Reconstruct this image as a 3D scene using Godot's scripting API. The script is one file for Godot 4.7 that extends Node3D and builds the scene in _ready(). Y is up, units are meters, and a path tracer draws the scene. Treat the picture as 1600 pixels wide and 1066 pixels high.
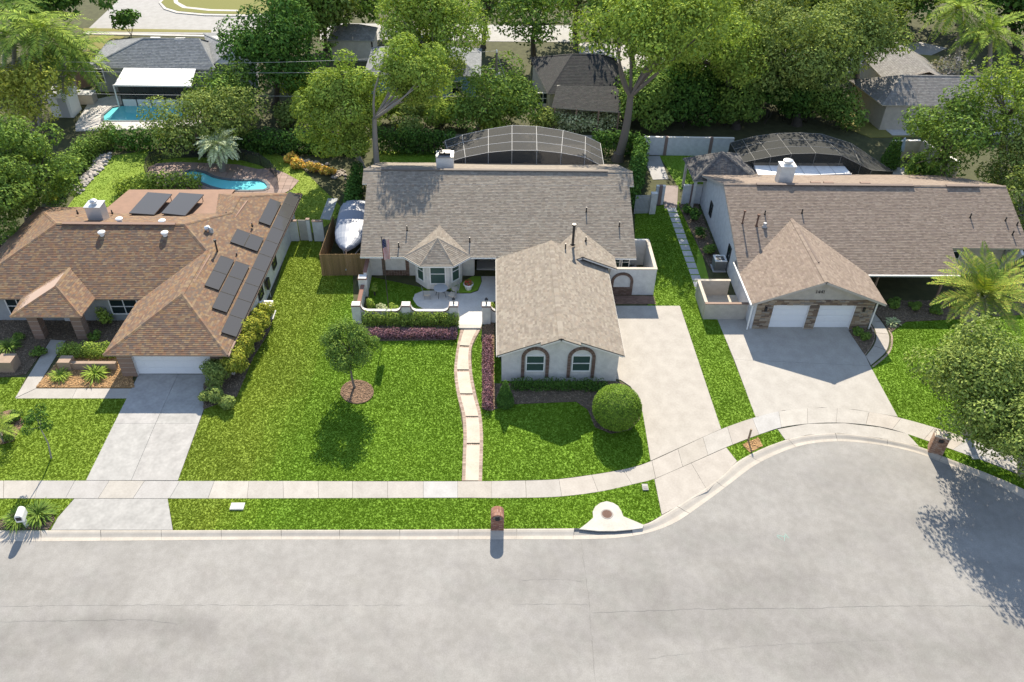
extends Node3D
# A cul-de-sac of single-storey houses seen from the air. x right, y up, -z away from the viewer. Lawn level is y = 0.
const F := 1290.0
const CX := 800.0
const CY := 533.0
const EYE := Vector3(0, 34.6, 0)
var CB := Basis(Vector3(0.9996, 0.0192, 0.0190), Vector3(-0.0031, 0.7793, -0.6266), Vector3(-0.0268, 0.6263, 0.7791)).orthonormalized()
const STREET_Y := -0.10
var used := {}
var M := {}
var nz := FastNoiseLite.new()
var rg := RandomNumberGenerator.new()
var keep_out: Array = []      # polygons (x, z) where no grass grows
var unit_box := BoxMesh.new()

# ---------------------------------------------------------------- pixels of the photograph to points of the place
func ray(px: float, py: float) -> Vector3:
	return CB * Vector3((px - CX) / F, -(py - CY) / F, -1.0)
func G(px: float, py: float, h := 0.0) -> Vector3:      # where that sight line reaches height h
	var d := ray(px, py)
	return EYE + d * ((h - EYE.y) / d.y)
func ZP(px: float, py: float, z: float) -> Vector3:     # where it reaches the upright plane z
	var d := ray(px, py)
	return EYE + d * (z / d.z)
func g2(px: float, py: float, h := 0.0) -> Vector2:
	var p := G(px, py, h)
	return Vector2(p.x, p.z)
func gpoly(pts: Array, h := 0.0) -> PackedVector2Array:
	var r := PackedVector2Array()
	for p in pts: r.append(g2(p[0], p[1], h))
	return r

# ---------------------------------------------------------------- meshes
class MB:
	var v := PackedVector3Array()
	var n := PackedVector3Array()
	var c := PackedColorArray()
	func tri(a: Vector3, b: Vector3, d: Vector3, col := Color.WHITE, want := Vector3.ZERO) -> void:
		var nn := (d - a).cross(b - a)
		if nn.length_squared() < 1e-14: return
		nn = nn.normalized()
		if want != Vector3.ZERO and nn.dot(want) < 0.0:
			var t := b
			b = d
			d = t
			nn = -nn
		v.append(a); v.append(b); v.append(d)
		n.append(nn); n.append(nn); n.append(nn)
		c.append(col); c.append(col); c.append(col)
	func quad(a: Vector3, b: Vector3, d: Vector3, e: Vector3, col := Color.WHITE, want := Vector3.ZERO) -> void:
		tri(a, b, d, col, want)
		tri(a, d, e, col, want)
	func tri_s(a: Vector3, b: Vector3, d: Vector3, na: Vector3, nb: Vector3, nd: Vector3, col := Color.WHITE) -> void:
		if (d - a).cross(b - a).dot(na + nb + nd) < 0.0:
			v.append(a); v.append(d); v.append(b)
			n.append(na); n.append(nd); n.append(nb)
		else:
			v.append(a); v.append(b); v.append(d)
			n.append(na); n.append(nb); n.append(nd)
		c.append(col); c.append(col); c.append(col)
	func box(ce: Vector3, s: Vector3, b := Basis(), col := Color.WHITE) -> void:
		var x := b.x * s.x * 0.5
		var y := b.y * s.y * 0.5
		var z := b.z * s.z * 0.5
		quad(ce + x - y - z, ce + x + y - z, ce + x + y + z, ce + x - y + z, col, x)
		quad(ce - x - y - z, ce - x + y - z, ce - x + y + z, ce - x - y + z, col, -x)
		quad(ce + y - x - z, ce + y + x - z, ce + y + x + z, ce + y - x + z, col, y)
		quad(ce - y - x - z, ce - y + x - z, ce - y + x + z, ce - y - x + z, col, -y)
		quad(ce + z - y - x, ce + z + y - x, ce + z + y + x, ce + z - y + x, col, z)
		quad(ce - z - y - x, ce - z + y - x, ce - z + y + x, ce - z - y + x, col, -z)
	func tube(p: Array, r: Array, sides := 7, col := Color.WHITE, cap := true) -> void:
		var rings := []
		var dirs := []
		for i in p.size():
			var d: Vector3 = (p[mini(i + 1, p.size() - 1)] - p[maxi(i - 1, 0)])
			d = d.normalized() if d.length() > 1e-6 else Vector3.UP
			var a := d.cross(Vector3.RIGHT if absf(d.x) < 0.8 else Vector3.FORWARD).normalized()
			var b := d.cross(a)
			var ring := []
			var dr := []
			for k in sides:
				var t := TAU * k / sides
				var o := a * cos(t) + b * sin(t)
				dr.append(o)
				ring.append(p[i] + o * r[i])
			rings.append(ring)
			dirs.append(dr)
		for i in p.size() - 1:
			for k in sides:
				var k2 := (k + 1) % sides
				tri_s(rings[i][k], rings[i + 1][k], rings[i + 1][k2], dirs[i][k], dirs[i + 1][k], dirs[i + 1][k2], col)
				tri_s(rings[i][k], rings[i + 1][k2], rings[i][k2], dirs[i][k], dirs[i + 1][k2], dirs[i][k2], col)
		if cap:
			var e: int = p.size() - 1
			for k in sides:
				tri(p[e], rings[e][k], rings[e][(k + 1) % sides], col, p[e] - p[e - 1])
				tri(p[0], rings[0][k], rings[0][(k + 1) % sides], col, p[0] - p[1])
	func lathe(ce: Vector3, prof: Array, sides := 14, col := Color.WHITE) -> void:   # prof: [r, y]
		for i in prof.size() - 1:
			var a: Array = prof[i]
			var b: Array = prof[i + 1]
			var sl := Vector2(b[1] - a[1], a[0] - b[0]).normalized()
			for k in sides:
				var t0 := TAU * k / sides
				var t1 := TAU * (k + 1) / sides
				var d0 := Vector3(cos(t0), 0, sin(t0))
				var d1 := Vector3(cos(t1), 0, sin(t1))
				var n0 := (d0 * sl.x + Vector3.UP * sl.y).normalized()
				var n1 := (d1 * sl.x + Vector3.UP * sl.y).normalized()
				var p0: Vector3 = ce + d0 * a[0] + Vector3.UP * a[1]
				var p1: Vector3 = ce + d1 * a[0] + Vector3.UP * a[1]
				var q0: Vector3 = ce + d0 * b[0] + Vector3.UP * b[1]
				var q1: Vector3 = ce + d1 * b[0] + Vector3.UP * b[1]
				if a[0] > 1e-5: tri_s(p0, q0, p1, n0, n0, n1, col)
				if b[0] > 1e-5: tri_s(p1, q0, q1, n1, n0, n1, col)
	func slab(pts: PackedVector2Array, y1: float, y0: float, col := Color.WHITE) -> void:   # upright prism over an (x, z) outline
		var id := Geometry2D.triangulate_polygon(pts)
		for k in range(0, id.size(), 3):
			var a := pts[id[k]]
			var b := pts[id[k + 1]]
			var d := pts[id[k + 2]]
			tri(Vector3(a.x, y1, a.y), Vector3(b.x, y1, b.y), Vector3(d.x, y1, d.y), col, Vector3.UP)
		if y0 >= y1: return
		var area := 0.0
		for k in pts.size():
			area += pts[k].cross(pts[(k + 1) % pts.size()])
		var sg := 1.0 if area > 0.0 else -1.0
		for k in pts.size():
			var a := pts[k]
			var b := pts[(k + 1) % pts.size()]
			var e := (b - a)
			var w := Vector3(e.y, 0, -e.x) * sg
			quad(Vector3(a.x, y0, a.y), Vector3(a.x, y1, a.y), Vector3(b.x, y1, b.y), Vector3(b.x, y0, b.y), col, w)
	func face(pts: Array, col: Color, want: Vector3) -> void:     # convex planar fan
		for k in range(1, pts.size() - 1):
			tri(pts[0], pts[k], pts[k + 1], col, want)
	func plate(pts: Array, nrm: Vector3, th: float, col := Color.WHITE) -> void:    # convex planar polygon given thickness below its face
		nrm = nrm.normalized()
		var lo := []
		var mid := Vector3.ZERO
		for p in pts:
			lo.append(p - nrm * th)
			mid += p / pts.size()
		face(pts, col, nrm)
		face(lo, col, -nrm)
		for k in pts.size():
			var k2 := (k + 1) % pts.size()
			var w: Vector3 = (pts[k2] - pts[k]).cross(nrm)
			if w.dot(pts[k] - mid) < 0.0: w = -w
			quad(pts[k], pts[k2], lo[k2], lo[k], col, w)
	func mesh() -> ArrayMesh:
		var m := ArrayMesh.new()
		if v.is_empty(): return m
		var a := []
		a.resize(Mesh.ARRAY_MAX)
		a[Mesh.ARRAY_VERTEX] = v
		a[Mesh.ARRAY_NORMAL] = n
		a[Mesh.ARRAY_COLOR] = c
		m.add_surface_from_arrays(Mesh.PRIMITIVE_TRIANGLES, a)
		return m

# ---------------------------------------------------------------- nodes
func numbered(called: String) -> String:
	var k: int = used.get(called, 0)
	used[called] = k + 1
	return called if k == 0 else "%s_%03d" % [called, k]
func tag(o: Node, label: String, category: String, group := "") -> Node:
	o.set_meta("label", label)
	o.set_meta("category", category)
	if group != "": o.set_meta("group", group)
	return o
func thing(called: String, label: String, category: String, at := Vector3.ZERO, turn := 0.0, group := "") -> Node3D:
	var o := Node3D.new()
	o.name = numbered(called)
	add_child(o)
	o.position = at
	o.rotation.y = turn
	tag(o, label, category, group)
	return o
func put(called: String, mesh: Mesh, m: Material, parent: Node = null, xf := Transform3D()) -> MeshInstance3D:
	var o := MeshInstance3D.new()
	o.mesh = mesh
	o.material_override = m
	o.transform = xf
	if parent == null:
		o.name = numbered(called)
		add_child(o)
	else:
		o.name = called
		parent.add_child(o, true)
	return o
func pm(called: String, mb: MB, m: Material, parent: Node = null, xf := Transform3D()) -> MeshInstance3D:
	return put(called, mb.mesh(), m, parent, xf)
func pbox(called: String, ce: Vector3, s: Vector3, m: Material, parent: Node = null, b := Basis()) -> MeshInstance3D:
	return put(called, unit_box, m, parent, Transform3D(b * Basis.from_scale(s), ce))
func struct(o: Node) -> Node:
	o.set_meta("kind", "structure")
	return o
func stuff(o: Node, label := "", category := "") -> Node:
	o.set_meta("kind", "stuff")
	if label != "": tag(o, label, category)
	return o

# ---------------------------------------------------------------- materials
func lin(r: float, g: float, b: float) -> Color: return Color(r, g, b).linear_to_srgb()
func noise_img(size: int, seed_: int, parts: Array, lo: Color, hi: Color) -> ImageTexture:   # parts: [frequency, weight]; lo and hi are linear colours
	var acc := PackedFloat32Array()
	acc.resize(size * size)
	for p in parts:
		var f := FastNoiseLite.new()
		f.seed = seed_ + int(p[0] * 1000)
		f.frequency = p[0]
		f.noise_type = FastNoiseLite.TYPE_SIMPLEX_SMOOTH
		f.fractal_type = FastNoiseLite.FRACTAL_FBM
		f.fractal_octaves = 3
		var im := f.get_seamless_image(size, size)
		im.convert(Image.FORMAT_L8)
		var d := im.get_data()
		for i in size * size:
			acc[i] += (d[i] / 255.0 - 0.5) * p[1]
	var out := PackedByteArray()
	out.resize(size * size * 3)
	var l := lo.linear_to_srgb()
	var h := hi.linear_to_srgb()
	for i in size * size:
		var t := clampf(acc[i] + 0.5, 0.0, 1.0)
		out[i * 3] = int(255.0 * lerpf(l.r, h.r, t))
		out[i * 3 + 1] = int(255.0 * lerpf(l.g, h.g, t))
		out[i * 3 + 2] = int(255.0 * lerpf(l.b, h.b, t))
	return ImageTexture.create_from_image(Image.create_from_data(size, size, false, Image.FORMAT_RGB8, out))
func mat(col: Color, rough := 0.85, metal := 0.0) -> StandardMaterial3D:     # col: linear
	var m := StandardMaterial3D.new()
	m.albedo_color = col.linear_to_srgb()
	m.roughness = rough
	m.metallic = metal
	return m
func vmat(rough := 0.9) -> StandardMaterial3D:
	var m := StandardMaterial3D.new()
	m.vertex_color_use_as_albedo = true
	m.roughness = rough
	return m
func tri_tex(m: StandardMaterial3D, t: Texture2D, metres: float) -> StandardMaterial3D:
	m.albedo_texture = t
	m.uv1_triplanar = true
	m.uv1_world_triplanar = true
	m.uv1_scale = Vector3.ONE / metres
	return m
func leaf_mat(back := 0.5) -> StandardMaterial3D:
	var m := vmat(0.85)
	m.metallic_specular = 0.1
	m.cull_mode = BaseMaterial3D.CULL_DISABLED
	m.backlight_enabled = true
	m.backlight = Color(back, back, back * 0.6)
	return m
func make_materials() -> void:
	var gray := noise_img(512, 3, [[0.012, 0.7], [0.08, 0.5], [0.3, 0.5]], Color(0.72, 0.72, 0.72), Color(1, 1, 1))
	var fine := noise_img(512, 9, [[0.03, 0.4], [0.25, 0.9]], Color(0.62, 0.62, 0.62), Color(1, 1, 1))
	var soft := noise_img(512, 19, [[0.006, 0.9], [0.03, 0.5], [0.2, 0.3]], Color(0.8, 0.8, 0.8), Color(1, 1, 1))
	M.asphalt = tri_tex(vmat(0.92), noise_img(1024, 5, [[0.004, 0.5], [0.02, 0.5], [0.12, 0.5], [0.45, 1.1]], Color(0.68, 0.675, 0.665), Color(1.0, 1.0, 1.0)), 13.0)
	M.concrete = tri_tex(vmat(0.88), noise_img(1024, 11, [[0.006, 0.7], [0.04, 0.5], [0.3, 0.5]], Color(0.75, 0.74, 0.73), Color(1, 1, 1)), 7.0)
	M.grey_tex = gray
	M.concrete_old = tri_tex(vmat(0.9), noise_img(1024, 13, [[0.008, 0.8], [0.03, 0.6], [0.3, 0.4]], Color(0.70, 0.70, 0.70), Color(1, 1, 1)), 9.0)
	M.tan_block = tri_tex(mat(Color(0.36, 0.265, 0.195), 0.92), soft, 1.7)
	M.shingle = tri_tex(vmat(0.95), fine, 0.7)
	M.vert = vmat(0.85)
	M.stucco = tri_tex(mat(Color(0.68, 0.67, 0.64), 0.9), soft, 2.3)
	M.stucco_blue = tri_tex(mat(Color(0.66, 0.68, 0.70), 0.9), soft, 2.1)
	M.stucco_tan = tri_tex(mat(Color(0.50, 0.46, 0.40), 0.9), soft, 2.2)
	M.cream = tri_tex(mat(Color(0.56, 0.50, 0.41), 0.9), soft, 2.6)
	M.grey_wall = tri_tex(mat(Color(0.36, 0.38, 0.39), 0.9), soft, 2.6)
	M.white = mat(Color(0.78, 0.78, 0.76), 0.55)
	M.fascia = mat(Color(0.72, 0.70, 0.66), 0.6)
	M.door = mat(Color(0.80, 0.82, 0.84), 0.5)
	M.drip = mat(Color(0.05, 0.045, 0.04), 0.6)
	M.brown_fascia = mat(Color(0.25, 0.17, 0.13), 0.8)
	M.brick = tri_tex(vmat(0.92), fine, 0.5)
	M.glass = mat(Color(0.018, 0.03, 0.032), 0.04)
	M.glass_green = mat(Color(0.05, 0.09, 0.075), 0.05)
	M.dark = mat(Color(0.015, 0.015, 0.016), 0.7)
	M.black_metal = mat(Color(0.02, 0.02, 0.022), 0.45)
	M.grey_metal = mat(Color(0.35, 0.36, 0.37), 0.45, 0.6)
	M.galv = mat(Color(0.62, 0.64, 0.66), 0.35, 0.5)
	M.soil = tri_tex(mat(Color(0.15, 0.115, 0.08), 0.97), fine, 1.3)
	M.mulch = tri_tex(mat(Color(0.21, 0.135, 0.085), 0.97), fine, 0.9)
	M.pine_straw = tri_tex(mat(Color(0.36, 0.22, 0.10), 0.97), fine, 0.8)
	M.ground = tri_tex(mat(Color(0.085, 0.092, 0.036), 0.97), noise_img(512, 31, [[0.02, 0.8], [0.2, 0.7]], Color(0.5, 0.5, 0.45), Color(1, 1, 1)), 9.0)
	M.lawn = tri_tex(vmat(0.95), noise_img(1024, 41, [[0.01, 0.3], [0.06, 0.3], [0.4, 1.0]], Color(0.80, 0.82, 0.76), Color(1, 1, 1)), 6.0)
	M.grass = leaf_mat(1.0)
	M.leaf = leaf_mat(0.6)
	M.leaf_dark = leaf_mat(0.45)
	M.bark = tri_tex(mat(Color(0.22, 0.19, 0.16), 0.95), fine, 0.6)
	M.bark_grey = tri_tex(mat(Color(0.34, 0.32, 0.29), 0.95), fine, 0.7)
	M.bark_dark = tri_tex(mat(Color(0.10, 0.085, 0.07), 0.95), fine, 0.6)
	M.wood = tri_tex(vmat(0.85), fine, 0.6)
	M.solar = mat(Color(0.075, 0.073, 0.072), 0.07)
	M.solar_frame = mat(Color(0.03, 0.03, 0.03), 0.8)
	M.alu = mat(Color(0.7, 0.7, 0.7), 0.35, 0.7)
	M.membrane = tri_tex(mat(Color(0.235, 0.135, 0.09), 0.8), soft, 3.0)
	M.white_roof = tri_tex(mat(Color(0.80, 0.81, 0.82), 0.5), soft, 2.0)
	var scr := mat(Color(0.045, 0.046, 0.044), 0.9)
	scr.transparency = BaseMaterial3D.TRANSPARENCY_ALPHA
	scr.albedo_color.a = 0.76
	scr.cull_mode = BaseMaterial3D.CULL_DISABLED
	M.screen = scr
	var scr2 := mat(Color(0.025, 0.028, 0.026), 0.9)
	scr2.transparency = BaseMaterial3D.TRANSPARENCY_ALPHA
	scr2.cull_mode = BaseMaterial3D.CULL_DISABLED
	scr2.albedo_color.a = 0.84
	M.screen_dense = scr2
	var wtr := mat(Color(0.16, 0.60, 0.64), 0.06)
	M.water = wtr
	M.pool_wall = mat(Color(0.35, 0.62, 0.70), 0.4)
	M.tarp = mat(Color(0.22, 0.25, 0.31), 0.45, 0.0)
	M.tarp.cull_mode = BaseMaterial3D.CULL_DISABLED
	M.plastic_grey = mat(Color(0.40, 0.41, 0.42), 0.6)
	M.paver = tri_tex(vmat(0.9), fine, 0.8)
	M.rust = tri_tex(mat(Color(0.16, 0.09, 0.065), 0.85), fine, 0.3)
	M.terracotta = mat(Color(0.32, 0.11, 0.07), 0.8)
	M.wire = mat(Color(0.45, 0.45, 0.45), 0.6)

# ---------------------------------------------------------------- curves and lofts on the ground
func cat2(p: Array, t: float) -> Vector2:      # Catmull-Rom through points, t in [0, size - 1]
	var i := clampi(int(floor(t)), 0, p.size() - 2)
	var u := t - i
	var a: Vector2 = p[maxi(i - 1, 0)]
	var b: Vector2 = p[i]
	var d: Vector2 = p[i + 1]
	var e: Vector2 = p[mini(i + 2, p.size() - 1)]
	return b.cubic_interpolate(d, a, e, u)
func sample_line(p: Array, step: float) -> Array:     # [t values] roughly step metres apart
	var ts := [0.0]
	var last: Vector2 = p[0]
	var acc := 0.0
	var t := 0.0
	while t < p.size() - 1.001:
		t += 0.02
		var q := cat2(p, t)
		acc += q.distance_to(last)
		last = q
		if acc >= step:
			ts.append(t)
			acc = 0.0
	if ts[-1] < p.size() - 1.05: ts.append(p.size() - 1.0)
	return ts
func slab_piece(called: String, pts: PackedVector2Array, y1: float, th: float, col: Color, m: Material, parent: Node) -> MeshInstance3D:
	var mb := MB.new()
	mb.slab(pts, y1, y1 - th, col)
	return pm(called, mb, m, parent)
func inset(pts: PackedVector2Array, d: float) -> PackedVector2Array:
	var r := Geometry2D.offset_polygon(pts, -d, Geometry2D.JOIN_MITER)
	return r[0] if r.size() > 0 else pts
func tone(c: Color, amount := 0.06) -> Color:
	var k := 1.0 + rg.randf_range(-amount, amount)
	return Color(c.r * k, c.g * k, c.b * k)
const CONC := Color(0.43, 0.41, 0.375)
const CONC_PINK := Color(0.435, 0.405, 0.362)
const CONC_GREY := Color(0.40, 0.395, 0.38)

func build_sky_camera() -> void:
	var cam := Camera3D.new()
	cam.name = "camera"
	cam.transform = Transform3D(CB, EYE)
	cam.fov = rad_to_deg(2.0 * atan(CY / F))
	cam.near = 0.5
	cam.far = 900.0
	add_child(cam)
	var we := WorldEnvironment.new()
	we.name = "world"
	var e := Environment.new()
	var sm := ProceduralSkyMaterial.new()
	sm.sky_top_color = Color(0.50, 0.58, 0.70)
	sm.sky_horizon_color = Color(0.86, 0.87, 0.87)
	sm.sky_curve = 0.12
	sm.ground_bottom_color = Color(0.30, 0.32, 0.26)
	sm.ground_horizon_color = Color(0.55, 0.62, 0.66)
	sm.sun_angle_max = 1.0
	var sky := Sky.new()
	sky.sky_material = sm
	e.background_mode = Environment.BG_SKY
	e.sky = sky
	e.background_energy_multiplier = 1.0
	e.tonemap_mode = Environment.TONE_MAPPER_LINEAR
	e.tonemap_exposure = 1.94
	e.sdfgi_enabled = true
	e.ssao_enabled = true
	e.ssil_enabled = true
	we.environment = e
	add_child(we)
	var sun := DirectionalLight3D.new()
	sun.name = "sun"
	sun.light_color = Color(1.0, 0.95, 0.87)
	sun.light_energy = 1.6
	sun.light_angular_distance = 0.5
	sun.shadow_enabled = true
	var el := deg_to_rad(38.3)
	sun.look_at_from_position(Vector3.ZERO, Vector3(-0.02, -sin(el), cos(el)))
	add_child(sun)

var kerb_back: Array = []
var kerb_road: Array = []
func build_ground() -> void:
	# what lies beyond and below everything
	var mb := MB.new()
	mb.slab(PackedVector2Array([Vector2(-400, 60), Vector2(400, 60), Vector2(400, -600), Vector2(-400, -600)]), -0.4, -0.4)
	struct(pm("ground", mb, M.ground))
	# the street: a grid, so that its tone can drift with wear
	mb = MB.new()
	var nx := 132
	var nzz := 62
	var n1 := FastNoiseLite.new()
	n1.seed = 77
	n1.frequency = 0.09
	n1.fractal_octaves = 4
	var n2 := FastNoiseLite.new()
	n2.seed = 78
	n2.frequency = 0.35
	var cols := []
	for j in nzz + 1:
		for i in nx + 1:
			var x := -34.0 + 68.0 * i / nx
			var z := -47.0 + 32.0 * j / nzz
			var k := 0.292 + 0.055 * n1.get_noise_2d(x * 0.45, z * 1.4) + 0.025 * n2.get_noise_2d(x * 0.4, z * 1.5)
			# old overlay seam: a slightly browner, darker lane along the left of the street
			if x < -12.5 + n1.get_noise_2d(z, 3.0) and z > -22.6 + 0.25 * n2.get_noise_2d(x, 9.0) and z < -21.2 + 0.5 * n2.get_noise_2d(x, 4.0): k *= 0.9
			cols.append(Color(k * 1.02, k * 0.995, k * 0.945))
	for j in nzz:
		for i in nx:
			var a := j * (nx + 1) + i
			var x0 := -34.0 + 68.0 * i / nx
			var x1 := -34.0 + 68.0 * (i + 1) / nx
			var z0 := -47.0 + 32.0 * j / nzz
			var z1 := -47.0 + 32.0 * (j + 1) / nzz
			for q in [[a, a + 1, a + nx + 2], [a, a + nx + 2, a + nx + 1]]:
				for k in q:
					mb.v.append(Vector3(x0 if k % (nx + 1) == i else x1, STREET_Y, z0 if k / (nx + 1) == j else z1))
					mb.n.append(Vector3.UP)
					mb.c.append(cols[k])
	for r in [[-120.0, -34.0], [34.0, 120.0]]:
		mb.quad(Vector3(r[0], STREET_Y, -47), Vector3(r[1], STREET_Y, -47), Vector3(r[1], STREET_Y, -15), Vector3(r[0], STREET_Y, -15), Color(0.288, 0.283, 0.275), Vector3.UP)
	mb.quad(Vector3(-120, STREET_Y, -15), Vector3(120, STREET_Y, -15), Vector3(120, STREET_Y, -4), Vector3(-120, STREET_Y, -4), Color(0.288, 0.283, 0.275), Vector3.UP)
	struct(pm("street", mb, M.asphalt))
	# kerb lines
	var K := [[-220, 830, -220, 847], [-60, 830, -60, 847], [0, 829, 0, 846], [79, 829, 79, 846], [270, 829, 270, 844.5], [420, 828.5, 420, 843.5], [640, 828, 640, 843.5], [780, 827, 780, 843], [860, 826.5, 860, 843], [905, 826, 903, 843], [960, 825, 962, 841], [1005, 820.5, 1010, 833.5],
		[1034, 806, 1053, 818], [1075, 781, 1094, 791], [1124, 748, 1139, 757.5], [1152, 722, 1174, 731], [1187.5, 703, 1205, 714], [1227, 688, 1240, 700], [1262, 680.6, 1270, 693], [1311, 677.6, 1315, 690], [1375, 685.5, 1375, 695.6], [1435, 698, 1431, 707.6], [1480, 716, 1475, 724], [1540, 739, 1530, 746], [1600, 765, 1588, 773], [1680, 810, 1664, 817], [1780, 880, 1760, 885]]
	for k in K:
		kerb_back.append(g2(k[0], k[1], 0.0))
		kerb_road.append(g2(k[2], k[3], STREET_Y))
	# the raised lots behind the kerb
	var lot := PackedVector2Array()
	var t := 0.0
	while t <= kerb_back.size() - 1.0:
		lot.append(cat2(kerb_back, t))
		t += 0.25
	lot.append(Vector2(130, lot[-1].y))
	lot.append(Vector2(130, -420))
	lot.append(Vector2(-190, -420))
	lot.append(Vector2(-190, lot[0].y))
	mb = MB.new()
	mb.slab(lot, -0.03, -0.03)
	struct(pm("terrain", mb, M.ground))
	# rolled kerb and gutter in cast lengths
	var root := Node3D.new()
	root.name = numbered("kerb")
	struct(root)
	add_child(root)
	var ts := sample_line(kerb_back, 3.0)
	var prof := [[0.0, 0.012], [0.12, 0.012], [0.30, -0.015], [0.50, -0.060], [0.62, -0.083], [0.68, -0.088], [1.0, STREET_Y + 0.005]]
	for i in ts.size() - 1:
		mb = MB.new()
		var steps := 6
		var col := tone(Color(0.50, 0.46, 0.40), 0.05)
		var ta: float = ts[i]
		var tb: float = ts[i + 1]
		tb -= (tb - ta) * 0.006
		var pr := prof
		var mid := cat2(kerb_back, (ta + tb) * 0.5)
		if mid.x > 4.3 and mid.x < 7.2 and mid.y > -28.4: pr = [[0.60, -0.09], [0.68, -0.09], [1.0, STREET_Y + 0.005]]
		for s in steps:
			var u0 := lerpf(ta, tb, float(s) / steps)
			var u1 := lerpf(ta, tb, float(s + 1) / steps)
			var a0 := cat2(kerb_back, u0)
			var a1 := cat2(kerb_back, u1)
			var b0 := cat2(kerb_road, u0)
			var b1 := cat2(kerb_road, u1)
			for k in pr.size() - 1:
				var p0 := a0.lerp(b0, pr[k][0])
				var p1 := a1.lerp(b1, pr[k][0])
				var q0 := a0.lerp(b0, pr[k + 1][0])
				var q1 := a1.lerp(b1, pr[k + 1][0])
				mb.quad(Vector3(p0.x, pr[k][1], p0.y), Vector3(p1.x, pr[k][1], p1.y), Vector3(q1.x, pr[k + 1][1], q1.y), Vector3(q0.x, pr[k + 1][1], q0.y), col, Vector3.UP)
			mb.quad(Vector3(a0.x, 0.012, a0.y), Vector3(a1.x, 0.012, a1.y), Vector3(a1.x, -0.1, a1.y), Vector3(a0.x, -0.1, a0.y), col, Vector3(0, 0, -1))
		pm("kerb_length", mb, M.concrete, root)

func crack(px: Array, wide: float, seed_: int) -> void:      # a hairline crack filled with dirt, following a wandering line
	var r := RandomNumberGenerator.new()
	r.seed = seed_
	var line := []
	for p in px: line.append(g2(p[0], p[1], STREET_Y))
	var ts := sample_line(line, 0.22)
	var mb := MB.new()
	var prev := cat2(line, 0.0)
	var w0 := wide * 0.3
	for i in range(1, ts.size()):
		var q: Vector2 = cat2(line, ts[i]) + Vector2(r.randf_range(-1, 1), r.randf_range(-1, 1)) * 0.035
		var d := (q - prev).normalized()
		var s := Vector2(-d.y, d.x)
		var w1 := wide * r.randf_range(0.15, 1.0)
		var a := prev + s * w0
		var b := prev - s * w0
		var c := q - s * w1
		var e := q + s * w1
		mb.quad(Vector3(a.x, STREET_Y + 0.004, a.y), Vector3(b.x, STREET_Y + 0.004, b.y), Vector3(c.x, STREET_Y + 0.004, c.y), Vector3(e.x, STREET_Y + 0.004, e.y), Color(0.215, 0.21, 0.20), Vector3.UP)
		prev = q
		w0 = w1
	struct(pm("road_crack", mb, M.asphalt))
func build_street_wear() -> void:
	crack([[908, 843], [911, 870], [915, 900], [920, 935], [923, 980], [930, 1066]], 0.0154, 1)
	crack([[925, 958], [1000, 955], [1100, 952], [1240, 951], [1400, 947], [1520, 947], [1600, 949]], 0.0126, 2)
	crack([[0, 972], [120, 970], [220, 969], [275, 976]], 0.0098, 3)
	crack([[0, 948], [150, 946], [300, 946], [480, 946], [640, 946]], 0.0063, 4)
	crack([[800, 945], [870, 944], [918, 945]], 0.007, 5)
	crack([[815, 907], [860, 905], [910, 909]], 0.007, 6)
	crack([[1010, 1030], [1180, 1010], [1400, 1000]], 0.0042, 7)
	# faded green survey strokes sprayed on the paving
	var t := struct(Node3D.new())
	t.name = "paint_marks"
	add_child(t)
	var gm := mat(Color(0.22, 0.38, 0.33), 0.9)
	for q in [[1222, 838, 0.5, 0.3], [1226, 841, 0.4, 1.9], [1230, 838, 0.35, 1.2], [1218, 841, 0.3, 0.9]]:
		var p := G(q[0], q[1], STREET_Y + 0.004)
		var mb := MB.new()
		var d := Vector3(cos(q[3]), 0, sin(q[3]))
		var s := Vector3(-d.z, 0, d.x) * 0.02
		mb.quad(p - d * q[2] * 0.5 - s, p + d * q[2] * 0.5 - s * 0.6, p + d * q[2] * 0.5 + s * 0.5, p - d * q[2] * 0.5 + s, Color.WHITE, Vector3.UP)
		pm("paint_stroke", mb, gm, t)

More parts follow.
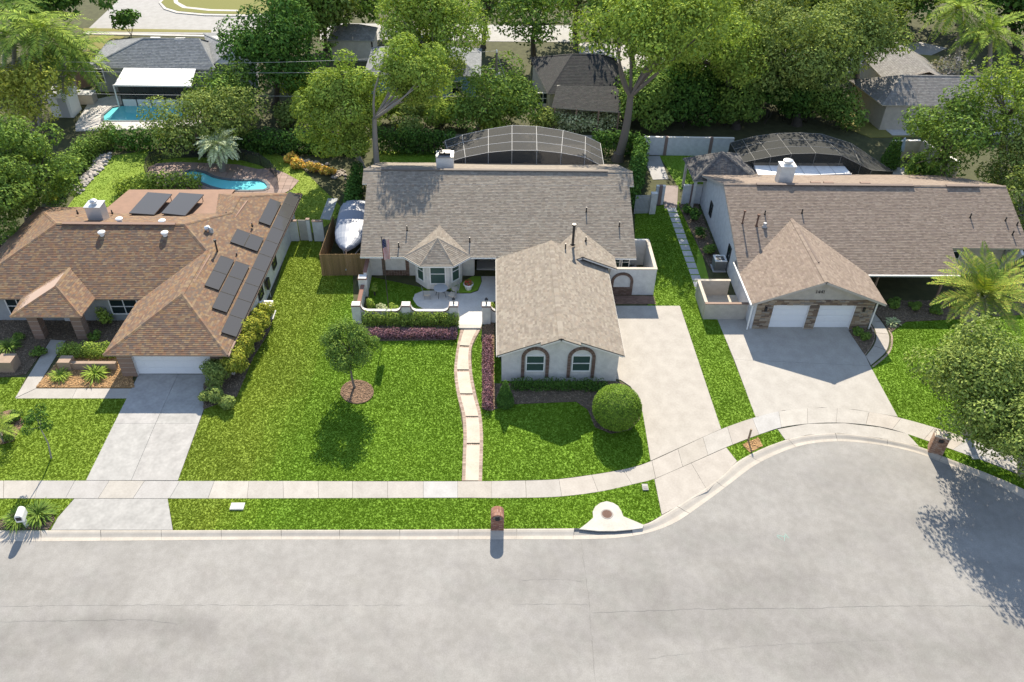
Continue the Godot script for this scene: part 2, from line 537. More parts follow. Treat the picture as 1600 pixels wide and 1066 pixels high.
func build_sidewalk() -> void:
	var S := [[-220, 752, -220, 779], [-60, 752, -60, 779], [0, 751.5, 0, 779], [134, 751.5, 118, 779], [278, 752, 262, 779], [420, 752, 420, 779], [560, 752.5, 560, 778.5], [720, 752.5, 720, 778], [790, 752, 790, 778.5], [868, 749.6, 872, 776.5], [929, 741.7, 940, 768], [981, 732.5, 995, 755.5], [1016, 721.5, 1022, 748.5], [1072, 696, 1080, 723.5],
		[1127, 671, 1135, 699], [1180, 652.5, 1190, 678], [1225, 642, 1228, 666.5], [1285, 637.5, 1283, 661], [1337, 641, 1335, 662], [1403, 652.5, 1390, 670], [1469, 671, 1452, 690], [1525, 690, 1500, 707], [1580, 712, 1556, 727], [1640, 738, 1615, 752], [1740, 790, 1710, 806]]
	var a := []
	var b := []
	for s in S:
		a.append(g2(s[0], s[1]))
		b.append(g2(s[2], s[3]))
	var root := Node3D.new()
	root.name = numbered("sidewalk")
	struct(root)
	add_child(root)
	var ts := sample_line(a, 1.85)
	var whole := PackedVector2Array()
	for i in ts.size() - 1:
		var t0: float = ts[i] + 0.0
		var t1: float = ts[i + 1] - (ts[i + 1] - ts[i]) * 0.008
		var pts := PackedVector2Array()
		for s in 4: pts.append(cat2(a, lerpf(t0, t1, s / 3.0)))
		for s in 4: pts.append(cat2(b, lerpf(t1, t0, s / 3.0)))
		var mid := (pts[0] + pts[4]) * 0.5
		var c := CONC
		if mid.x < -15.5: c = CONC_GREY if rg.randf() < 0.7 else CONC
		elif rg.randf() < 0.3: c = CONC_PINK
		elif rg.randf() < 0.15: c = Color(0.455, 0.45, 0.44)
		slab_piece("slab", pts, 0.014 + rg.randf_range(-0.003, 0.003), 0.10, tone(c, 0.07), M.concrete, root)
	for i in a.size(): whole.append(a[i])
	for i in b.size(): whole.append(b[b.size() - 1 - i])
	keep_out.append(whole)

func paved(called: String, panels: Array, c: Color, y := 0.012, gap := 0.008, m: Material = null) -> Node3D:       # panels of pixel outlines
	var root := Node3D.new()
	root.name = numbered(called)
	struct(root)
	add_child(root)
	for p in panels:
		var pts := gpoly(p)
		keep_out.append(pts)
		slab_piece("slab", inset(pts, gap), y + rg.randf_range(-0.002, 0.002), 0.1, tone(c, 0.035), m if m else M.concrete, root)
	return root

func edge_line(px: Array) -> Array:
	var r := []
	for p in px: r.append(g2(p[0], p[1]))
	return r
func brick_border(parent: Node, line: Array, width: float, y: float, side: float) -> void:    # a soldier course of small bricks along a curve; too small to tell apart singly
	var mb := MB.new()
	var ts := sample_line(line, 0.105)
	for i in ts.size() - 1:
		var p := cat2(line, ts[i])
		var q := cat2(line, ts[i + 1])
		var d := (q - p).normalized()
		var w := Vector2(-d.y, d.x) * side
		var c := (p + q) * 0.5 + w * width * 0.5
		var k := rg.randf_range(0.8, 1.2)
		var col := Color(0.40 * k, 0.30 * k, 0.24 * k) if rg.randf() < 0.6 else Color(0.46 * k, 0.36 * k, 0.30 * k)
		mb.box(Vector3(c.x, y - 0.03 + rg.randf_range(-0.003, 0.003), c.y), Vector3(p.distance_to(q) * 0.9, 0.06, width), Basis(Vector3(d.x, 0, d.y), Vector3.UP, Vector3(w.x, 0, w.y)), col)
	stuff(pm("brick_edging", mb, M.brick, parent))

func build_paving() -> void:
	# drive of the brown-roofed house: two lanes, two rows, then the apron at the kerb
	paved("driveway", [[[217, 584], [278, 585], [243, 662], [178, 662]], [[278, 585], [338, 585], [310, 662], [243, 662]], [[178, 662], [243, 662], [205, 751], [134, 751]], [[243, 662], [310, 662], [278, 751], [205, 751]],
		[[116, 779.5], [262, 779.5], [270, 828.5], [79, 828.5], [90, 809]]], CONC_GREY, 0.012, 0.008, M.concrete_old)
	# drive of the grey-roofed house
	paved("driveway", [[[940, 478], [1062.5, 478], [1127, 670.5], [1016.5, 720.5], [1004, 645], [997, 622], [985, 604], [970, 594], [953, 590], [955, 560]],
		[[1022.5, 749], [1080, 724], [1106, 768], [1075, 783], [1034, 805]], [[1080, 724], [1135, 699.5], [1152, 721], [1124, 749], [1106, 768]]], CONC_PINK)
	# drive of the house with the stone garage
	paved("driveway", [[[1120, 497], [1168, 498], [1172, 508], [1330, 508], [1360, 572], [1147, 562]], [[1147, 562], [1360, 572], [1403, 651.5], [1337, 640.5], [1285, 637], [1225, 641.5], [1180.5, 652]],
		[[1215, 671], [1262, 662.5], [1319, 661.5], [1375, 668], [1418, 678], [1436, 697.5], [1375, 685], [1311, 677], [1262, 680], [1227, 687.5]]], CONC)
	# brick-edged garden walk: concrete panels between brick bands
	var L := [[720.5, 511.5], [714, 541.7], [709.5, 580], [714, 616.6], [721.8, 648], [724, 680], [722.8, 716.4], [721.8, 752]]
	var R := [[752.5, 511.5], [737, 543], [737.6, 580], [744, 616.6], [752, 648], [754.8, 680], [754.3, 716], [753, 752]]
	var walk := Node3D.new()
	walk.name = numbered("garden_walk")
	struct(walk)
	add_child(walk)
	var la := edge_line(L)
	var ra := edge_line(R)
	var outline := PackedVector2Array()
	for p in la: outline.append(p)
	for i in ra.size(): outline.append(ra[ra.size() - 1 - i])
	keep_out.append(outline)
	var cuts := [0.0, 0.98, 1.98, 3.0, 4.12, 5.4, 7.0]
	for i in cuts.size() - 1:
		var pts := PackedVector2Array()
		for s in 7:
			var t := lerpf(cuts[i] + 0.05, cuts[i + 1] - 0.05, s / 6.0)
			pts.append(cat2(la, t).lerp(cat2(ra, t), 0.17))
		for s in 7:
			var t := lerpf(cuts[i + 1] - 0.05, cuts[i] + 0.05, s / 6.0)
			pts.append(cat2(la, t).lerp(cat2(ra, t), 0.83))
		slab_piece("slab", pts, 0.016, 0.1, tone(Color(0.56, 0.49, 0.40), 0.04), M.concrete, walk)
		if i > 0:
			var q := [cat2(la, cuts[i]).lerp(cat2(ra, cuts[i]), 0.16), cat2(la, cuts[i]).lerp(cat2(ra, cuts[i]), 0.84)]
			brick_border(walk, q, 0.13, 0.012, 1.0)
	brick_border(walk, la, 0.2, 0.012, -1.0)
	brick_border(walk, ra, 0.2, 0.012, 1.0)
	# walk of the brown-roofed house
	paved("footpath", [[[79, 531], [102.5, 532.5], [56.5, 607], [23, 622.5]], [[56.5, 607.3], [120, 607.3], [112, 623], [23.4, 623]], [[120, 607.3], [210, 607.3], [199, 623], [112, 623]]], CONC)
	# curved walk beside the stone garage
	var inner := [[1346, 490], [1357, 502], [1365, 515], [1367, 528], [1362, 541], [1352, 555]]
	var outer := [[1368, 488], [1380, 503], [1389, 517.5], [1392.5, 531], [1387, 551], [1362, 573]]
	var root := Node3D.new()
	root.name = numbered("curved_walk")
	struct(root)
	add_child(root)
	var ia := edge_line(inner)
	var oa := edge_line(outer)
	outline = PackedVector2Array()
	for p in ia: outline.append(p)
	for i in oa.size(): outline.append(oa[oa.size() - 1 - i])
	keep_out.append(outline)
	for c in [[0.0, 1.0], [1.0, 2.4], [2.4, 3.9], [3.9, 5.0]]:
		var pts := PackedVector2Array()
		for s in 6:
			var t := lerpf(c[0] + 0.02, c[1] - 0.02, s / 5.0)
			pts.append(cat2(ia, t).lerp(cat2(oa, t), 0.1))
		for s in 6:
			var t := lerpf(c[1] - 0.02, c[0] + 0.02, s / 5.0)
			pts.append(cat2(ia, t).lerp(cat2(oa, t), 0.88))
		slab_piece("slab", pts, 0.018, 0.1, tone(CONC_PINK, 0.03), M.concrete, root)
	brick_border(root, ia, 0.12, 0.02, 1.0)
	brick_border(root, oa, 0.12, 0.02, -1.0)
	# stepping stones between the lots
	var st := Node3D.new()
	st.name = numbered("stepping_stone_path")
	struct(st)
	add_child(st)
	var A := g2(1042, 325)
	var B := g2(1104, 461)
	var C := g2(1056, 325)
	var D := g2(1090, 461)
	var n := 15
	for i in n:
		var t0 := float(i) / n
		var t1 := (i + 0.82) / n
		var ll := A.lerp(D, t0)
		var rr := C.lerp(B, t0)
		var l2 := A.lerp(D, t1)
		var r2 := C.lerp(B, t1)
		slab_piece("stepping_stone", PackedVector2Array([ll, rr, r2, l2]), 0.02, 0.08, tone(Color(0.52, 0.52, 0.52), 0.05), M.concrete, st)
	keep_out.append(PackedVector2Array([A, C, B, D]))

func drain_inlet() -> void:
	var t := thing("storm_drain", "concrete storm drain apron with round rusty manhole cover at the kerb", "drain", G(948, 815))
	var o := t.position
	var pts := gpoly([[905, 827], [917, 818], [927, 809], [926, 800], [930, 792], [938, 786], [948, 783.5], [958, 786], [966, 791], [971, 799], [974, 807], [1006, 820.5], [1004, 825.5], [985, 828], [960, 830], [935, 830]], 0.02)
	var loc := PackedVector2Array()
	for p in pts: loc.append(p - Vector2(o.x, o.z))
	keep_out.append(pts)
	var mb := MB.new()
	mb.slab(loc, 0.03, -0.03, Color(0.52, 0.50, 0.45))
	pm("apron", mb, M.concrete, t)
	var c := G(948.5, 803.5, 0.03) - o
	mb = MB.new()
	mb.lathe(c, [[0.34, 0.0], [0.33, 0.012], [0.27, 0.012], [0.265, 0.004]], 24, Color(0.34, 0.31, 0.29))
	pm("rim", mb, M.concrete, t)
	mb = MB.new()
	mb.lathe(c, [[0.262, 0.004], [0.262, 0.010], [0.0, 0.011]], 24)
	for k in 5: mb.box(c + Vector3(0, 0.012, (k - 2) * 0.085), Vector3(0.36 - absf(k - 2) * 0.05, 0.006, 0.03))
	pm("cover", mb, M.rust, t)

func lawn_green(x: float, z: float) -> Color:
	var k := 0.5 + 0.5 * nz.get_noise_2d(x * 1.0, z * 1.0)
	var k2 := 0.5 + 0.5 * nz.get_noise_2d(x * 3.1 + 40.0, z * 3.1)
	var lush := Color(0.198, 0.350, 0.027)
	var dry := Color(0.262, 0.352, 0.038)
	var y := 0.0
	# the neighbour's side of the wide lawn, and the lawn left of the drive, are a paler, drier turf
	y = smoothstep(-10.0, -13.6, x + (z + 38.0) * 0.10 + 2.2 * (k - 0.5)) * 0.95
	if x > 10.0 and x < 17.0: y = 0.12
	if x < -20.0: y = 0.62
	y = clampf(y + 0.18 * (k2 - 0.5) + 0.30 * (k - 0.5), 0.0, 1.0)
	var c := lush.lerp(dry, y)
	var t := 0.92 + 0.22 * (k - 0.5) + rg.randf_range(-0.05, 0.05)
	return Color(c.r * t, c.g * t, c.b * t)

var lawn_holes: Array = []
func tuft_mesh() -> ArrayMesh:
	var mb := MB.new()
	var r := RandomNumberGenerator.new()
	r.seed = 5
	for i in 10:
		var a := r.randf() * TAU
		var p := Vector3(cos(a), 0, sin(a)) * r.randf_range(0.0, 0.05)
		var b := r.randf() * TAU
		var lean := Vector3(cos(b), 0, sin(b)) * r.randf_range(0.01, 0.05)
		var w := Vector3(-sin(b), 0, cos(b)) * 0.008
		var tip := p + lean + Vector3.UP * r.randf_range(0.018, 0.038)
		mb.tri(p - w, p + w, tip, Color.WHITE, Vector3.UP)
	return mb.mesh()

func lawn(pts: PackedVector2Array, density: float, label: String, tufts: ArrayMesh) -> void:
	# the turf sheet
	var o := MeshInstance3D.new()
	var mb := MB.new()
	var lo := pts[0]
	var hi := pts[0]
	for p in pts:
		lo = lo.min(p)
		hi = hi.max(p)
	var cell := 1.0
	var tris := Geometry2D.triangulate_polygon(pts)
	if tris.size() == 0: print("lawn not triangulated: ", label)
	# cut into cells so that the turf colour can vary
	var x := lo.x
	while x < hi.x:
		var z := lo.y
		while z < hi.y:
			var sq := PackedVector2Array([Vector2(x, z), Vector2(x + cell, z), Vector2(x + cell, z + cell), Vector2(x, z + cell)])
			var cells: Array = Geometry2D.intersect_polygons(pts, sq)
			for hole in lawn_holes:
				var left := []
				for q in cells: left.append_array(Geometry2D.clip_polygons(q, hole))
				cells = left
			for q in cells:
				mb.slab(q, 0.0, 0.0, lawn_green(x + 0.5, z + 0.5) * Color(0.97, 0.97, 0.97))
			z += cell
		x += cell
	# the cut edge of the turf
	for k in pts.size():
		var a := pts[k]
		var b := pts[(k + 1) % pts.size()]
		mb.quad(Vector3(a.x, 0, a.y), Vector3(b.x, 0, b.y), Vector3(b.x, -0.05, b.y), Vector3(a.x, -0.05, a.y), Color(0.15, 0.115, 0.08))
	struct(pm("lawn", mb, M.lawn))
	if density <= 0.0: return
	var outs := []
	for k in keep_out:
		var b := Rect2(k[0], Vector2.ZERO)
		for p in k: b = b.expand(p)
		if b.intersects(Rect2(lo, hi - lo)): outs.append([b, k])
	var count := int((hi.x - lo.x) * (hi.y - lo.y) * density * 1.9)
	var xf := []
	var cc := []
	for i in count:
		var p := Vector2(rg.randf_range(lo.x, hi.x), rg.randf_range(lo.y, hi.y))
		if not Geometry2D.is_point_in_polygon(p, pts): continue
		var skip := false
		for k in outs:
			if k[0].has_point(p) and Geometry2D.is_point_in_polygon(p, k[1]):
				skip = true
				break
		if skip: continue
		var s := rg.randf_range(0.7, 1.1)
		xf.append(Transform3D(Basis(Vector3.UP, rg.randf() * TAU).scaled(Vector3(s, s * rg.randf_range(0.7, 1.2), s)), Vector3(p.x, 0, p.y)))
		cc.append(lawn_green(p.x, p.y) * Color(0.86, 0.86, 0.86))
	var mm := MultiMesh.new()
	mm.transform_format = MultiMesh.TRANSFORM_3D
	mm.use_colors = true
	mm.mesh = tufts
	mm.instance_count = xf.size()
	for i in xf.size():
		mm.set_instance_transform(i, xf[i])
		mm.set_instance_color(i, cc[i])
	var mi := MultiMeshInstance3D.new()
	mi.name = numbered("grass")
	mi.multimesh = mm
	mi.material_override = M.grass
	add_child(mi)
	stuff(mi, label, "grass")

func bed(called: String, px: Array, m: Material, y := 0.03, label := "") -> void:
	var pts := gpoly(px)
	keep_out.append(pts)
	var mb := MB.new()
	mb.slab(pts, y, -0.05)
	struct(pm(called, mb, m))
	if label != "": chips(pts, y, m, label)
func chips(pts: PackedVector2Array, y: float, m: Material, label: String) -> void:      # loose bark on the bed
	var b := Rect2(pts[0], Vector2.ZERO)
	for p in pts: b = b.expand(p)
	var box := BoxMesh.new()
	box.size = Vector3(0.07, 0.02, 0.03)
	var xf := []
	for i in int(b.get_area() * 130.0):
		var p := Vector2(rg.randf_range(b.position.x, b.end.x), rg.randf_range(b.position.y, b.end.y))
		if not Geometry2D.is_point_in_polygon(p, pts): continue
		xf.append(Transform3D(Basis(Vector3.UP, rg.randf() * TAU) * Basis(Vector3(1, 0, 0), rg.randf_range(-0.5, 0.5)) * Basis.from_scale(Vector3.ONE * rg.randf_range(0.6, 1.8)), Vector3(p.x, y + 0.012, p.y)))
	if xf.size() == 0: return
	var mm := MultiMesh.new()
	mm.transform_format = MultiMesh.TRANSFORM_3D
	mm.use_colors = true
	mm.mesh = box
	mm.instance_count = xf.size()
	var base := (m as StandardMaterial3D).albedo_color.srgb_to_linear()
	for i in xf.size():
		mm.set_instance_transform(i, xf[i])
		var k := rg.randf_range(0.6, 1.7)
		mm.set_instance_color(i, Color(base.r * k, base.g * k, base.b * k))
	var mi := MultiMeshInstance3D.new()
	mi.name = numbered("mulch")
	mi.multimesh = mm
	mi.material_override = M.chip
	add_child(mi)
	stuff(mi, label, "mulch")

func build_beds() -> void:
	bed("planting_bed", [[56, 606], [60, 600], [90, 565], [130, 555], [195, 560], [207, 590], [210, 606]], M.pine_straw, 0.03, "golden pine straw around the grassy clumps by the grey driveway")
	bed("planting_bed", [[0, 500], [200, 470], [190, 560], [130, 560], [102, 532], [79, 531], [40, 585], [0, 590], [-60, 590], [-60, 500]], M.soil, 0.02, "dark litter in the shaded bed round the porch piers")
	bed("planting_bed", [[318, 600], [338, 585], [390, 500], [430, 485], [420, 520], [395, 560], [370, 620], [318, 640]], M.soil, 0.03, "dark litter under the croton row")
	var ring := []
	for k in 24: ring.append([558 + 26 * cos(TAU * k / 24), 613 + 18.5 * sin(TAU * k / 24)])
	bed("mulch_ring", ring, M.mulch, 0.05, "bark mulch in the ring round the small lawn tree")
	bed("planting_bed", [[556, 503], [716, 503], [714, 530], [700, 532], [580, 533]], M.soil, 0.03, "dark litter under the court hedges")
	bed("planting_bed", [[753, 512], [772, 500], [772, 640], [753, 637]], M.mulch, 0.03, "bark mulch under the long purple hedge")
	bed("planting_bed", [[772, 600], [953, 596], [972, 598], [988, 612], [998, 630], [1000, 655], [985, 672], [955, 678], [930, 668], [918, 640], [900, 628], [800, 632], [772, 640]], M.soil, 0.03, "dark mulch below the twin arched windows and ball shrub")
	bed("planting_bed", [[1350, 486], [1410, 470], [1600, 470], [1600, 492], [1480, 500], [1416, 503], [1400, 514], [1392, 520], [1376, 498], [1362, 485]], M.soil, 0.03, "dark mulch before the shaded porch of the stone garage house")
	bed("planting_bed", [[1326, 517], [1352, 515], [1366, 520], [1366, 530], [1360, 543], [1351, 554]], M.soil, 0.05, "dark mulch in the wedge bed beside the stone garage")
	bed("planting_bed", [[1060, 320], [1090, 318], [1127, 415], [1110, 420], [1098, 400]], M.soil, 0.03, "dark litter along the pale side wall by the stepping stones")
	bed("planting_bed", [[0, 815], [10, 806], [78, 790], [86, 812], [76, 828], [0, 828]], M.soil, 0.03, "litter under the strappy plants round the white mailbox")
	bed("worn_patch", [[1160, 695], [1185, 684], [1192, 697], [1172, 708]], M.pine_straw, 0.02, "dry straw round the bare parkway post")
	bed("planting_bed", [[-20, 650], [20, 640], [38, 660], [20, 690], [-20, 700]], M.mulch, 0.03, "mulch under the young feathery palm")

func build_lawns() -> void:
	var tf := tuft_mesh()
	lawn(gpoly([[-200, 751], [134, 751], [199, 623], [23.4, 623], [40, 590], [-200, 590]]), 190, "yellowish lawn grass between footpath and sidewalk, beside the grey driveway", tf)
	lawn(gpoly([[278, 751.5], [721, 751.5], [724, 680], [709, 580], [719, 512], [553, 508], [551, 430], [502, 430], [502, 376], [452, 376], [425, 470], [340, 585]]), 230, "thick green lawn grass around the small round tree", tf)
	lawn(gpoly([[753.5, 752], [868, 749], [929, 741], [981, 732], [1016, 721], [1002, 630], [953, 592], [800, 592], [752, 515], [738, 543], [737, 580], [752, 648], [755, 690]]), 230, "lush lawn grass around the clipped ball shrub", tf)
	lawn(gpoly([[1010, 480], [1063, 478], [1127, 670], [1181, 651.5], [1120, 496], [1117, 470], [1098, 400], [1060, 315], [992, 330], [992, 372], [1022, 460]]), 200, "long strip of lawn grass between the two pale driveways", tf)
	lawn(gpoly([[-200, 779.5], [115, 779.5], [89, 809], [78.5, 829], [-200, 829]]), 200, "parkway grass around the white mailbox", tf)
	lawn(gpoly([[262, 779.5], [560, 779], [790, 779], [872, 777], [940, 768.5], [995, 756], [1022, 749], [1033.5, 806], [1005, 820], [960, 824.5], [905, 825.5], [780, 826.5], [640, 827.5], [271, 828.5]]), 230, "parkway grass strip around the brick mailbox column and storm drain", tf)
	lawn(gpoly([[1135.5, 699.5], [1190, 678.5], [1214.5, 671], [1226.5, 687.5], [1187, 702.5], [1152, 721]]), 230, "small parkway grass patch around the bare post", tf)
	lawn(gpoly([[1418.5, 678], [1452, 690.5], [1500, 707.5], [1556, 727.5], [1615, 753], [1600, 764], [1540, 738.5], [1480, 715.5], [1436, 697.5]]), 230, "parkway grass around the brick pillar mailbox", tf)
	lawn(gpoly([[1361, 573], [1388, 551], [1393, 531], [1389, 516], [1410, 500], [1700, 480], [1760, 780], [1640, 737], [1580, 711], [1525, 689], [1469, 670], [1403, 652]]), 200, "lawn grass under the palm and the spreading street tree", tf)
	lawn(gpoly([[100, 330], [165, 245], [250, 232], [420, 232], [470, 262], [540, 330], [500, 360], [450, 375], [440, 330], [330, 320]]), 60, "backyard grass around the curvy swimming pool", tf)
	lawn(gpoly([[592, 236], [712, 236], [712, 262], [592, 262]]), 80, "sunlit backyard grass behind the grey shingle roof", tf)
	lawn(gpoly([[1030, 243], [1150, 243], [1125, 300], [1062, 296]]), 60, "backyard grass before the white garden wall", tf)
	lawn(gpoly([[577, 432], [672, 452], [650, 500], [577, 498]]), 200, "shaded courtyard grass beside the bay window", tf)

# ---------------------------------------------------------------- building helpers (points are world points; parts are moved to their thing)
func hm(root: Node3D, called: String, mb: MB, m: Material) -> MeshInstance3D:
	return pm(called, mb, m, root, Transform3D(Basis(), -root.position))
func hb(root: Node3D, called: String, ce: Vector3, s: Vector3, m: Material, b := Basis()) -> MeshInstance3D:
	return pbox(called, ce - root.position, s, m, root, b)
func roof_hit(px: float, py: float, z0: float, h0: float, s: float) -> Vector3:     # on a slope that rises away from its eave at z0
	var d := ray(px, py)
	return EYE + d * ((h0 + s * z0 - EYE.y) / (d.y + s * d.z))
func span_at(p: Array, v: float) -> Vector2:
	var lo := INF
	var hi := -INF
	for k in p.size():
		var a: Vector2 = p[k]
		var b: Vector2 = p[(k + 1) % p.size()]
		if (a.y <= v and b.y >= v) or (b.y <= v and a.y >= v):
			if absf(a.y - b.y) < 1e-6:
				lo = minf(lo, minf(a.x, b.x))
				hi = maxf(hi, maxf(a.x, b.x))
			else:
				var x := a.x + (b.x - a.x) * (v - a.y) / (b.y - a.y)
				lo = minf(lo, x)
				hi = maxf(hi, x)
	return Vector2(lo, hi)
func shingles(mb: MB, P: Array, pal: Array, course := 0.14, wmin := 0.13, wmax := 0.30) -> void:     # P: convex planar outline, its first edge the eave
	var nrm: Vector3 = (P[1] - P[0]).cross(P[P.size() - 1] - P[0]).normalized()
	if nrm.y < 0.0: nrm = -nrm
	var u := Vector3.UP.cross(nrm).normalized()
	var w := nrm.cross(u)
	if w.y < 0.0: w = -w
	var O: Vector3 = P[0]
	for p in P:
		if p.y < O.y: O = p
	var q := []
	var vmax := 0.0
	for p in P:
		var d: Vector3 = p - O
		q.append(Vector2(d.dot(u), maxf(d.dot(w), 0.0)))
		vmax = maxf(vmax, d.dot(w))
	var v := 0.0
	var row := 0
	while v < vmax - 0.02:
		var v1 := minf(v + course, vmax)
		var s0 := span_at(q, v + 1e-4)
		var s1 := span_at(q, v1 - 1e-4)
		var x := minf(s0.x, s1.x) - rg.randf() * wmax
		var xe := maxf(s0.y, s1.y)
		var rowk := rg.randf_range(0.96, 1.04)
		while x < xe:
			var x1 := x + rg.randf_range(wmin, wmax)
			var a := clampf(x, s0.x, s0.y)
			var b := clampf(x1, s0.x, s0.y)
			var c := clampf(x, s1.x, s1.y)
			var d := clampf(x1, s1.x, s1.y)
			x = x1
			if b - a < 0.004 and d - c < 0.004: continue
			var col: Color = pal[rg.randi() % pal.size()]
			var k := rowk * rg.randf_range(0.93, 1.07)
			col = Color(col.r * k, col.g * k, col.b * k)
			var lift := nrm * rg.randf_range(0.010, 0.017)
			var low := nrm * 0.003
			var pa: Vector3 = O + u * a + w * v
			var pb: Vector3 = O + u * b + w * v
			var pc: Vector3 = O + u * c + w * v1
			var pd: Vector3 = O + u * d + w * v1
			mb.quad(pa + lift, pb + lift, pd + low, pc + low, col, nrm)
			mb.quad(pa + lift, pb + lift, pb, pa, col, -w)
		v = v1
		row += 1
class Roof:
	var deck := MB.new()
	var cover := MB.new()
func slope(r: Roof, P: Array, pal: Array, th := 0.16, edge := Color(0.72, 0.70, 0.66), course := 0.14) -> void:
	var nrm: Vector3 = (P[1] - P[0]).cross(P[P.size() - 1] - P[0])
	if nrm.y < 0.0: nrm = -nrm
	r.deck.plate(P, nrm, th, edge)
	shingles(r.cover, P, pal, course)
func cap(r: Roof, a: Vector3, b: Vector3, pal: Array, wide := 0.14) -> void:       # a row of cap shingles along a hip or ridge
	var n := maxi(int(a.distance_to(b) / 0.25), 1)
	var d := (b - a).normalized()
	var side := d.cross(Vector3.UP).normalized()
	for i in n:
		var p := a.lerp(b, float(i) / n)
		var q := a.lerp(b, (i + 1.0) / n)
		var c: Color = pal[rg.randi() % pal.size()]
		c = Color(c.r * 1.08, c.g * 1.08, c.b * 1.08)
		var up := Vector3.UP * rg.randf_range(0.035, 0.042)
		for s in [-1.0, 1.0]:
			mb_quad(r.cover, p + up, q + up, q + side * wide * s + Vector3.DOWN * 0.02, p + side * wide * s + Vector3.DOWN * 0.02, c)
func mb_quad(mb: MB, a: Vector3, b: Vector3, c: Vector3, d: Vector3, col: Color) -> void:
	mb.quad(a, b, c, d, col, Vector3.UP)
func finish_roof(root: Node3D, r: Roof, called := "roof") -> MeshInstance3D:
	var o := hm(root, called, r.deck, M.vert)
	stuff(pm("shingles", r.cover, M.shingle, o))
	return o
func bars(mb: MB, w: float, h: float, t: float, d: float) -> void:       # a rectangular frame in the xy plane, centred
	mb.box(Vector3(0, h / 2 - t / 2, 0), Vector3(w, t, d))
	mb.box(Vector3(0, -h / 2 + t / 2, 0), Vector3(w, t, d))
	mb.box(Vector3(-w / 2 + t / 2, 0, 0), Vector3(t, h - 2 * t, d))
	mb.box(Vector3(w / 2 - t / 2, 0, 0), Vector3(t, h - 2 * t, d))
func window(root: Node3D, ce: Vector3, w: float, h: float, b := Basis(), mid := true, glass: Material = null, frame: Material = null, upright := 0) -> MeshInstance3D:
	var mb := MB.new()
	bars(mb, w, h, 0.07, 0.08)
	if mid: mb.box(Vector3(0, 0, -0.005), Vector3(w - 0.14, 0.05, 0.06))
	for k in upright: mb.box(Vector3(-w / 2 + w * (k + 1.0) / (upright + 1), 0, -0.004), Vector3(0.06, h - 0.14, 0.062))
	var o := pm("window", mb, frame if frame else M.white, root, Transform3D(b, ce - root.position))
	pbox("pane", Vector3(0, 0, -0.02), Vector3(w - 0.1, h - 0.1, 0.02), glass if glass else M.glass, o)
	return o
func garage_door(root: Node3D, ce: Vector3, w: float, h: float) -> void:       # sectional door: four leaves with raised panels
	var o := Node3D.new()
	o.name = "garage_door"
	root.add_child(o, true)
	o.position = ce - root.position
	for i in 4:
		var mb := MB.new()
		var hh := h / 4.0
		mb.box(Vector3(0, hh * (i + 0.5), 0), Vector3(w, hh - 0.012, 0.05))
		var n := int(w / 0.6)
		for k in n: mb.box(Vector3(-w / 2 + w * (k + 0.5) / n, hh * (i + 0.5), 0.03), Vector3(w / n - 0.12, hh - 0.16, 0.016))
		pm("door_section", mb, M.door, o)
func brick_arch(root: Node3D, xc: float, z: float, y0: float, spring: float, ro: float, band: float, sill := 0.0) -> void:
	var mb := MB.new()
	var pal := [Color(0.19, 0.12, 0.09), Color(0.23, 0.15, 0.115), Color(0.27, 0.19, 0.15), Color(0.17, 0.11, 0.085)]
	var bh := 0.075
	for s in [-1.0, 1.0]:
		var y := y0
		while y < spring:
			mb.box(Vector3(xc + s * (ro - band / 2), y + bh / 2, z), Vector3(band, bh - 0.012, 0.10 + rg.randf() * 0.012), Basis(), pal[rg.randi() % 4])
			y += bh
	var n := int(PI * ro / bh)
	for i in n:
		var a := PI * (i + 0.5) / n
		var d := Vector3(cos(a), sin(a), 0)
		mb.box(Vector3(xc, spring, z) + d * (ro - band / 2), Vector3(band, PI * (ro - band * 0.4) / n - 0.012, 0.10 + rg.randf() * 0.012), Basis(d, Vector3(-d.y, d.x, 0), Vector3(0, 0, 1)), pal[rg.randi() % 4])
	if sill > 0.0:
		var y := y0
		while y < y0 + sill:
			var x := -ro + band
			while x < ro - band:
				var bw := minf(0.2, ro - band - x)
				mb.box(Vector3(xc + x + bw / 2, y + bh / 2, z - 0.01), Vector3(bw - 0.012, bh - 0.012, 0.10), Basis(), pal[rg.randi() % 4])
				x += 0.2
			y += bh
	stuff(hm(root, "brick_arch", mb, M.brick))
func gable(root: Node3D, called: String, pts: Array, n: Vector3, m: Material, th := 0.2) -> void:
	var mb := MB.new()
	mb.plate(pts, n, th)
	hm(root, called, mb, m)
func stack(root: Node3D, at: Vector3, h: float, r: float, m: Material, called := "vent_pipe", hat := false) -> void:
	var mb := MB.new()
	mb.tube([at - Vector3.UP * 0.1, at + Vector3.UP * h], [r, r], 8)
	mb.tube([at - Vector3.UP * 0.02, at + Vector3.UP * 0.05], [r * 2.0, r * 1.2], 8)
	if hat: mb.tube([at + Vector3.UP * h, at + Vector3.UP * (h + 0.10)], [r * 1.7, r * 1.7], 10)
	hm(root, called, mb, m)
func turtle_vent(root: Node3D, at: Vector3) -> void:
	var mb := MB.new()
	mb.lathe(at, [[0.16, -0.06], [0.16, 0.14], [0.24, 0.15], [0.25, 0.24], [0.15, 0.30], [0.0, 0.32]], 14)
	hm(root, "roof_vent", mb, M.white)
func ridge_vent(root: Node3D, a: Vector3, b: Vector3, wide := 0.3, col := Color(0.12, 0.10, 0.09)) -> void:
	var mb := MB.new()
	var d := (b - a).normalized()
	var s := d.cross(Vector3.UP).normalized()
	mb.box((a + b) / 2 - Vector3(0, 0.03, 0), Vector3(a.distance_to(b), 0.06, wide), Basis(d, s.cross(d), s), col)
	hm(root, "ridge_vent", mb, M.vert)

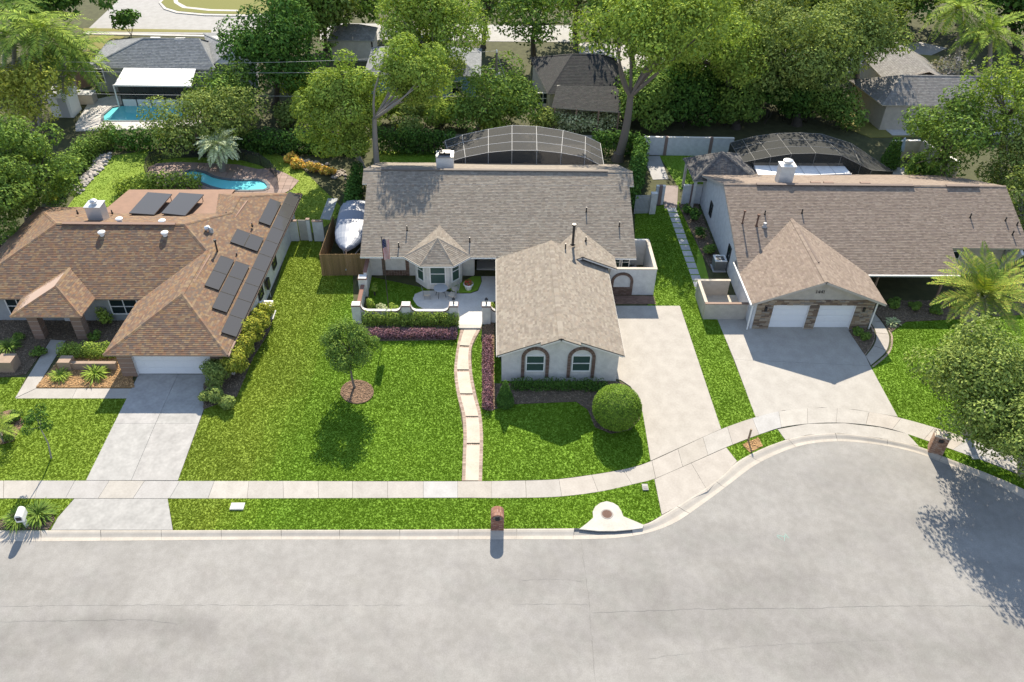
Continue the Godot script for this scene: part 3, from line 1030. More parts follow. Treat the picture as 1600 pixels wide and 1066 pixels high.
const PAL_GREY := [Color(0.282, 0.245, 0.197), Color(0.312, 0.274, 0.223), Color(0.245, 0.209, 0.169), Color(0.344, 0.304, 0.248), Color(0.275, 0.238, 0.197), Color(0.306, 0.258, 0.205)]
const PAL_RUST := [Color(0.240, 0.134, 0.078), Color(0.195, 0.124, 0.083), Color(0.268, 0.166, 0.087), Color(0.166, 0.121, 0.093), Color(0.219, 0.149, 0.099), Color(0.283, 0.198, 0.118), Color(0.184, 0.113, 0.078)]
const PAL_BROWN := [Color(0.266, 0.209, 0.164), Color(0.296, 0.234, 0.184), Color(0.238, 0.184, 0.146), Color(0.319, 0.256, 0.205), Color(0.275, 0.216, 0.174)]
const PAL_SLATE := [Color(0.25, 0.265, 0.275), Color(0.29, 0.305, 0.315), Color(0.22, 0.235, 0.245)]
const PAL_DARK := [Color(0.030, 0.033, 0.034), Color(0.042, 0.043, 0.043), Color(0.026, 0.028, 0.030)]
const ORD := ["first", "second", "third", "fourth", "fifth", "sixth", "seventh", "eighth", "ninth", "tenth"]
const PAL_TAUPE := [Color(0.25, 0.24, 0.225), Color(0.29, 0.28, 0.265), Color(0.22, 0.21, 0.20)]

func house_main() -> void:
	var H := thing("bungalow", "white bungalow with grey-brown shingle roof, bay window and arched garage wing", "house", Vector3(1, 0, -55))
	# walls
	hb(H, "wall", Vector3(-5.05, 1.22, -50.85), Vector3(7.7, 2.45, 0.2), M.stucco)
	hb(H, "wall", Vector3(9.2, 1.22, -50.85), Vector3(1.8, 2.45, 0.2), M.stucco)
	hb(H, "wall", Vector3(0.6, 1.22, -63.3), Vector3(19.0, 2.45, 0.2), M.stucco)
	hb(H, "wall", Vector3(3.4, 1.22, -53.4), Vector3(9.4, 2.45, 0.2), M.stucco)
	hb(H, "wall", Vector3(-1.25, 1.22, -52.1), Vector3(0.2, 2.45, 2.5), M.stucco)
	gable(H, "wall", [Vector3(-8.9, 0, -50.95), Vector3(-8.9, 0, -63.3), Vector3(-8.9, 2.62, -63.3), Vector3(-8.9, 5.3, -56.75), Vector3(-8.9, 2.9, -50.95)], Vector3(-1, 0, 0), M.stucco)
	gable(H, "wall", [Vector3(10.1, 0, -50.95), Vector3(10.1, 0, -63.3), Vector3(10.1, 2.62, -63.3), Vector3(10.1, 5.3, -56.75), Vector3(10.1, 2.9, -50.95)], Vector3(1, 0, 0), M.stucco)
	# entry in the recess: dark glazed door, side light, step
	window(H, Vector3(0.2, 1.1, -53.25), 2.2, 2.2, Basis(), false, M.glass, M.brown_fascia, 1)
	hb(H, "door_step", Vector3(0.6, 0.06, -52.3), Vector3(3.2, 0.12, 1.6), M.plastic_grey)
	# main roof
	var s := 0.42
	var r := Roof.new()
	slope(r, [Vector3(-9.2, 2.5, -49.55), Vector3(10.45, 2.5, -49.55), Vector3(10.45, 5.0, -55.5), Vector3(-9.2, 5.0, -55.5)], PAL_GREY)
	slope(r, [Vector3(-9.55, 5.0, -55.5), Vector3(10.8, 5.0, -55.5), Vector3(10.8, 5.524, -56.75), Vector3(-9.55, 5.524, -56.75)], PAL_GREY)
	slope(r, [Vector3(10.8, 2.5, -63.95), Vector3(-9.55, 2.5, -63.95), Vector3(-9.55, 5.524, -56.75), Vector3(10.8, 5.524, -56.75)], PAL_GREY)
	cap(r, Vector3(-9.55, 5.53, -56.75), Vector3(10.8, 5.53, -56.75), PAL_GREY)
	finish_roof(H, r)
	ridge_vent(H, Vector3(-8.2, 5.60, -56.75), Vector3(8.9, 5.60, -56.75), 0.26, Color(0.16, 0.135, 0.115))
	# eave gutter: white trough with a dark drip edge
	for g in [[-9.2, -6.1], [-1.35, 0.45], [8.9, 10.45]]:
		hb(H, "gutter", Vector3((g[0] + g[1]) / 2, 2.40, -49.48), Vector3(g[1] - g[0], 0.11, 0.12), M.white)
		hb(H, "drip_edge", Vector3((g[0] + g[1]) / 2, 2.475, -49.49), Vector3(g[1] - g[0], 0.03, 0.13), M.drip)
	# bay window
	var B := [Vector3(-5.42, 0, -50.75), Vector3(-5.42, 0, -49.96), Vector3(-4.52, 0, -48.99), Vector3(-2.95, 0, -49.01), Vector3(-2.05, 0, -49.91), Vector3(-2.05, 0, -50.75)]
	for i in 5:
		var a: Vector3 = B[i]
		var b: Vector3 = B[i + 1]
		var d := (b - a).normalized()
		var n := d.cross(Vector3.UP) * -1.0
		n = Vector3(d.z, 0, -d.x)
		if n.dot((a + b) / 2 - Vector3(-3.73, 0, -50.75)) < 0.0: n = -n
		gable(H, "bay_wall", [a, b, b + Vector3.UP * 2.42, a + Vector3.UP * 2.42], n, M.stucco, 0.12)
		if i >= 1 and i <= 3:
			var w: float = 1.15 if i == 2 else 0.78
			var ce := (a + b) / 2 + Vector3.UP * 1.35 + n * 0.03
			var o := window(H, ce, w, 1.75, Basis(Vector3.UP.cross(n), Vector3.UP, n), true, M.glass_green)
			for sx in [-1.0, 1.0]:     # rounded head: two spandrels
				var mb := MB.new()
				for k in 4:
					var t0 := PI / 2 * k / 4.0
					var t1 := PI / 2 * (k + 1) / 4.0
					var rr := w * 0.5 - 0.07
					var cn := Vector3(sx * (w / 2 - 0.05), 0.875 - 0.05, 0.012)
					var e0 := Vector3(sx * (rr * 0.55 + rr * 0.45 * sin(t0)), 0.875 - 0.07 - rr * 0.45 * (1.0 - cos(t0)), 0.012)
					var e1 := Vector3(sx * (rr * 0.55 + rr * 0.45 * sin(t1)), 0.875 - 0.07 - rr * 0.45 * (1.0 - cos(t1)), 0.012)
					mb.tri(cn, e0, e1, Color.WHITE, Vector3(0, 0, 1))
				pm("arched_head", mb, M.white, o)
	r = Roof.new()
	var E := [Vector3(-6.06, 2.5, -49.5), Vector3(-4.86, 2.5, -48.35), Vector3(-2.58, 2.5, -48.37), Vector3(-1.38, 2.5, -49.6)]
	var A := Vector3(-3.72, 3.5, -50.3)
	var Rb := Vector3(-3.66, 3.52, -52.0)
	slope(r, [E[0], E[1], A], PAL_GREY, 0.1)
	slope(r, [E[1], E[2], A], PAL_GREY, 0.1)
	slope(r, [E[2], E[3], A], PAL_GREY, 0.1)
	slope(r, [E[0], A, Rb], PAL_GREY, 0.08)
	slope(r, [A, E[3], Rb], PAL_GREY, 0.08)
	for e in E: cap(r, e, A, PAL_GREY, 0.12)
	cap(r, A, Rb, PAL_GREY, 0.12)
	finish_roof(H, r, "bay_roof")
	for i in 3:
		var d: Vector3 = (E[i + 1] - E[i]).normalized()
		var o: Vector3 = Vector3(-d.z, 0, d.x)
		if o.z < 0.0: o = -o
		var bb := Basis(d, Vector3.UP, d.cross(Vector3.UP))
		hb(H, "gutter", (E[i] + E[i + 1]) / 2 + Vector3(0, -0.10, 0) + o * 0.06, Vector3(E[i].distance_to(E[i + 1]) + 0.04, 0.10, 0.11), M.white, bb)
		hb(H, "drip_edge", (E[i] + E[i + 1]) / 2 + Vector3(0, -0.025, 0) + o * 0.055, Vector3(E[i].distance_to(E[i + 1]) + 0.05, 0.03, 0.12), M.drip, bb)
	# blind brick arch beside the bay
	brick_arch(H, -6.92, -50.74, 0.02, 1.45, 0.98, 0.24, 0.38)
	# garage wing: walls, gable with a deeper middle rake, twin arched windows
	var wz := -39.0
	gable(H, "wall", [Vector3(0.75, 0, wz), Vector3(7.98, 0, wz), Vector3(7.98, 2.42, wz), Vector3(4.28, 3.82, wz), Vector3(0.75, 2.42, wz)], Vector3(0, 0, 1), M.stucco)
	hb(H, "wall", Vector3(0.85, 1.2, -44.1), Vector3(0.2, 2.4, 10.0), M.stucco)
	hb(H, "wall", Vector3(7.88, 1.2, -44.1), Vector3(0.2, 2.4, 10.0), M.stucco)
	gable(H, "wall", [Vector3(0.75, 0, -49.0), Vector3(7.98, 0, -49.0), Vector3(7.98, 2.42, -49.0), Vector3(4.28, 3.82, -49.0), Vector3(0.75, 2.42, -49.0)], Vector3(0, 0, -1), M.stucco)
	for c in [Vector2(836.2, 567.5), Vector2(908.2, 567.5)]:
		var p := ZP(c.x, c.y, wz)
		window(H, Vector3(p.x, p.y, wz + 0.02), 1.18, 1.32, Basis(), true, M.glass_green)
		brick_arch(H, p.x, wz + 0.03, 0.35, p.y + 0.45, 0.86, 0.2)
	hb(H, "flood_light", Vector3(4.28, 3.42, wz + 0.1), Vector3(0.3, 0.12, 0.16), M.plastic_grey)
	r = Roof.new()
	var zf := -38.62
	var zb := -49.35
	var rh := 3.93
	var xl := 0.45
	var xr := 8.22
	var xm := 4.27
	slope(r, [Vector3(xl, 2.42, zb), Vector3(xl, 2.42, zf), Vector3(xm, rh, zf), Vector3(xm, rh, zb)], PAL_GREY)
	slope(r, [Vector3(xr, 2.42, zf), Vector3(xr, 2.42, zb), Vector3(xm, rh, zb), Vector3(xm, rh, zf)], PAL_GREY)
	var hm_ := rh - (rh - 2.42) * 1.2 / (xm - xl)
	slope(r, [Vector3(xm - 1.2, hm_, zf), Vector3(xm - 1.2, hm_, zf + 0.27), Vector3(xm, rh, zf + 0.27), Vector3(xm, rh, zf)], PAL_GREY)
	slope(r, [Vector3(xm + 1.2, hm_, zf + 0.27), Vector3(xm + 1.2, hm_, zf), Vector3(xm, rh, zf), Vector3(xm, rh, zf + 0.27)], PAL_GREY)
	cap(r, Vector3(xm, rh + 0.01, zb), Vector3(xm, rh + 0.01, zf + 0.27), PAL_GREY, 0.17)
	finish_roof(H, r, "wing_roof")
	for e in [xl, xr]:
		hb(H, "gutter", Vector3(e + (-0.03 if e == xl else 0.03), 2.34, (zf + zb) / 2), Vector3(0.06, 0.1, zf - zb), M.fascia)
		hb(H, "drip_edge", Vector3(e + (-0.015 if e == xl else 0.015), 2.408, (zf + zb) / 2), Vector3(0.06, 0.03, zf - zb), M.drip)
	for k in [[xl, 2.42, xm - 1.2, hm_, zf], [xm + 1.2, hm_, xr, 2.42, zf], [xm - 1.2, hm_, xm, rh, zf + 0.27], [xm, rh, xm + 1.2, hm_, zf + 0.27]]:
		var a := Vector3(k[0], k[1], k[4] + 0.015)
		var b := Vector3(k[2], k[3], k[4] + 0.015)
		var d := (b - a).normalized()
		hb(H, "drip_edge", (a + b) / 2 + Vector3(0, -0.005, 0), Vector3(a.distance_to(b), 0.05, 0.03), M.drip, Basis(d, Vector3(-d.y, d.x, 0), Vector3(0, 0, 1)))
	# connecting gable between wing and main roof
	r = Roof.new()
	slope(r, [Vector3(8.88, 2.5, -48.0), Vector3(8.88, 2.5, -49.6), Vector3(6.42, 3.47, -51.9), Vector3(6.42, 3.47, -48.0)], PAL_GREY)
	slope(r, [Vector3(3.96, 2.5, -49.6), Vector3(3.96, 2.5, -48.0), Vector3(6.42, 3.47, -48.0), Vector3(6.42, 3.47, -51.9)], PAL_GREY)
	cap(r, Vector3(6.42, 3.48, -51.9), Vector3(6.42, 3.48, -48.0), PAL_GREY)
	finish_roof(H, r, "link_roof")
	gable(H, "wall", [Vector3(5.6, 2.4, -48.35), Vector3(8.45, 0.0, -48.35), Vector3(8.45, 2.55, -48.35), Vector3(6.42, 3.3, -48.35)], Vector3(0, 0, 1), M.cream, 0.12)
	for k in [[5.6, 3.147, 6.42, 3.47], [6.42, 3.47, 8.88, 2.5]]:
		var a := Vector3(k[0], k[1], -47.985)
		var b := Vector3(k[2], k[3], -47.985)
		var d := (b - a).normalized()
		hb(H, "drip_edge", (a + b) / 2, Vector3(a.distance_to(b), 0.05, 0.03), M.drip, Basis(d, Vector3(-d.y, d.x, 0), Vector3(0, 0, 1)))
	# side court wall with its blind arch
	hb(H, "court_wall", Vector3(10.15, 1.1, -48.5), Vector3(3.3, 2.2, 0.18), M.stucco)
	hb(H, "court_wall", Vector3(11.71, 1.1, -50.45), Vector3(0.18, 2.2, 3.72), M.stucco)
	hb(H, "court_wall", Vector3(10.95, 1.1, -52.4), Vector3(1.7, 2.2, 0.18), M.stucco)
	hb(H, "wall_cap", Vector3(10.15, 2.225, -48.5), Vector3(3.36, 0.05, 0.24), M.cream)
	hb(H, "wall_cap", Vector3(11.71, 2.225, -50.47), Vector3(0.24, 0.05, 3.68), M.cream)
	brick_arch(H, 9.42, -48.39, 0.02, 1.15, 0.80, 0.2, 0.62)
	window(H, Vector3(9.1, 1.3, -50.72), 0.9, 1.5, Basis(), true, M.glass_green)
	window(H, Vector3(9.95, 1.3, -50.72), 0.6, 1.5, Basis(), true, M.glass)
	# roof pipes and chimney
	for q in [[636, 360], [623, 386], [734, 378], [916, 331], [967.5, 354]]:
		stack(H, roof_hit(q[0], q[1], -49.55, 2.5, s), 0.38, 0.045, M.black_metal)
	stack(H, G(895, 382, 3.45), 1.55, 0.09, M.black_metal, "flue_pipe", true)
	stack(H, G(883, 395, 3.25), 0.75, 0.05, M.black_metal)
	stack(H, G(915.5, 376, 3.4), 0.3, 0.05, M.black_metal)
	var c := ZP(695.5, 258, -58.2)
	hb(H, "chimney", Vector3(c.x, 4.95, -58.3), Vector3(1.3, 2.1, 1.0), M.stucco)
	hb(H, "chimney_cap", Vector3(c.x, 6.05, -58.3), Vector3(1.36, 0.1, 1.06), M.grey_metal)
	hb(H, "chimney_cowl", Vector3(c.x, 6.2, -58.3), Vector3(0.9, 0.2, 0.6), M.black_metal)
	keep_out.append(PackedVector2Array([Vector2(0.7, -39), Vector2(8, -39), Vector2(8, -49), Vector2(0.7, -49)]))

func house_left() -> void:
	var H := thing("bungalow", "tan bungalow with rust-brown shingle hip roofs carrying solar panels", "house", Vector3(-24, 0, -49))
	var edge := Color(0.40, 0.30, 0.24)
	var zf := -38.82
	# walls
	var W: Material = M.stucco
	hb(H, "wall", Vector3(-15.85, 1.1, -48.4), Vector3(0.2, 2.2, 17.8), W, Basis(Vector3.UP, deg_to_rad(-2.0)))
	hb(H, "wall", Vector3(-28.9, 1.12, -45.2), Vector3(11.8, 2.24, 0.2), M.grey_wall)
	hb(H, "wall", Vector3(-25.0, 1.12, -55.8), Vector3(18.4, 2.24, 0.2), W)
	hb(H, "wall", Vector3(-22.9, 1.1, -42.4), Vector3(0.2, 2.2, 5.6), W)
	hb(H, "wall", Vector3(-34.4, 1.12, -50.5), Vector3(0.2, 2.24, 10.6), W)
	# garage front: banded brown piers either side of the door
	for p in [[-22.95, -22.05], [-17.25, -16.25]]:
		for k in 6:
			hb(H, "pier_band", Vector3((p[0] + p[1]) / 2, 0.19 + 0.37 * k, -39.5), Vector3(p[1] - p[0], 0.345, 0.3), M.brown_fascia)
			hb(H, "pier_joint", Vector3((p[0] + p[1]) / 2, 0.376 + 0.37 * k, -39.5), Vector3(p[1] - p[0] - 0.02, 0.025, 0.27), M.fascia)
	hb(H, "wall", Vector3(-19.6, 2.2, -39.6), Vector3(6.8, 0.14, 0.3), W)
	garage_door(H, Vector3(-19.65, 0.01, -39.66), 4.8, 2.12)
	for x in [-22.08, -17.24]: hb(H, "door_jamb", Vector3(x, 1.06, -39.55), Vector3(0.06, 2.12, 0.28), M.white)
	var r := Roof.new()
	var E0 := Vector3(-15.95, 2.2, zf)
	var E1 := Vector3(-15.573, 2.2, -48.02)
	var E2 := Vector3(-15.12, 2.2, -59.05)
	var GL := Vector3(-23.39, 2.2, zf)
	var A := Vector3(-19.50, 3.80, -42.95)
	var Wr := Vector3(-19.29, 3.80, -48.02)
	var Rr := Vector3(-21.19, 4.65, -50.05)
	var Rl := Vector3(-29.9, 4.65, -50.05)
	var FLc := Vector3(-35.1, 2.3, -44.45)
	var BLc := Vector3(-34.6, 2.3, -56.4)
	slope(r, [GL, E0, A], PAL_RUST, 0.14, edge)
	slope(r, [E0, E1, Wr, A], PAL_RUST, 0.14, edge)
	slope(r, [Vector3(-23.13, 2.2, -45.2), GL, A, Wr], PAL_RUST, 0.14, edge)
	slope(r, [E1, Vector3(-15.345, 2.2, -53.6), Vector3(-18.99, 3.76, -53.2), Rr, Wr], PAL_RUST, 0.14, edge)
	slope(r, [Vector3(-15.345, 2.2, -53.6), E2, Vector3(-18.89, 3.76, -55.6), Vector3(-18.99, 3.76, -53.2)], PAL_RUST, 0.14, edge)
	slope(r, [E2, Vector3(-22.38, 2.2, -59.05), Vector3(-18.89, 3.76, -55.6)], PAL_RUST, 0.14, edge)
	slope(r, [Vector3(-22.38, 2.2, -59.05), Vector3(-22.6, 2.2, -53.4), Vector3(-18.99, 3.76, -53.2), Vector3(-18.89, 3.76, -55.6)], PAL_RUST, 0.14, edge)
	slope(r, [FLc, Vector3(-16.4, 2.3, -44.45), Wr, Rr, Rl], PAL_RUST, 0.14, edge)
	slope(r, [BLc, FLc, Rl], PAL_RUST, 0.14, edge)
	slope(r, [Vector3(-16.0, 2.3, -56.4), BLc, Rl, Rr], PAL_RUST, 0.14, edge)
	for c in [[GL, A], [E0, A], [A, Wr], [Wr, Rr], [Rr, Rl], [Rl, FLc], [Rl, BLc], [Rr, Vector3(-18.99, 3.77, -53.2)], [E2, Vector3(-18.89, 3.77, -55.6)], [Vector3(-18.99, 3.77, -53.2), Vector3(-18.89, 3.77, -55.6)]]: cap(r, c[0], c[1], PAL_RUST, 0.13)
	finish_roof(H, r)
	ridge_vent(H, Rl + Vector3(0.4, 0.07, 0.02), Rr + Vector3(-0.6, 0.07, 0.02), 0.28, Color(0.20, 0.13, 0.10))
	# off-ridge vents on the side slope
	ridge_vent(H, Vector3(-19.2, 3.70, -44.4), Vector3(-19.0, 3.70, -47.7), 0.12, Color(0.24, 0.15, 0.11))
	ridge_vent(H, Vector3(-18.6, 3.60, -52.9), Vector3(-18.3, 3.55, -55.4), 0.12, Color(0.24, 0.15, 0.11))
	# white gutter along the side eave
	hb(H, "gutter", (E0 + E2) / 2 + Vector3(0.07, -0.09, 0), Vector3(0.12, 0.11, E0.distance_to(E2)), M.brown_fascia, Basis(Vector3.UP, deg_to_rad(-2.35)))
	# porch with banded piers
	r = Roof.new()
	var P0 := Vector3(-30.45, 2.4, -42.36)
	var P1 := Vector3(-26.0, 2.4, -42.38)
	var PA := Vector3(-28.15, 3.28, -44.5)
	var PR := Vector3(-28.1, 3.30, -46.6)
	slope(r, [P0, P1, PA], PAL_RUST, 0.14, edge)
	slope(r, [P1, Vector3(-25.85, 2.4, -44.4), PR, PA], PAL_RUST, 0.14, edge)
	slope(r, [Vector3(-30.6, 2.4, -44.4), P0, PA, PR], PAL_RUST, 0.14, edge)
	for c in [[P0, PA], [P1, PA], [PA, PR]]: cap(r, c[0], c[1], PAL_RUST, 0.12)
	finish_roof(H, r, "porch_roof")
	for x in [-29.62, -26.86]:
		for k in 6:
			hb(H, "pier_band", Vector3(x, 0.19 + 0.37 * k, -43.35), Vector3(0.66, 0.345, 0.6), M.brown_fascia)
			hb(H, "pier_joint", Vector3(x, 0.376 + 0.37 * k, -43.35), Vector3(0.63, 0.025, 0.57), M.fascia)
	window(H, Vector3(-24.5, 1.25, -45.06), 1.9, 1.3, Basis(), true, M.glass, M.white, 1)
	window(H, Vector3(-31.5, 1.25, -45.06), 1.5, 1.5, Basis(), true, M.glass, M.white, 1)
	hb(H, "front_door", Vector3(-28.3, 1.03, -45.06), Vector3(0.95, 2.06, 0.08), M.white)
	for z in [-46.6, -50.4]: window(H, Vector3(-15.72 + (z + 46.6) * -0.035, 1.35, z), 0.9, 0.9, Basis(Vector3.UP, deg_to_rad(88.0)), true, M.glass, M.black_metal)
	# low brown roof over the rear porch, with two tilted collectors standing on it
	var mb := MB.new()
	mb.plate([Vector3(-28.7, 3.25, -54.0), Vector3(-20.5, 3.25, -53.2), Vector3(-20.2, 2.6, -58.85), Vector3(-28.45, 2.6, -58.7)], Vector3(0, 1, -0.1), 0.14)
	hm(H, "flat_roof", mb, M.membrane)
	# chimney and roof furniture
	var c := G(152, 343, 4.15)
	hb(H, "chimney", Vector3(c.x, 4.45, c.z - 0.25), Vector3(1.05, 1.5, 0.95), M.galv)
	hb(H, "chimney_cap", Vector3(c.x, 5.23, c.z - 0.25), Vector3(1.15, 0.06, 1.05), M.galv)
	mb = MB.new()
	mb.lathe(Vector3(c.x, 5.26, c.z - 0.25), [[0.16, 0], [0.16, 0.12], [0.26, 0.14], [0.26, 0.26], [0.17, 0.28], [0.17, 0.34], [0.0, 0.38]], 14)
	hm(H, "chimney_cowl", mb, M.galv)
	for q in [[159.5, 367], [258, 367.5]]: turtle_vent(H, roof_hit(q[0], q[1], -44.45, 2.3, 0.42))
	for q in [[187, 346, 4.45], [254, 349, 4.45]]: turtle_vent(H, G(q[0], q[1], q[2]))
	var gv := G(331, 367, 3.7)
	mb = MB.new()
	mb.tube([gv + Vector3(0, -0.3, 0), gv + Vector3(0, 0.45, 0), gv + Vector3(-0.12, 0.62, 0.05), gv + Vector3(-0.32, 0.55, 0.1)], [0.17, 0.17, 0.18, 0.17], 10)
	hm(H, "gooseneck_vent", mb, M.galv)
	stack(H, G(340, 395, 3.45), 0.95, 0.06, M.black_metal, "vent_pipe", true)
	for q in [[121, 333, 3.9], [175, 333, 3.7], [354, 336, 3.6], [394, 353, 3.2], [370, 400, 3.0]]: stack(H, G(q[0], q[1], q[2]), 0.25, 0.05, M.black_metal)

func stone_veneer(root: Node3D, x0: float, x1: float, y0: float, y1: float, z: float, pal: Array) -> void:
	var mats: Array = M.stones
	var y := y0
	while y < y1 - 0.03:
		var h := minf(rg.randf_range(0.085, 0.15), y1 - y)
		var x := x0
		while x < x1 - 0.02:
			var w := minf(rg.randf_range(0.22, 0.55), x1 - x)
			if x1 - x - w < 0.12: w = x1 - x
			pbox("stone", Vector3(x + w / 2, y + h / 2, z + rg.randf_range(0.0, 0.03)) - root.position, Vector3(w - 0.014, h - 0.012, 0.1), mats[rg.randi() % mats.size()], root)
			x += w
		y += h

func house_right() -> void:
	var H := thing("bungalow", "bungalow with brown shingle roof and two white garage doors set in ledge stone", "house", Vector3(27, 0, -52))
	M.stones = []
	for c in [Color(0.30, 0.225, 0.15), Color(0.23, 0.165, 0.115), Color(0.36, 0.28, 0.20), Color(0.17, 0.125, 0.095), Color(0.28, 0.25, 0.21), Color(0.40, 0.33, 0.25)]:
		M.stones.append(tri_tex(mat(c, 0.95), M.grey_tex, 0.6))
	var fz := -44.5
	# garage front
	hb(H, "wall", Vector3(18.55, 1.2, fz - 0.12), Vector3(1.1, 2.4, 0.2), M.stucco)
	hb(H, "wall", Vector3(21.92, 1.2, fz - 0.12), Vector3(0.6, 2.4, 0.2), M.stucco)
	hb(H, "wall", Vector3(25.36, 1.2, fz - 0.12), Vector3(1.18, 2.4, 0.2), M.stucco)
	stone_veneer(H, 18.0, 19.12, 0.02, 2.02, fz, [])
	stone_veneer(H, 21.58, 22.26, 0.02, 2.02, fz, [])
	stone_veneer(H, 24.74, 25.98, 0.02, 2.02, fz, [])
	stone_veneer(H, 18.0, 25.98, 2.03, 2.46, fz, [])
	garage_door(H, Vector3(20.35, 0.01, -44.68), 2.44, 2.05)
	garage_door(H, Vector3(23.5, 0.01, -44.68), 2.46, 2.05)
	for x in [19.11, 21.6, 22.25, 24.76]: hb(H, "door_jamb", Vector3(x, 1.02, -44.58), Vector3(0.05, 2.04, 0.22), M.white)
	for x in [18.6, 25.3]:
		hb(H, "wall_lantern", Vector3(x, 1.75, fz + 0.13), Vector3(0.14, 0.3, 0.14), M.black_metal)
	gable(H, "gable_wall", [Vector3(18.1, 2.46, fz), Vector3(25.9, 2.46, fz), Vector3(22.02, 4.0, fz)], Vector3(0, 0, 1), M.stucco_tan)
	# house number on the gable
	var tm := TextMesh.new()
	tm.text = "1441"
	var sf := SystemFont.new()
	sf.font_names = PackedStringArray(["Droid Serif"])
	tm.font = sf
	tm.font_size = 22
	tm.pixel_size = 0.0135
	tm.depth = 0.02
	put("house_number", tm, M.black_metal, H, Transform3D(Basis(), Vector3(22.0, 3.12, fz + 0.03) - H.position))
	# side and rear walls
	gable(H, "wall", [Vector3(17.85, 0, fz), Vector3(17.85, 0, -61.9), Vector3(17.85, 2.6, -61.9), Vector3(17.85, 5.15, -55.15), Vector3(17.85, 2.55, -48.6), Vector3(17.85, 2.4, fz)], Vector3(-1, 0, 0), M.stucco_blue)
	hb(H, "wall", Vector3(28.2, 1.2, -62.0), Vector3(20.6, 2.4, 0.2), M.stucco)
	hb(H, "wall", Vector3(32.2, 1.2, -51.4), Vector3(12.0, 2.4, 0.2), M.cream)
	hb(H, "wall", Vector3(26.0, 1.2, -48.0), Vector3(0.2, 2.4, 6.6), M.stucco)
	gable(H, "wall", [Vector3(38.5, 0, -51.4), Vector3(38.5, 0, -61.9), Vector3(38.5, 2.6, -61.9), Vector3(38.5, 5.15, -55.15), Vector3(38.5, 2.9, -49.5)], Vector3(1, 0, 0), M.stucco)
	window(H, Vector3(29.8, 1.4, -51.28), 2.6, 1.3, Basis(), true, M.glass, M.white, 2)
	window(H, Vector3(34.4, 1.4, -51.28), 1.2, 1.4, Basis(), true, M.glass, M.white, 1)
	for z in [-51.8, -58.3]: window(H, Vector3(17.82, 1.45, z), 0.75, 1.2, Basis(Vector3.UP, -PI / 2), true, M.glass, M.black_metal)
	for x in [27.6, 32.4]: hb(H, "porch_post", Vector3(x, 1.2, -48.1), Vector3(0.14, 2.4, 0.14), M.brown_fascia)
	var r := Roof.new()
	var edge := Color(0.46, 0.42, 0.37)
	var s := 0.4
	slope(r, [Vector3(17.45, 2.4, -47.65), Vector3(33.2, 2.4, -47.65), Vector3(33.2, 5.4, -55.15), Vector3(17.45, 5.4, -55.15)], PAL_BROWN, 0.16, edge)
	slope(r, [Vector3(33.2, 3.26, -49.8), Vector3(38.9, 3.26, -49.8), Vector3(38.9, 5.4, -55.15), Vector3(33.2, 5.4, -55.15)], PAL_BROWN, 0.16, edge)
	slope(r, [Vector3(38.9, 2.4, -62.65), Vector3(17.45, 2.4, -62.65), Vector3(17.45, 5.4, -55.15), Vector3(38.9, 5.4, -55.15)], PAL_BROWN, 0.16, edge)
	cap(r, Vector3(17.45, 5.41, -55.15), Vector3(38.9, 5.41, -55.15), PAL_BROWN)
	finish_roof(H, r)
	ridge_vent(H, Vector3(19.9, 5.48, -55.1), Vector3(31.8, 5.48, -55.1), 0.3, Color(0.17, 0.13, 0.11))
	ridge_vent(H, Vector3(34.3, 5.48, -55.1), Vector3(36.8, 5.48, -55.1), 0.3, Color(0.17, 0.13, 0.11))
	r = Roof.new()
	var zf := -44.05
	var ap := 4.2
	slope(r, [Vector3(17.45, 2.4, -49.2), Vector3(17.45, 2.4, zf), Vector3(22.02, ap, zf), Vector3(22.02, ap, -52.2)], PAL_BROWN, 0.16, edge)
	slope(r, [Vector3(26.55, 2.4, zf), Vector3(26.55, 2.4, -47.65), Vector3(22.02, ap, -52.2), Vector3(22.02, ap, zf)], PAL_BROWN, 0.16, edge)
	cap(r, Vector3(22.02, ap + 0.01, -52.2), Vector3(22.02, ap + 0.01, zf), PAL_BROWN)
	finish_roof(H, r, "garage_roof")
	ridge_vent(H, Vector3(22.15, ap + 0.03, -50.5), Vector3(22.2, ap + 0.03, -46.4), 0.14, Color(0.15, 0.115, 0.095))
	hb(H, "gutter", Vector3(29.8, 2.34, -47.58), Vector3(6.7, 0.11, 0.12), M.fascia)
	hb(H, "gutter", Vector3(17.4, 2.32, -46.6), Vector3(0.1, 0.11, 5.1), M.white)
	hb(H, "downpipe", Vector3(17.62, 1.2, -44.32), Vector3(0.08, 2.3, 0.08), M.white)
	hb(H, "downpipe", Vector3(26.12, 1.2, -44.45), Vector3(0.08, 2.3, 0.08), M.white)
	# pipes
	for q in [[1160, 349, 0.95, 0.055], [1182, 353, 0.85, 0.07]]: stack(H, roof_hit(q[0], q[1], -47.65, 2.4, s), q[2], q[3], M.rust, "flue_pipe", true)
	for q in [[1195, 335, 0.35], [1253, 333, 0.35], [1516, 340, 0.35], [1571, 345, 0.3], [1582, 367, 0.35], [1589, 352, 0.3]]: stack(H, roof_hit(q[0], q[1], -47.65, 2.4, s), q[2], 0.05, M.black_metal)
	stack(H, roof_hit(1194.5, 354, -47.65, 2.4, s), 0.3, 0.12, M.plastic_grey, "box_vent")
	stack(H, G(1280, 388, 3.3), 0.25, 0.06, M.galv)
	var c := G(1228, 281, 5.2)
	hb(H, "chimney", Vector3(c.x, 5.5, c.z - 0.4), Vector3(1.1, 1.5, 0.8), M.stucco)
	hb(H, "chimney_cap", Vector3(c.x, 6.28, c.z - 0.4), Vector3(1.2, 0.06, 0.9), M.white)
	var mb := MB.new()
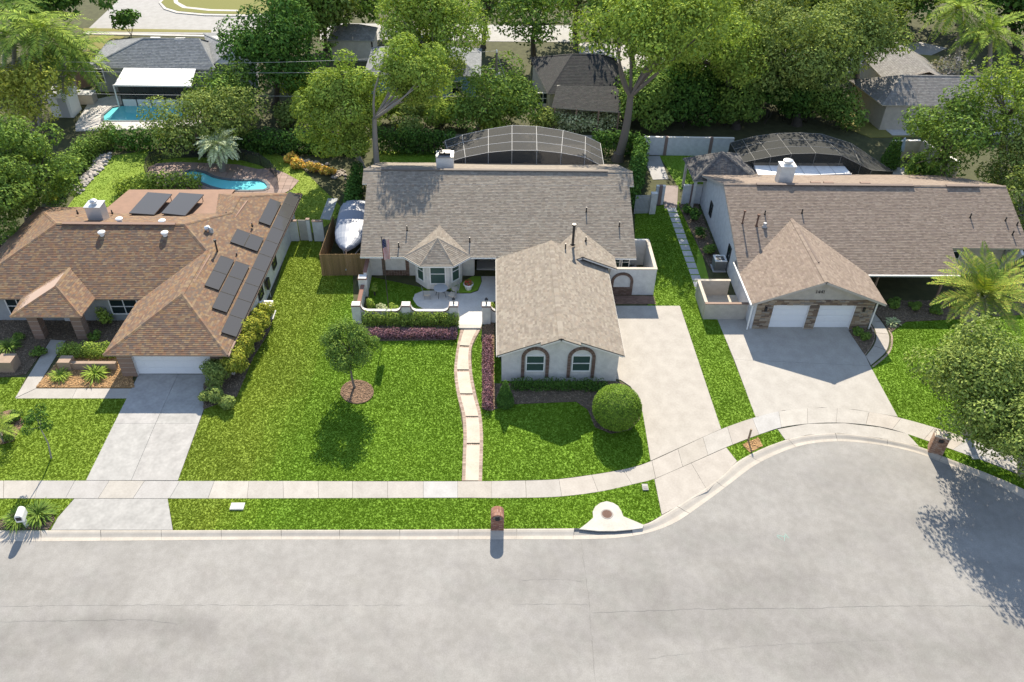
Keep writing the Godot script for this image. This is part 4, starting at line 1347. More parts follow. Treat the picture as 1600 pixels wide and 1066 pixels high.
	mb.lathe(Vector3(c.x, 6.3, c.z - 0.4), [[0.24, 0], [0.24, 0.16], [0.36, 0.18], [0.36, 0.34], [0.25, 0.38], [0.0, 0.42]], 14)
	hm(H, "chimney_cowl", mb, M.galv)
	for x in [24.6, 25.6, 28.4]: hb(H, "roof_vent", Vector3(x, 5.28, -55.75), Vector3(0.75, 0.09, 0.25), M.brown_fascia)
	hb(H, "yard_floor", Vector3(16.4, 0.03, -47.0), Vector3(2.9, 0.06, 2.7), M.cream)
	# bin yard wall beside the garage
	var w0 := G(1124, 497)
	hb(H, "yard_wall", Vector3(16.3, 0.65, -45.6), Vector3(2.9, 1.3, 0.15), M.stucco_tan)
	hb(H, "yard_wall", Vector3(14.9, 0.65, -47.0), Vector3(0.15, 1.3, 2.65), M.stucco_tan)
	hb(H, "yard_wall", Vector3(16.0, 0.65, -48.4), Vector3(2.3, 1.3, 0.15), M.stucco_tan)
	hb(H, "wall_cap", Vector3(16.3, 1.325, -45.6), Vector3(3.0, 0.05, 0.22), M.brown_fascia)
	hb(H, "wall_cap", Vector3(14.9, 1.325, -47.0), Vector3(0.22, 0.05, 2.56), M.cream)
	hb(H, "wall_cap", Vector3(16.0, 1.325, -48.4), Vector3(2.4, 0.05, 0.22), M.cream)
	keep_out.append(PackedVector2Array([Vector2(14.8, -45.5), Vector2(18, -45.5), Vector2(18, -62), Vector2(14.8, -48.5)]))

# ---------------------------------------------------------------- plants
const LEAF_GAIN := 2.4
class LB:
	var v := PackedVector3Array()
	var n := PackedVector3Array()
	var c := PackedColorArray()
	var id := PackedInt32Array()
	func leaf(p: Vector3, ax: Vector3, sd: Vector3, nrm: Vector3, col: Color) -> void:
		var b := v.size()
		var gn := ax.cross(sd).normalized()
		if gn.dot(nrm) < 0.0:
			sd = -sd
			gn = -gn
		nrm = gn
		v.append(p - ax); v.append(p + sd); v.append(p + ax); v.append(p - sd)
		for k in 4:
			n.append(nrm)
			c.append(col)
		id.append(b); id.append(b + 1); id.append(b + 2); id.append(b); id.append(b + 2); id.append(b + 3)
	func mesh() -> ArrayMesh:
		var m := ArrayMesh.new()
		if v.is_empty(): return m
		var a := []
		a.resize(Mesh.ARRAY_MAX)
		a[Mesh.ARRAY_VERTEX] = v
		a[Mesh.ARRAY_NORMAL] = n
		a[Mesh.ARRAY_COLOR] = c
		a[Mesh.ARRAY_INDEX] = id
		m.add_surface_from_arrays(Mesh.PRIMITIVE_TRIANGLES, a)
		return m
func foliage(lb: LB, clumps: Array, count: int, s: float, cols: Array, seed_: int, aspect := 0.5, shell := 0.5, flat := 0.82) -> void:     # clumps: [centre, radius]
	var r := RandomNumberGenerator.new()
	r.seed = seed_
	var cum := []
	var tot := 0.0
	for k in clumps:
		tot += k[1] * k[1]
		cum.append(tot)
	var tints := []
	for k in clumps: tints.append(r.randf_range(0.82, 1.2))
	var nc := clumps.size()
	for i in nc:
		var ce: Vector3 = clumps[i][0]
		var rad: float = clumps[i][1]
		var m := int(count * rad * rad / tot)
		var tint: float = tints[i]
		for j in m:
			var d := Vector3(r.randfn(), r.randfn(), r.randfn())
			d = d.normalized()
			var p := ce + Vector3(d.x, d.y * flat, d.z) * rad * lerpf(shell, 1.06, sqrt(r.randf()))
			var nn := (d * 0.9 + Vector3(r.randf_range(-0.8, 0.8), r.randf_range(-0.2, 1.2), r.randf_range(-0.8, 0.8))).normalized()
			var ax := nn.cross(Vector3(r.randf_range(-1, 1), r.randf_range(-1, 1), r.randf_range(-1, 1)))
			if ax.length_squared() < 1e-4: continue
			ax = ax.normalized()
			var sd := nn.cross(ax)
			var q := s * r.randf_range(0.65, 1.3)
			var c: Color = cols[r.randi() % cols.size()]
			var t := LEAF_GAIN * tint * r.randf_range(0.75, 1.25)
			lb.leaf(p, ax * q, sd * q * aspect, nn, Color(c.r * t, c.g * t, c.b * t))
const GREEN := [Color(0.068, 0.108, 0.022), Color(0.056, 0.092, 0.020), Color(0.088, 0.126, 0.026), Color(0.048, 0.080, 0.020)]
const DEEP := [Color(0.030, 0.062, 0.014), Color(0.038, 0.078, 0.016), Color(0.024, 0.050, 0.013), Color(0.050, 0.090, 0.018)]
const LIME := [Color(0.118, 0.160, 0.028), Color(0.095, 0.138, 0.025), Color(0.142, 0.178, 0.034), Color(0.080, 0.115, 0.024)]
const OLIVE := [Color(0.095, 0.125, 0.032), Color(0.075, 0.100, 0.028), Color(0.125, 0.150, 0.040), Color(0.065, 0.090, 0.026)]
const GOLD := [Color(0.150, 0.158, 0.024), Color(0.115, 0.132, 0.020), Color(0.190, 0.186, 0.030), Color(0.075, 0.095, 0.016)]
const MAUVE := [Color(0.115, 0.058, 0.070), Color(0.086, 0.043, 0.052), Color(0.145, 0.085, 0.098), Color(0.070, 0.046, 0.048)]
const SILVER := [Color(0.20, 0.22, 0.12), Color(0.16, 0.19, 0.10), Color(0.25, 0.26, 0.16)]

func limb(mb: MB, a: Vector3, b: Vector3, r0: float, r1: float, seed_: int, bend := 0.12) -> void:
	var r := RandomNumberGenerator.new()
	r.seed = seed_
	var L := a.distance_to(b)
	var o := Vector3(r.randf_range(-1, 1), r.randf_range(-0.3, 0.6), r.randf_range(-1, 1)) * L * bend
	var pts := []
	var rad := []
	for i in 6:
		var t := i / 5.0
		pts.append(a.lerp(b, t) + o * sin(t * PI))
		rad.append(lerpf(r0, r1, t))
	mb.tube(pts, rad, 7)
func crown_clumps(ce: Vector3, rx: float, ry: float, rz: float, n: int, cr: float, seed_: int) -> Array:
	var r := RandomNumberGenerator.new()
	r.seed = seed_
	var out := []
	for i in n:
		var d := Vector3(r.randfn(), r.randfn() + 0.15, r.randfn()).normalized()
		var k := r.randf_range(0.35, 0.92)
		out.append([ce + Vector3(d.x * rx, d.y * ry, d.z * rz) * k, cr * r.randf_range(0.65, 1.2)])
	return out
var fork_at := Vector3.ZERO      # where the next tree forks, in the world; zero: chosen from the crown
func tree(called: String, label: String, base: Vector3, ce: Vector3, rx: float, ry: float, rz: float, cols: Array, s: float, seed_: int, dens := 4.0, n := 0, tr := 0.0, bark: Material = null, group := "", lm: Material = null, shell := 0.70) -> Node3D:
	var t := thing(called, label, "tree", base, 0.0, group)
	ce -= base
	var rm := (rx + rz) / 2
	if n == 0: n = clampi(int(16 + rm * ry * 1.7), 16, 70)
	var cl := crown_clumps(ce, rx, ry, rz, n, clampf(rm * 0.32, 0.35, 1.6), seed_)
	var lb := LB.new()
	var count := int(dens * PI * rm * maxf(ry, rm * 0.6) / (s * s))
	foliage(lb, cl, mini(count, 42000), s, cols, seed_ + 1, 0.5, shell)
	if tr <= 0.0: tr = 0.05 + 0.045 * rm
	var mb := MB.new()
	var fork := Vector3(ce.x * 0.75, maxf(ce.y - ry * 0.55, ce.y * 0.45), ce.z * 0.75)
	if fork_at != Vector3.ZERO:
		fork = fork_at - base
		fork_at = Vector3.ZERO
	limb(mb, Vector3(0, -0.1, 0), fork, tr * 1.25, tr * 0.8, seed_ + 2, 0.05)
	mb.tube([Vector3(0, -0.1, 0), Vector3(0, tr * 2.0, 0)], [tr * 1.9, tr * 1.2], 8)
	for i in mini(n, 11): limb(mb, fork - Vector3(0, 0.05, 0), cl[i][0], tr * 0.5, tr * 0.1, seed_ + 5 + i)
	pm("trunk", mb, bark if bark else M.bark, t)
	put("crown", lb.mesh(), lm if lm else M.leaf, t)
	return t
func ppm(p: Vector3) -> float:      # pixels of the photograph per metre at a point
	return F / maxf(-(CB.inverse() * (p - EYE)).z, 1.0)
func tree_px(called: String, label: String, bx: float, by: float, tx: float, ty: float, ly: float, hw: float, cols: Array, s: float, seed_: int, dens := 4.0, bark: Material = null, group := "", lm: Material = null, deep := 0.95, shell := 0.70) -> Node3D:
	var b := G(bx, by)
	var top := ZP(tx, ty, b.z)
	var low := ZP(tx, ly, b.z)
	var mid := (top + low) / 2
	var R := 1.2 * hw / ppm(mid)
	var A := (top.y - low.y) / 2
	var ry := sqrt(maxf(A * A - pow(0.5 * R * deep, 2.0), pow(A * 0.45, 2.0)))
	return tree(called, label, b, mid, R, ry, R * deep, cols, s, seed_, dens, 0, 0.0, bark, group, lm, shell)
func bush(called: String, label: String, at: Vector3, r: float, h: float, cols: Array, s: float, seed_: int, dens := 4.0, group := "", lm: Material = null, aspect := 0.5) -> Node3D:
	var t := thing(called, label, "shrub", at, 0.0, group)
	var rr := RandomNumberGenerator.new()
	rr.seed = seed_
	var cl := []
	for i in 7:
		var a := rr.randf() * TAU
		var k := rr.randf_range(0.0, 0.6) * r
		cl.append([Vector3(cos(a) * k, rr.randf_range(0.35, 0.75) * h, sin(a) * k), rr.randf_range(0.35, 0.55) * minf(r, h)])
	var lb := LB.new()
	foliage(lb, cl, int(dens * PI * r * maxf(r, h * 0.5) / (s * s)), s, cols, seed_ + 1, aspect)
	var mb := MB.new()
	for i in 5: limb(mb, Vector3(0, -0.03, 0), cl[i][0], 0.03, 0.012, seed_ + i)
	pm("stems", mb, M.bark_dark, t)
	put("foliage", lb.mesh(), lm if lm else M.leaf, t)
	return t
func hedge(called: String, label: String, pts: Array, w: float, h: float, cols: Array, s: float, seed_: int, dens := 5.0, wob := 0.12, lm: Material = null, y0 := 0.0) -> Node3D:
	var mid: Vector3 = pts[pts.size() / 2]
	var t := thing(called, label, "hedge", Vector3(mid.x, 0, mid.z))
	var rr := RandomNumberGenerator.new()
	rr.seed = seed_
	var cl := []
	var len_ := 0.0
	for i in pts.size() - 1:
		var a: Vector3 = pts[i]
		var b: Vector3 = pts[i + 1]
		var L := a.distance_to(b)
		len_ += L
		var d := (b - a).normalized()
		var sd := Vector3(-d.z, 0, d.x)
		var rad := minf(w, h) * 0.34
		var n := maxi(int(L / (rad * 1.1)), 1)
		for k in n + 1:
			for q in 3:
				for up in maxi(int(round(h / (rad * 1.3))), 1):
					var p := a.lerp(b, float(k) / n) + sd * ((q - 1) * (w / 2 - rad) + rr.randf_range(-wob, wob)) + Vector3.UP * (y0 + clampf(rad * 0.8 + up * rad * 1.3, 0.0, h - rad * 0.8) + rr.randf_range(-wob, wob))
					cl.append([p - t.position, rad * rr.randf_range(0.9, 1.15)])
	var lb := LB.new()
	foliage(lb, cl, mini(int(dens * len_ * (w + h) / (s * s)), 60000), s, cols, seed_ + 1, 0.5, 0.75, 1.0)
	put("foliage", lb.mesh(), lm if lm else M.leaf, t)
	var mb := MB.new()
	for i in range(0, cl.size(), 5):
		var p: Vector3 = cl[i][0]
		mb.tube([Vector3(p.x, -0.05, p.z), Vector3(p.x, p.y, p.z)], [0.03, 0.015], 5)
	pm("stems", mb, M.bark_dark, t)
	return t
func frond_mesh(L: float, droop: float, leaflet: float, n: int, seed_: int, cols: Array, wide := 0.035, vee := 0.35) -> ArrayMesh:      # grows along +x, rises then droops
	var lb := LB.new()
	var r := RandomNumberGenerator.new()
	r.seed = seed_
	var pts := []
	for i in 13:
		var t := i / 12.0
		pts.append(Vector3(L * (t - 0.12 * droop * t * t), L * (0.35 * t - droop * t * t), 0))
	for i in 12:      # rachis
		var a: Vector3 = pts[i]
		var b: Vector3 = pts[i + 1]
		lb.leaf((a + b) / 2, (b - a) / 2 * 1.05, Vector3(0, 0, 0.03 * (1.0 - i / 14.0)), Vector3.UP, cols[0])
	for k in n:
		var t := 0.12 + 0.88 * k / (n - 1.0)
		var f := t * 12.0
		var i := mini(int(f), 11)
		var p: Vector3 = pts[i].lerp(pts[i + 1], f - i)
		var d: Vector3 = (pts[i + 1] - pts[i]).normalized()
		var up := Vector3(0, 0, 1).cross(d)
		if up.y < 0: up = -up
		var ll := leaflet * sin(PI * clampf(0.12 + t * 0.86, 0.0, 1.0)) * r.randf_range(0.85, 1.1) + leaflet * 0.12
		for s in [-1.0, 1.0]:
			var dir := (Vector3(0, 0, s) + d * r.randf_range(0.5, 0.8) + up * (vee + r.randf_range(-0.2, 0.15))).normalized()
			var c: Color = cols[r.randi() % cols.size()]
			var q := LEAF_GAIN * r.randf_range(0.8, 1.25)
			lb.leaf(p + dir * ll * 0.5, dir * ll * 0.5, dir.cross(up).normalized() * wide, up, Color(c.r * q, c.g * q, c.b * q))
	return lb.mesh()
func palm(called: String, label: String, base: Vector3, top: Vector3, L: float, n: int, leaflet: float, cols: Array, seed_: int, droop := 0.55, tr := 0.16, group := "", wide := 0.035, vee := 0.35, nl := 34) -> Node3D:
	var t := thing(called, label, "palm", base, 0.0, group)
	var r := RandomNumberGenerator.new()
	r.seed = seed_
	var mb := MB.new()
	var tp := top - base
	limb(mb, Vector3(0, -0.1, 0), tp, tr * 1.25, tr, seed_, 0.03)
	for k in 10: mb.tube([tp * (0.05 + k * 0.09), tp * (0.05 + k * 0.09) + Vector3(0, 0.03, 0)], [tr * 1.3, tr * 1.2], 8)
	pm("trunk", mb, M.bark_grey, t)
	var vs := []
	for k in 4: vs.append(frond_mesh(L * (1.0 - 0.06 * k), droop * (0.8 + 0.2 * k), leaflet, nl, seed_ + k * 7, cols, wide, vee))
	for i in n:
		var a := TAU * i * 0.618
		var lift := lerpf(1.05, -0.35, pow(i / float(n), 0.8)) + r.randf_range(-0.1, 0.1)
		put("frond", vs[r.randi() % 4], M.leaf, t, Transform3D(Basis(Vector3.UP, a) * Basis(Vector3(0, 0, 1), lift), tp))
	return t
func strap_plant(called: String, label: String, at: Vector3, n: int, L: float, cols: Array, seed_: int, w := 0.025, group := "") -> Node3D:     # a clump of long arching leaves
	var t := thing(called, label, "plant", at, 0.0, group)
	var r := RandomNumberGenerator.new()
	r.seed = seed_
	var lb := LB.new()
	for i in n:
		var a := r.randf() * TAU
		var d := Vector3(cos(a), 0, sin(a))
		var s := Vector3(-d.z, 0, d.x) * w
		var p := d * r.randf_range(0.0, L * 0.25)
		var l := L * r.randf_range(0.6, 1.1)
		var e := r.randf_range(0.5, 1.3)
		var c: Color = cols[r.randi() % cols.size()]
		var k := LEAF_GAIN * r.randf_range(0.8, 1.25)
		c = Color(c.r * k, c.g * k, c.b * k)
		var q := p + (d * cos(e) + Vector3.UP * sin(e)) * l * 0.5
		var q2 := q + (d * cos(e - 0.6) + Vector3.UP * sin(e - 0.9)) * l * 0.5
		lb.leaf((p + q) / 2, (q - p) / 2, s, Vector3.UP, c)
		lb.leaf((q + q2) / 2, (q2 - q) / 2 * 1.08, s, Vector3.UP, c)
	put("leaves", lb.mesh(), M.leaf, t)
	return t

func build_front_plants() -> void:
	# small round tree in its mulch ring
	var b := G(554, 605, 0.04)
	var ce := ZP(546, 541, b.z)
	tree("shade_tree", "small round-crowned tree in a mulch ring on the wide lawn", b, Vector3(ce.x, ce.y, b.z), 1.75, 1.72, 1.7, GREEN, 0.075, 11, 6.5, 44, 0.065, M.bark, "", M.leaf, 0.15)
	# clipped ball
	b = G(962, 662)
	var t := thing("ball_shrub", "large clipped ball shrub beside the pale driveway", "shrub", b)
	var lb := LB.new()
	var cc := Vector3(-0.05, 1.32, 0.0)
	var ball := [[cc, 1.38]]
	var br := RandomNumberGenerator.new()
	br.seed = 77
	for i in 26:
		var bd := Vector3(br.randfn(), br.randfn(), br.randfn()).normalized()
		ball.append([cc + Vector3(bd.x, bd.y * 0.93, bd.z) * br.randf_range(0.98, 1.06), br.randf_range(0.32, 0.44)])
	foliage(lb, ball, 30000, 0.05, [Color(0.052, 0.086, 0.012), Color(0.066, 0.104, 0.014), Color(0.042, 0.072, 0.011)], 21, 0.5, 0.90, 0.93)
	put("foliage", lb.mesh(), M.leaf, t)
	var mb := MB.new()
	for i in 6: limb(mb, Vector3(0, -0.05, 0), cc + Vector3(cos(i * 1.05), 0.2, sin(i * 1.05)) * 0.8, 0.07, 0.02, i)
	pm("stems", mb, M.bark_dark, t)
	mb = MB.new()
	mb.lathe(cc + Vector3(0, -1.15, 0), [[0.2, 0], [0.9, 0.3], [1.2, 0.8], [1.22, 1.4], [0.85, 2.05], [0.0, 2.35]], 20)
	pm("inner_growth", mb, mat(Color(0.115, 0.19, 0.026), 0.95), t)
	# cone shrub at the corner of the wing
	b = G(789, 632)
	t = thing("cone_shrub", "pointed cone shrub at the corner of the arched wing", "shrub", b)
	lb = LB.new()
	var cl := []
	for i in 9: cl.append([Vector3(0, 0.25 + i * 0.2, 0), lerpf(0.56, 0.12, i / 8.0)])
	foliage(lb, cl, 9000, 0.045, DEEP, 31, 0.4, 0.7, 0.8)
	put("foliage", lb.mesh(), M.leaf, t)
	mb = MB.new()
	mb.tube([Vector3(0, -0.05, 0), Vector3(0, 1.8, 0)], [0.06, 0.02], 6)
	pm("stem", mb, M.bark_dark, t)
	# low hedge and dark mulch strip below the arched windows
	hedge("low_hedge", "low dark hedge below the twin arched windows", [Vector3(1.5, 0, -38.3), Vector3(7.2, 0, -38.3)], 0.7, 0.6, DEEP, 0.05, 41, 3.0)
	# court hedge: green behind, purple in front
	hedge("court_hedge", "green leafy hedge at the foot of the scalloped court wall", [G(572, 507), G(712, 508)], 0.7, 0.95, LIME, 0.055, 43, 4.0)
	hedge("purple_hedge", "purple-leaved hedge in front of the scalloped court wall", [G(580, 526), G(710, 526)], 0.75, 0.5, MAUVE, 0.05, 45, 4.2, 0.08)
	hedge("purple_hedge", "long purple-leaved hedge along the side of the garage wing", [G(762, 535), G(762, 640)], 0.62, 0.55, MAUVE, 0.05, 47, 3.4, 0.08)
	bush("courtyard_shrub", "leafy bright shrub behind the court wall by the lamp pier", G(767, 488), 0.5, 0.9, LIME, 0.07, 49)
	bush("courtyard_shrub", "bright green shrub in the corner of the walled court", G(580, 482), 0.45, 0.8, LIME, 0.06, 51)
	bush("silver_shrub", "grey-leaved low plant inside the court wall beside the flag pole", G(600, 487), 0.55, 0.55, SILVER, 0.06, 53)
	bush("silver_shrub", "pale spreading low plant inside the court wall near the middle pier", G(617, 486), 0.55, 0.5, LIME, 0.06, 55)
	bush("young_citrus", "thin young shrub with reddish stems inside the court", G(586, 462), 0.35, 1.3, LIME, 0.06, 57, 1.6)
	# golden crotons along the side of the brown-roofed house
	var k := 0
	for q in [[335, 628, 0.95, 0.9], [350, 600, 1.35, 1.7], [370, 583, 1.4, 2.2], [384, 562, 1.4, 2.4], [396, 540, 1.35, 2.4], [407, 520, 1.25, 2.2], [414, 504, 1.0, 1.7], [352, 636, 0.85, 0.8]]:
		bush("croton", "croton bush beside the brown-roofed garage, %s in its row counted from the driveway" % ORD[[1, 2, 3, 4, 5, 6, 7, 0][k]], G(q[0], q[1]), q[2], q[3], GOLD if k > 1 and k < 7 else OLIVE, 0.095, 60 + k, 6.0, "croton row", null, 0.35)
		k += 1
	# planting by the porch
	strap_plant("liriope", "arching grassy clump in pine straw beside the footpath corner", G(95, 590), 170, 0.75, LIME, 81)
	strap_plant("liriope", "larger arching grassy clump in pine straw beside the garage pier", G(150, 588), 260, 0.95, LIME, 82)
	hedge("planter_hedge", "clipped green hedge behind the low tan planter wall", [G(100, 556), G(185, 556)], 1.0, 0.85, LIME, 0.06, 83, 3.0)
	strap_plant("liriope", "grassy clump in the shade left of the porch pier", G(15, 545), 200, 0.9, GREEN, 84)
	bush("porch_shrub", "yellow-leaved shrub under the front window beside the garage roof", G(165, 505), 0.8, 1.5, LIME, 0.09, 85, 2.0)
	strap_plant("liriope", "dense strappy clump at the foot of the white mailbox", G(30, 815), 260, 0.9, GREEN, 86)
	strap_plant("liriope", "dense strappy clump between the white mailbox and the driveway", G(62, 808), 330, 1.0, GREEN, 87)
	strap_plant("agave", "pale rosette plant at the bend of the curved walk", G(1393, 506), 70, 0.6, SILVER, 88, 0.045)
	# saplings on the lawn beside the grey driveway
	b = G(80, 716)
	var st := thing("sapling", "leaning thin sapling on the lawn beside the grey driveway", "tree", b)
	var tp := ZP(58, 655, b.z) - b
	lb = LB.new()
	var scl := []
	for i in 9: scl.append([tp + Vector3(sin(i * 2.3) * 0.5, cos(i * 1.7) * 0.45, sin(i * 1.1) * 0.5), 0.3])
	foliage(lb, scl, 900, 0.07, DEEP, 91)
	put("crown", lb.mesh(), M.leaf, st)
	mb = MB.new()
	mb.tube([Vector3(0, -0.05, 0), Vector3(0.02, 0.12, 0), tp * 0.35 + Vector3(0.12, 0.1, 0), tp * 0.75, tp], [0.06, 0.045, 0.035, 0.025, 0.015], 7)
	for i in 5: mb.tube([tp * 0.8, scl[i][0]], [0.016, 0.006], 5)
	pm("trunk", mb, M.bark_grey, st)
	palm("young_palm", "young feathery palm at the edge of the lawn bed", G(6, 690), G(6, 690) + Vector3(0, 1.1, 0), 1.5, 14, 0.35, LIME, 93, 0.5, 0.06, "", 0.02, 0.2, 26)
	for q in [[8, 665], [28, 655], [14, 690]]: bush("bed_shrub", "low shrub in the mulch bed under the young palm", G(q[0], q[1]), 0.5, 0.6, GREEN, 0.07, 95 + int(q[0]), 2.5, "bed shrubs")
	# date palm and street tree on the far lawn
	b = G(1506, 532)
	palm("date_palm", "date palm with golden feathery fronds before the brown roof", b, ZP(1534, 462, b.z), 3.7, 46, 0.62, [Color(0.095, 0.135, 0.026), Color(0.125, 0.155, 0.030), Color(0.070, 0.105, 0.022), Color(0.165, 0.160, 0.036)], 101, 0.42, 0.26, "", 0.026, 0.3, 52)
	var leafy := [Color(0.072, 0.100, 0.024), Color(0.092, 0.122, 0.030), Color(0.052, 0.076, 0.020), Color(0.118, 0.145, 0.042)]
	ce = G(1545, 598, 4.8)
	tree("street_tree", "spreading leafy street tree overhanging the lawn beside the date palm", Vector3(ce.x + 0.9, 0, ce.z - 0.8), ce, 4.5, 2.3, 4.6, leafy, 0.1, 111, 7.0, 44, 0.17, M.bark_grey, "", M.leaf, 0.3)
	ce = G(1610, 680, 4.4)
	tree("street_tree", "leafy street tree overhanging the sidewalk and the cul-de-sac kerb", Vector3(ce.x + 2.0, 0, ce.z - 1.2), ce, 2.9, 2.0, 2.8, leafy, 0.095, 113, 7.0, 34, 0.16, M.bark_grey, "", M.leaf, 0.3)
	# low ground cover in the shaded beds
	var gk := 0
	for q in [[1400, 480, "before the dark porch of the stone garage house"], [1430, 484, "before the dark porch of the stone garage house"], [1462, 486, "before the dark porch of the stone garage house"], [1490, 480, "before the dark porch of the stone garage house"], [1342, 523, "in the wedge bed beside the stone garage"], [1354, 530, "in the wedge bed beside the stone garage"], [30, 530, "beside the banded porch pier"], [60, 556, "beside the banded porch pier"], [150, 530, "beside the banded porch pier"]]:
		bush("ground_cover", "low dark green ground cover clump " + q[2], G(q[0], q[1]), 0.85 if gk < 4 else 0.6, 0.5, GREEN, 0.07, 170 + gk, 3.0, "ground cover clumps")
		gk += 1
	# planting between the houses
	for q in [[1082, 345, 0.8, 1.2], [1096, 372, 0.7, 1.1], [1075, 335, 0.6, 0.9]]: bush("side_shrub", "broad-leaved shrub against the pale side wall", G(q[0], q[1]), q[2], q[3], DEEP, 0.12, 120 + int(q[0]), 2.4, "side wall shrubs")
	bush("side_shrub", "rounded green shrub next to the air conditioner by the stepping stones", G(1107, 398), 0.65, 0.9, GREEN, 0.07, 131)
	hedge("vine_hedge", "creeper-covered hedge at the end of the grey shingle house", [G(985, 330), G(1000, 250)], 1.4, 2.4, DEEP, 0.13, 133, 3.0)

func build_back_plants() -> void:
	var g := "garden trees"
	tree_px("shade_tree", "dense dark tree standing behind the swimming pool garden", 430, 168, 430, -25, 150, 66, DEEP, 0.18, 201, 6.5, M.bark_dark, "", M.leaf_dark)
	tree_px("shade_tree", "bright drooping tree leaning over the shrubs beside the shingle roof", 572, 272, 534, 72, 262, 58, LIME, 0.13, 203, 7.0, M.bark_grey)
	var tz := -64.6
	var tb := ZP(590, 262, tz)
	var tc := ZP(650, 112, tz)
	fork_at = ZP(585, 185, tz)
	tree("shade_tree", "tall tree with a bare grey trunk behind the boat", Vector3(tb.x, 0, tz), tc, 3.1, 2.5, 2.6, LIME, 0.13, 205, 9.0, 40, 0.24, M.bark_grey)
	tree_px("shade_tree", "broad bright tree standing behind the pale blue house garden", 690, 190, 672, -40, 120, 74, LIME, 0.16, 206, 6.5, M.bark_grey)
	tree_px("shade_tree", "leafy tree behind the utility pole", 745, 208, 765, 88, 205, 66, GREEN, 0.16, 207, 5.0, M.bark)
	# forked tree right of the screened pool
	var b := G(965, 250)
	fork_at = ZP(985, 150, b.z)
	var t := tree("shade_tree", "tall forked tree rising between the two pool enclosures", b, ZP(1010, 40, b.z) + Vector3(1.5, 0, -1.0), 7.6, 3.4, 5.5, LIME, 0.16, 209, 6.0, 60, 0.36, M.bark)
	tree_px("oak_tree", "oak with a dark forked trunk behind the dark-roofed house", 836, 100, 835, -40, 72, 62, GREEN, 0.22, 211, 3.6, M.bark_dark)
	tree_px("oak_tree", "broad oak overhanging the garden wall hedge", 1150, 200, 1130, -10, 150, 75, LIME, 0.16, 213, 5.5, M.bark_dark)
	tree_px("oak_tree", "broad oak in front of the taupe house driveway", 1245, 195, 1245, -20, 165, 88, OLIVE, 0.16, 215, 5.5, M.bark_dark)
	tree_px("oak_tree", "spreading oak at the edge of the taupe house lawn", 1335, 165, 1340, -40, 120, 78, OLIVE, 0.17, 217, 5.5, M.bark_dark)
	tree_px("shade_tree", "dark tree hiding the front of the taupe house patio", 1470, 300, 1490, 128, 285, 66, GREEN, 0.15, 219, 3.2, M.bark_dark)
	tree_px("shade_tree", "airy pale tree beside the white patio slab", 1560, 300, 1575, 78, 215, 62, LIME, 0.15, 221, 3.0, M.bark)
	for q in [[1560, 330, 1575, 215, 320, 40], [1610, 380, 1600, 240, 370, 40], [1600, 330, 1595, 180, 300, 35]]:
		tree_px("scrub_tree", "thin olive scrub tree beyond the end of the brown roof", q[0], q[1], q[2], q[3], q[4], q[5], OLIVE, 0.14, 223 + int(q[0]), 2.4, M.bark_grey, "scrub trees")
	# second row along the far street
	var kk := 0
	for q in [[478, 95, 478, -70, 70, 62], [640, 40, 640, -100, 10, 70], [900, 62, 905, -70, 40, 62], [990, 120, 985, -60, 95, 72], [1070, 125, 1068, -50, 110, 72], [1185, 105, 1185, -70, 70, 80], [1285, 75, 1285, -80, 50, 85], [1375, 70, 1375, -90, 50, 60], [505, 92, 505, -50, 75, 40]]:
		tree_px("street_oak", "leafy oak along the far street, %s counted from the small grey roof" % ORD[[1, 2, 3, 4, 5, 6, 7, 8, 0][kk]], q[0], q[1], q[2], q[3], q[4], q[5], [GREEN, LIME, OLIVE][kk % 3], 0.24, 430 + kk, 4.2, M.bark_dark, "oaks along the far street")
		kk += 1
	# the wood behind the taupe house
	var k := 0
	for q in [[1415, 60, 1415, -120, 55, 70], [1500, 40, 1500, -130, 30, 80], [1590, 75, 1590, -110, 70, 70], [1660, 90, 1660, -80, 80, 60], [1340, 20, 1340, -120, 10, 80], [1230, 30, 1230, -110, 20, 80]]:
		tree_px("forest_tree", "dense tree in the dark wood beyond the taupe house", q[0], q[1], q[2], q[3], q[4], q[5], DEEP if k % 2 == 0 else GREEN, 0.3, 240 + k, 4.2, M.bark_dark, "wood beyond the taupe house", M.leaf_dark)
		k += 1
	for q in [[1495, 130, 1498, 15], [1545, 150, 1548, 55]]:
		b = G(q[0], q[1])
		palm("queen_palm", "feathery palm behind the taupe house roof", b, ZP(q[2], q[3], b.z), 4.6, 26, 0.9, LIME, 260 + int(q[0]), 0.75, 0.2, "palms behind the taupe house", 0.06, -0.1, 30)
	b = G(1480, 160)
	tree("bare_tree", "thin half-bare tree before the taupe roof", b, ZP(1490, 105, b.z), 3.0, 1.4, 2.4, [Color(0.26, 0.22, 0.19), Color(0.2, 0.19, 0.12)], 0.13, 271, 0.7, 18, 0.1, M.bark_grey)
	# left: queen palms, trees and hedges round the pool yards
	k = 0
	for q in [[20, 190, 22, 60], [62, 195, 65, 50], [95, 180, 98, 75], [118, 165, 112, 95], [5, 150, 5, 20]]:
		b = G(q[0], q[1])
		palm("queen_palm", "feathery queen palm in the grove, %s counted from the grey house" % ORD[[3, 2, 1, 0, 4][k]], b, ZP(q[2], q[3], b.z), 4.8, 24, 0.95, LIME if k % 2 else GREEN, 281 + k, 0.75, 0.18, "queen palm grove", 0.06, -0.15, 30)
		k += 1
	tree_px("shade_tree", "yellowish tree in front of the palm grove", 55, 215, 40, 80, 190, 60, [Color(0.155, 0.165, 0.03), Color(0.12, 0.14, 0.026), Color(0.185, 0.185, 0.035)], 0.17, 291, 3.8, M.bark)
	tree_px("shade_tree", "bushy green tree behind the brown roof corner", 45, 345, 42, 165, 335, 58, GREEN, 0.13, 293, 4.2, M.bark_dark)
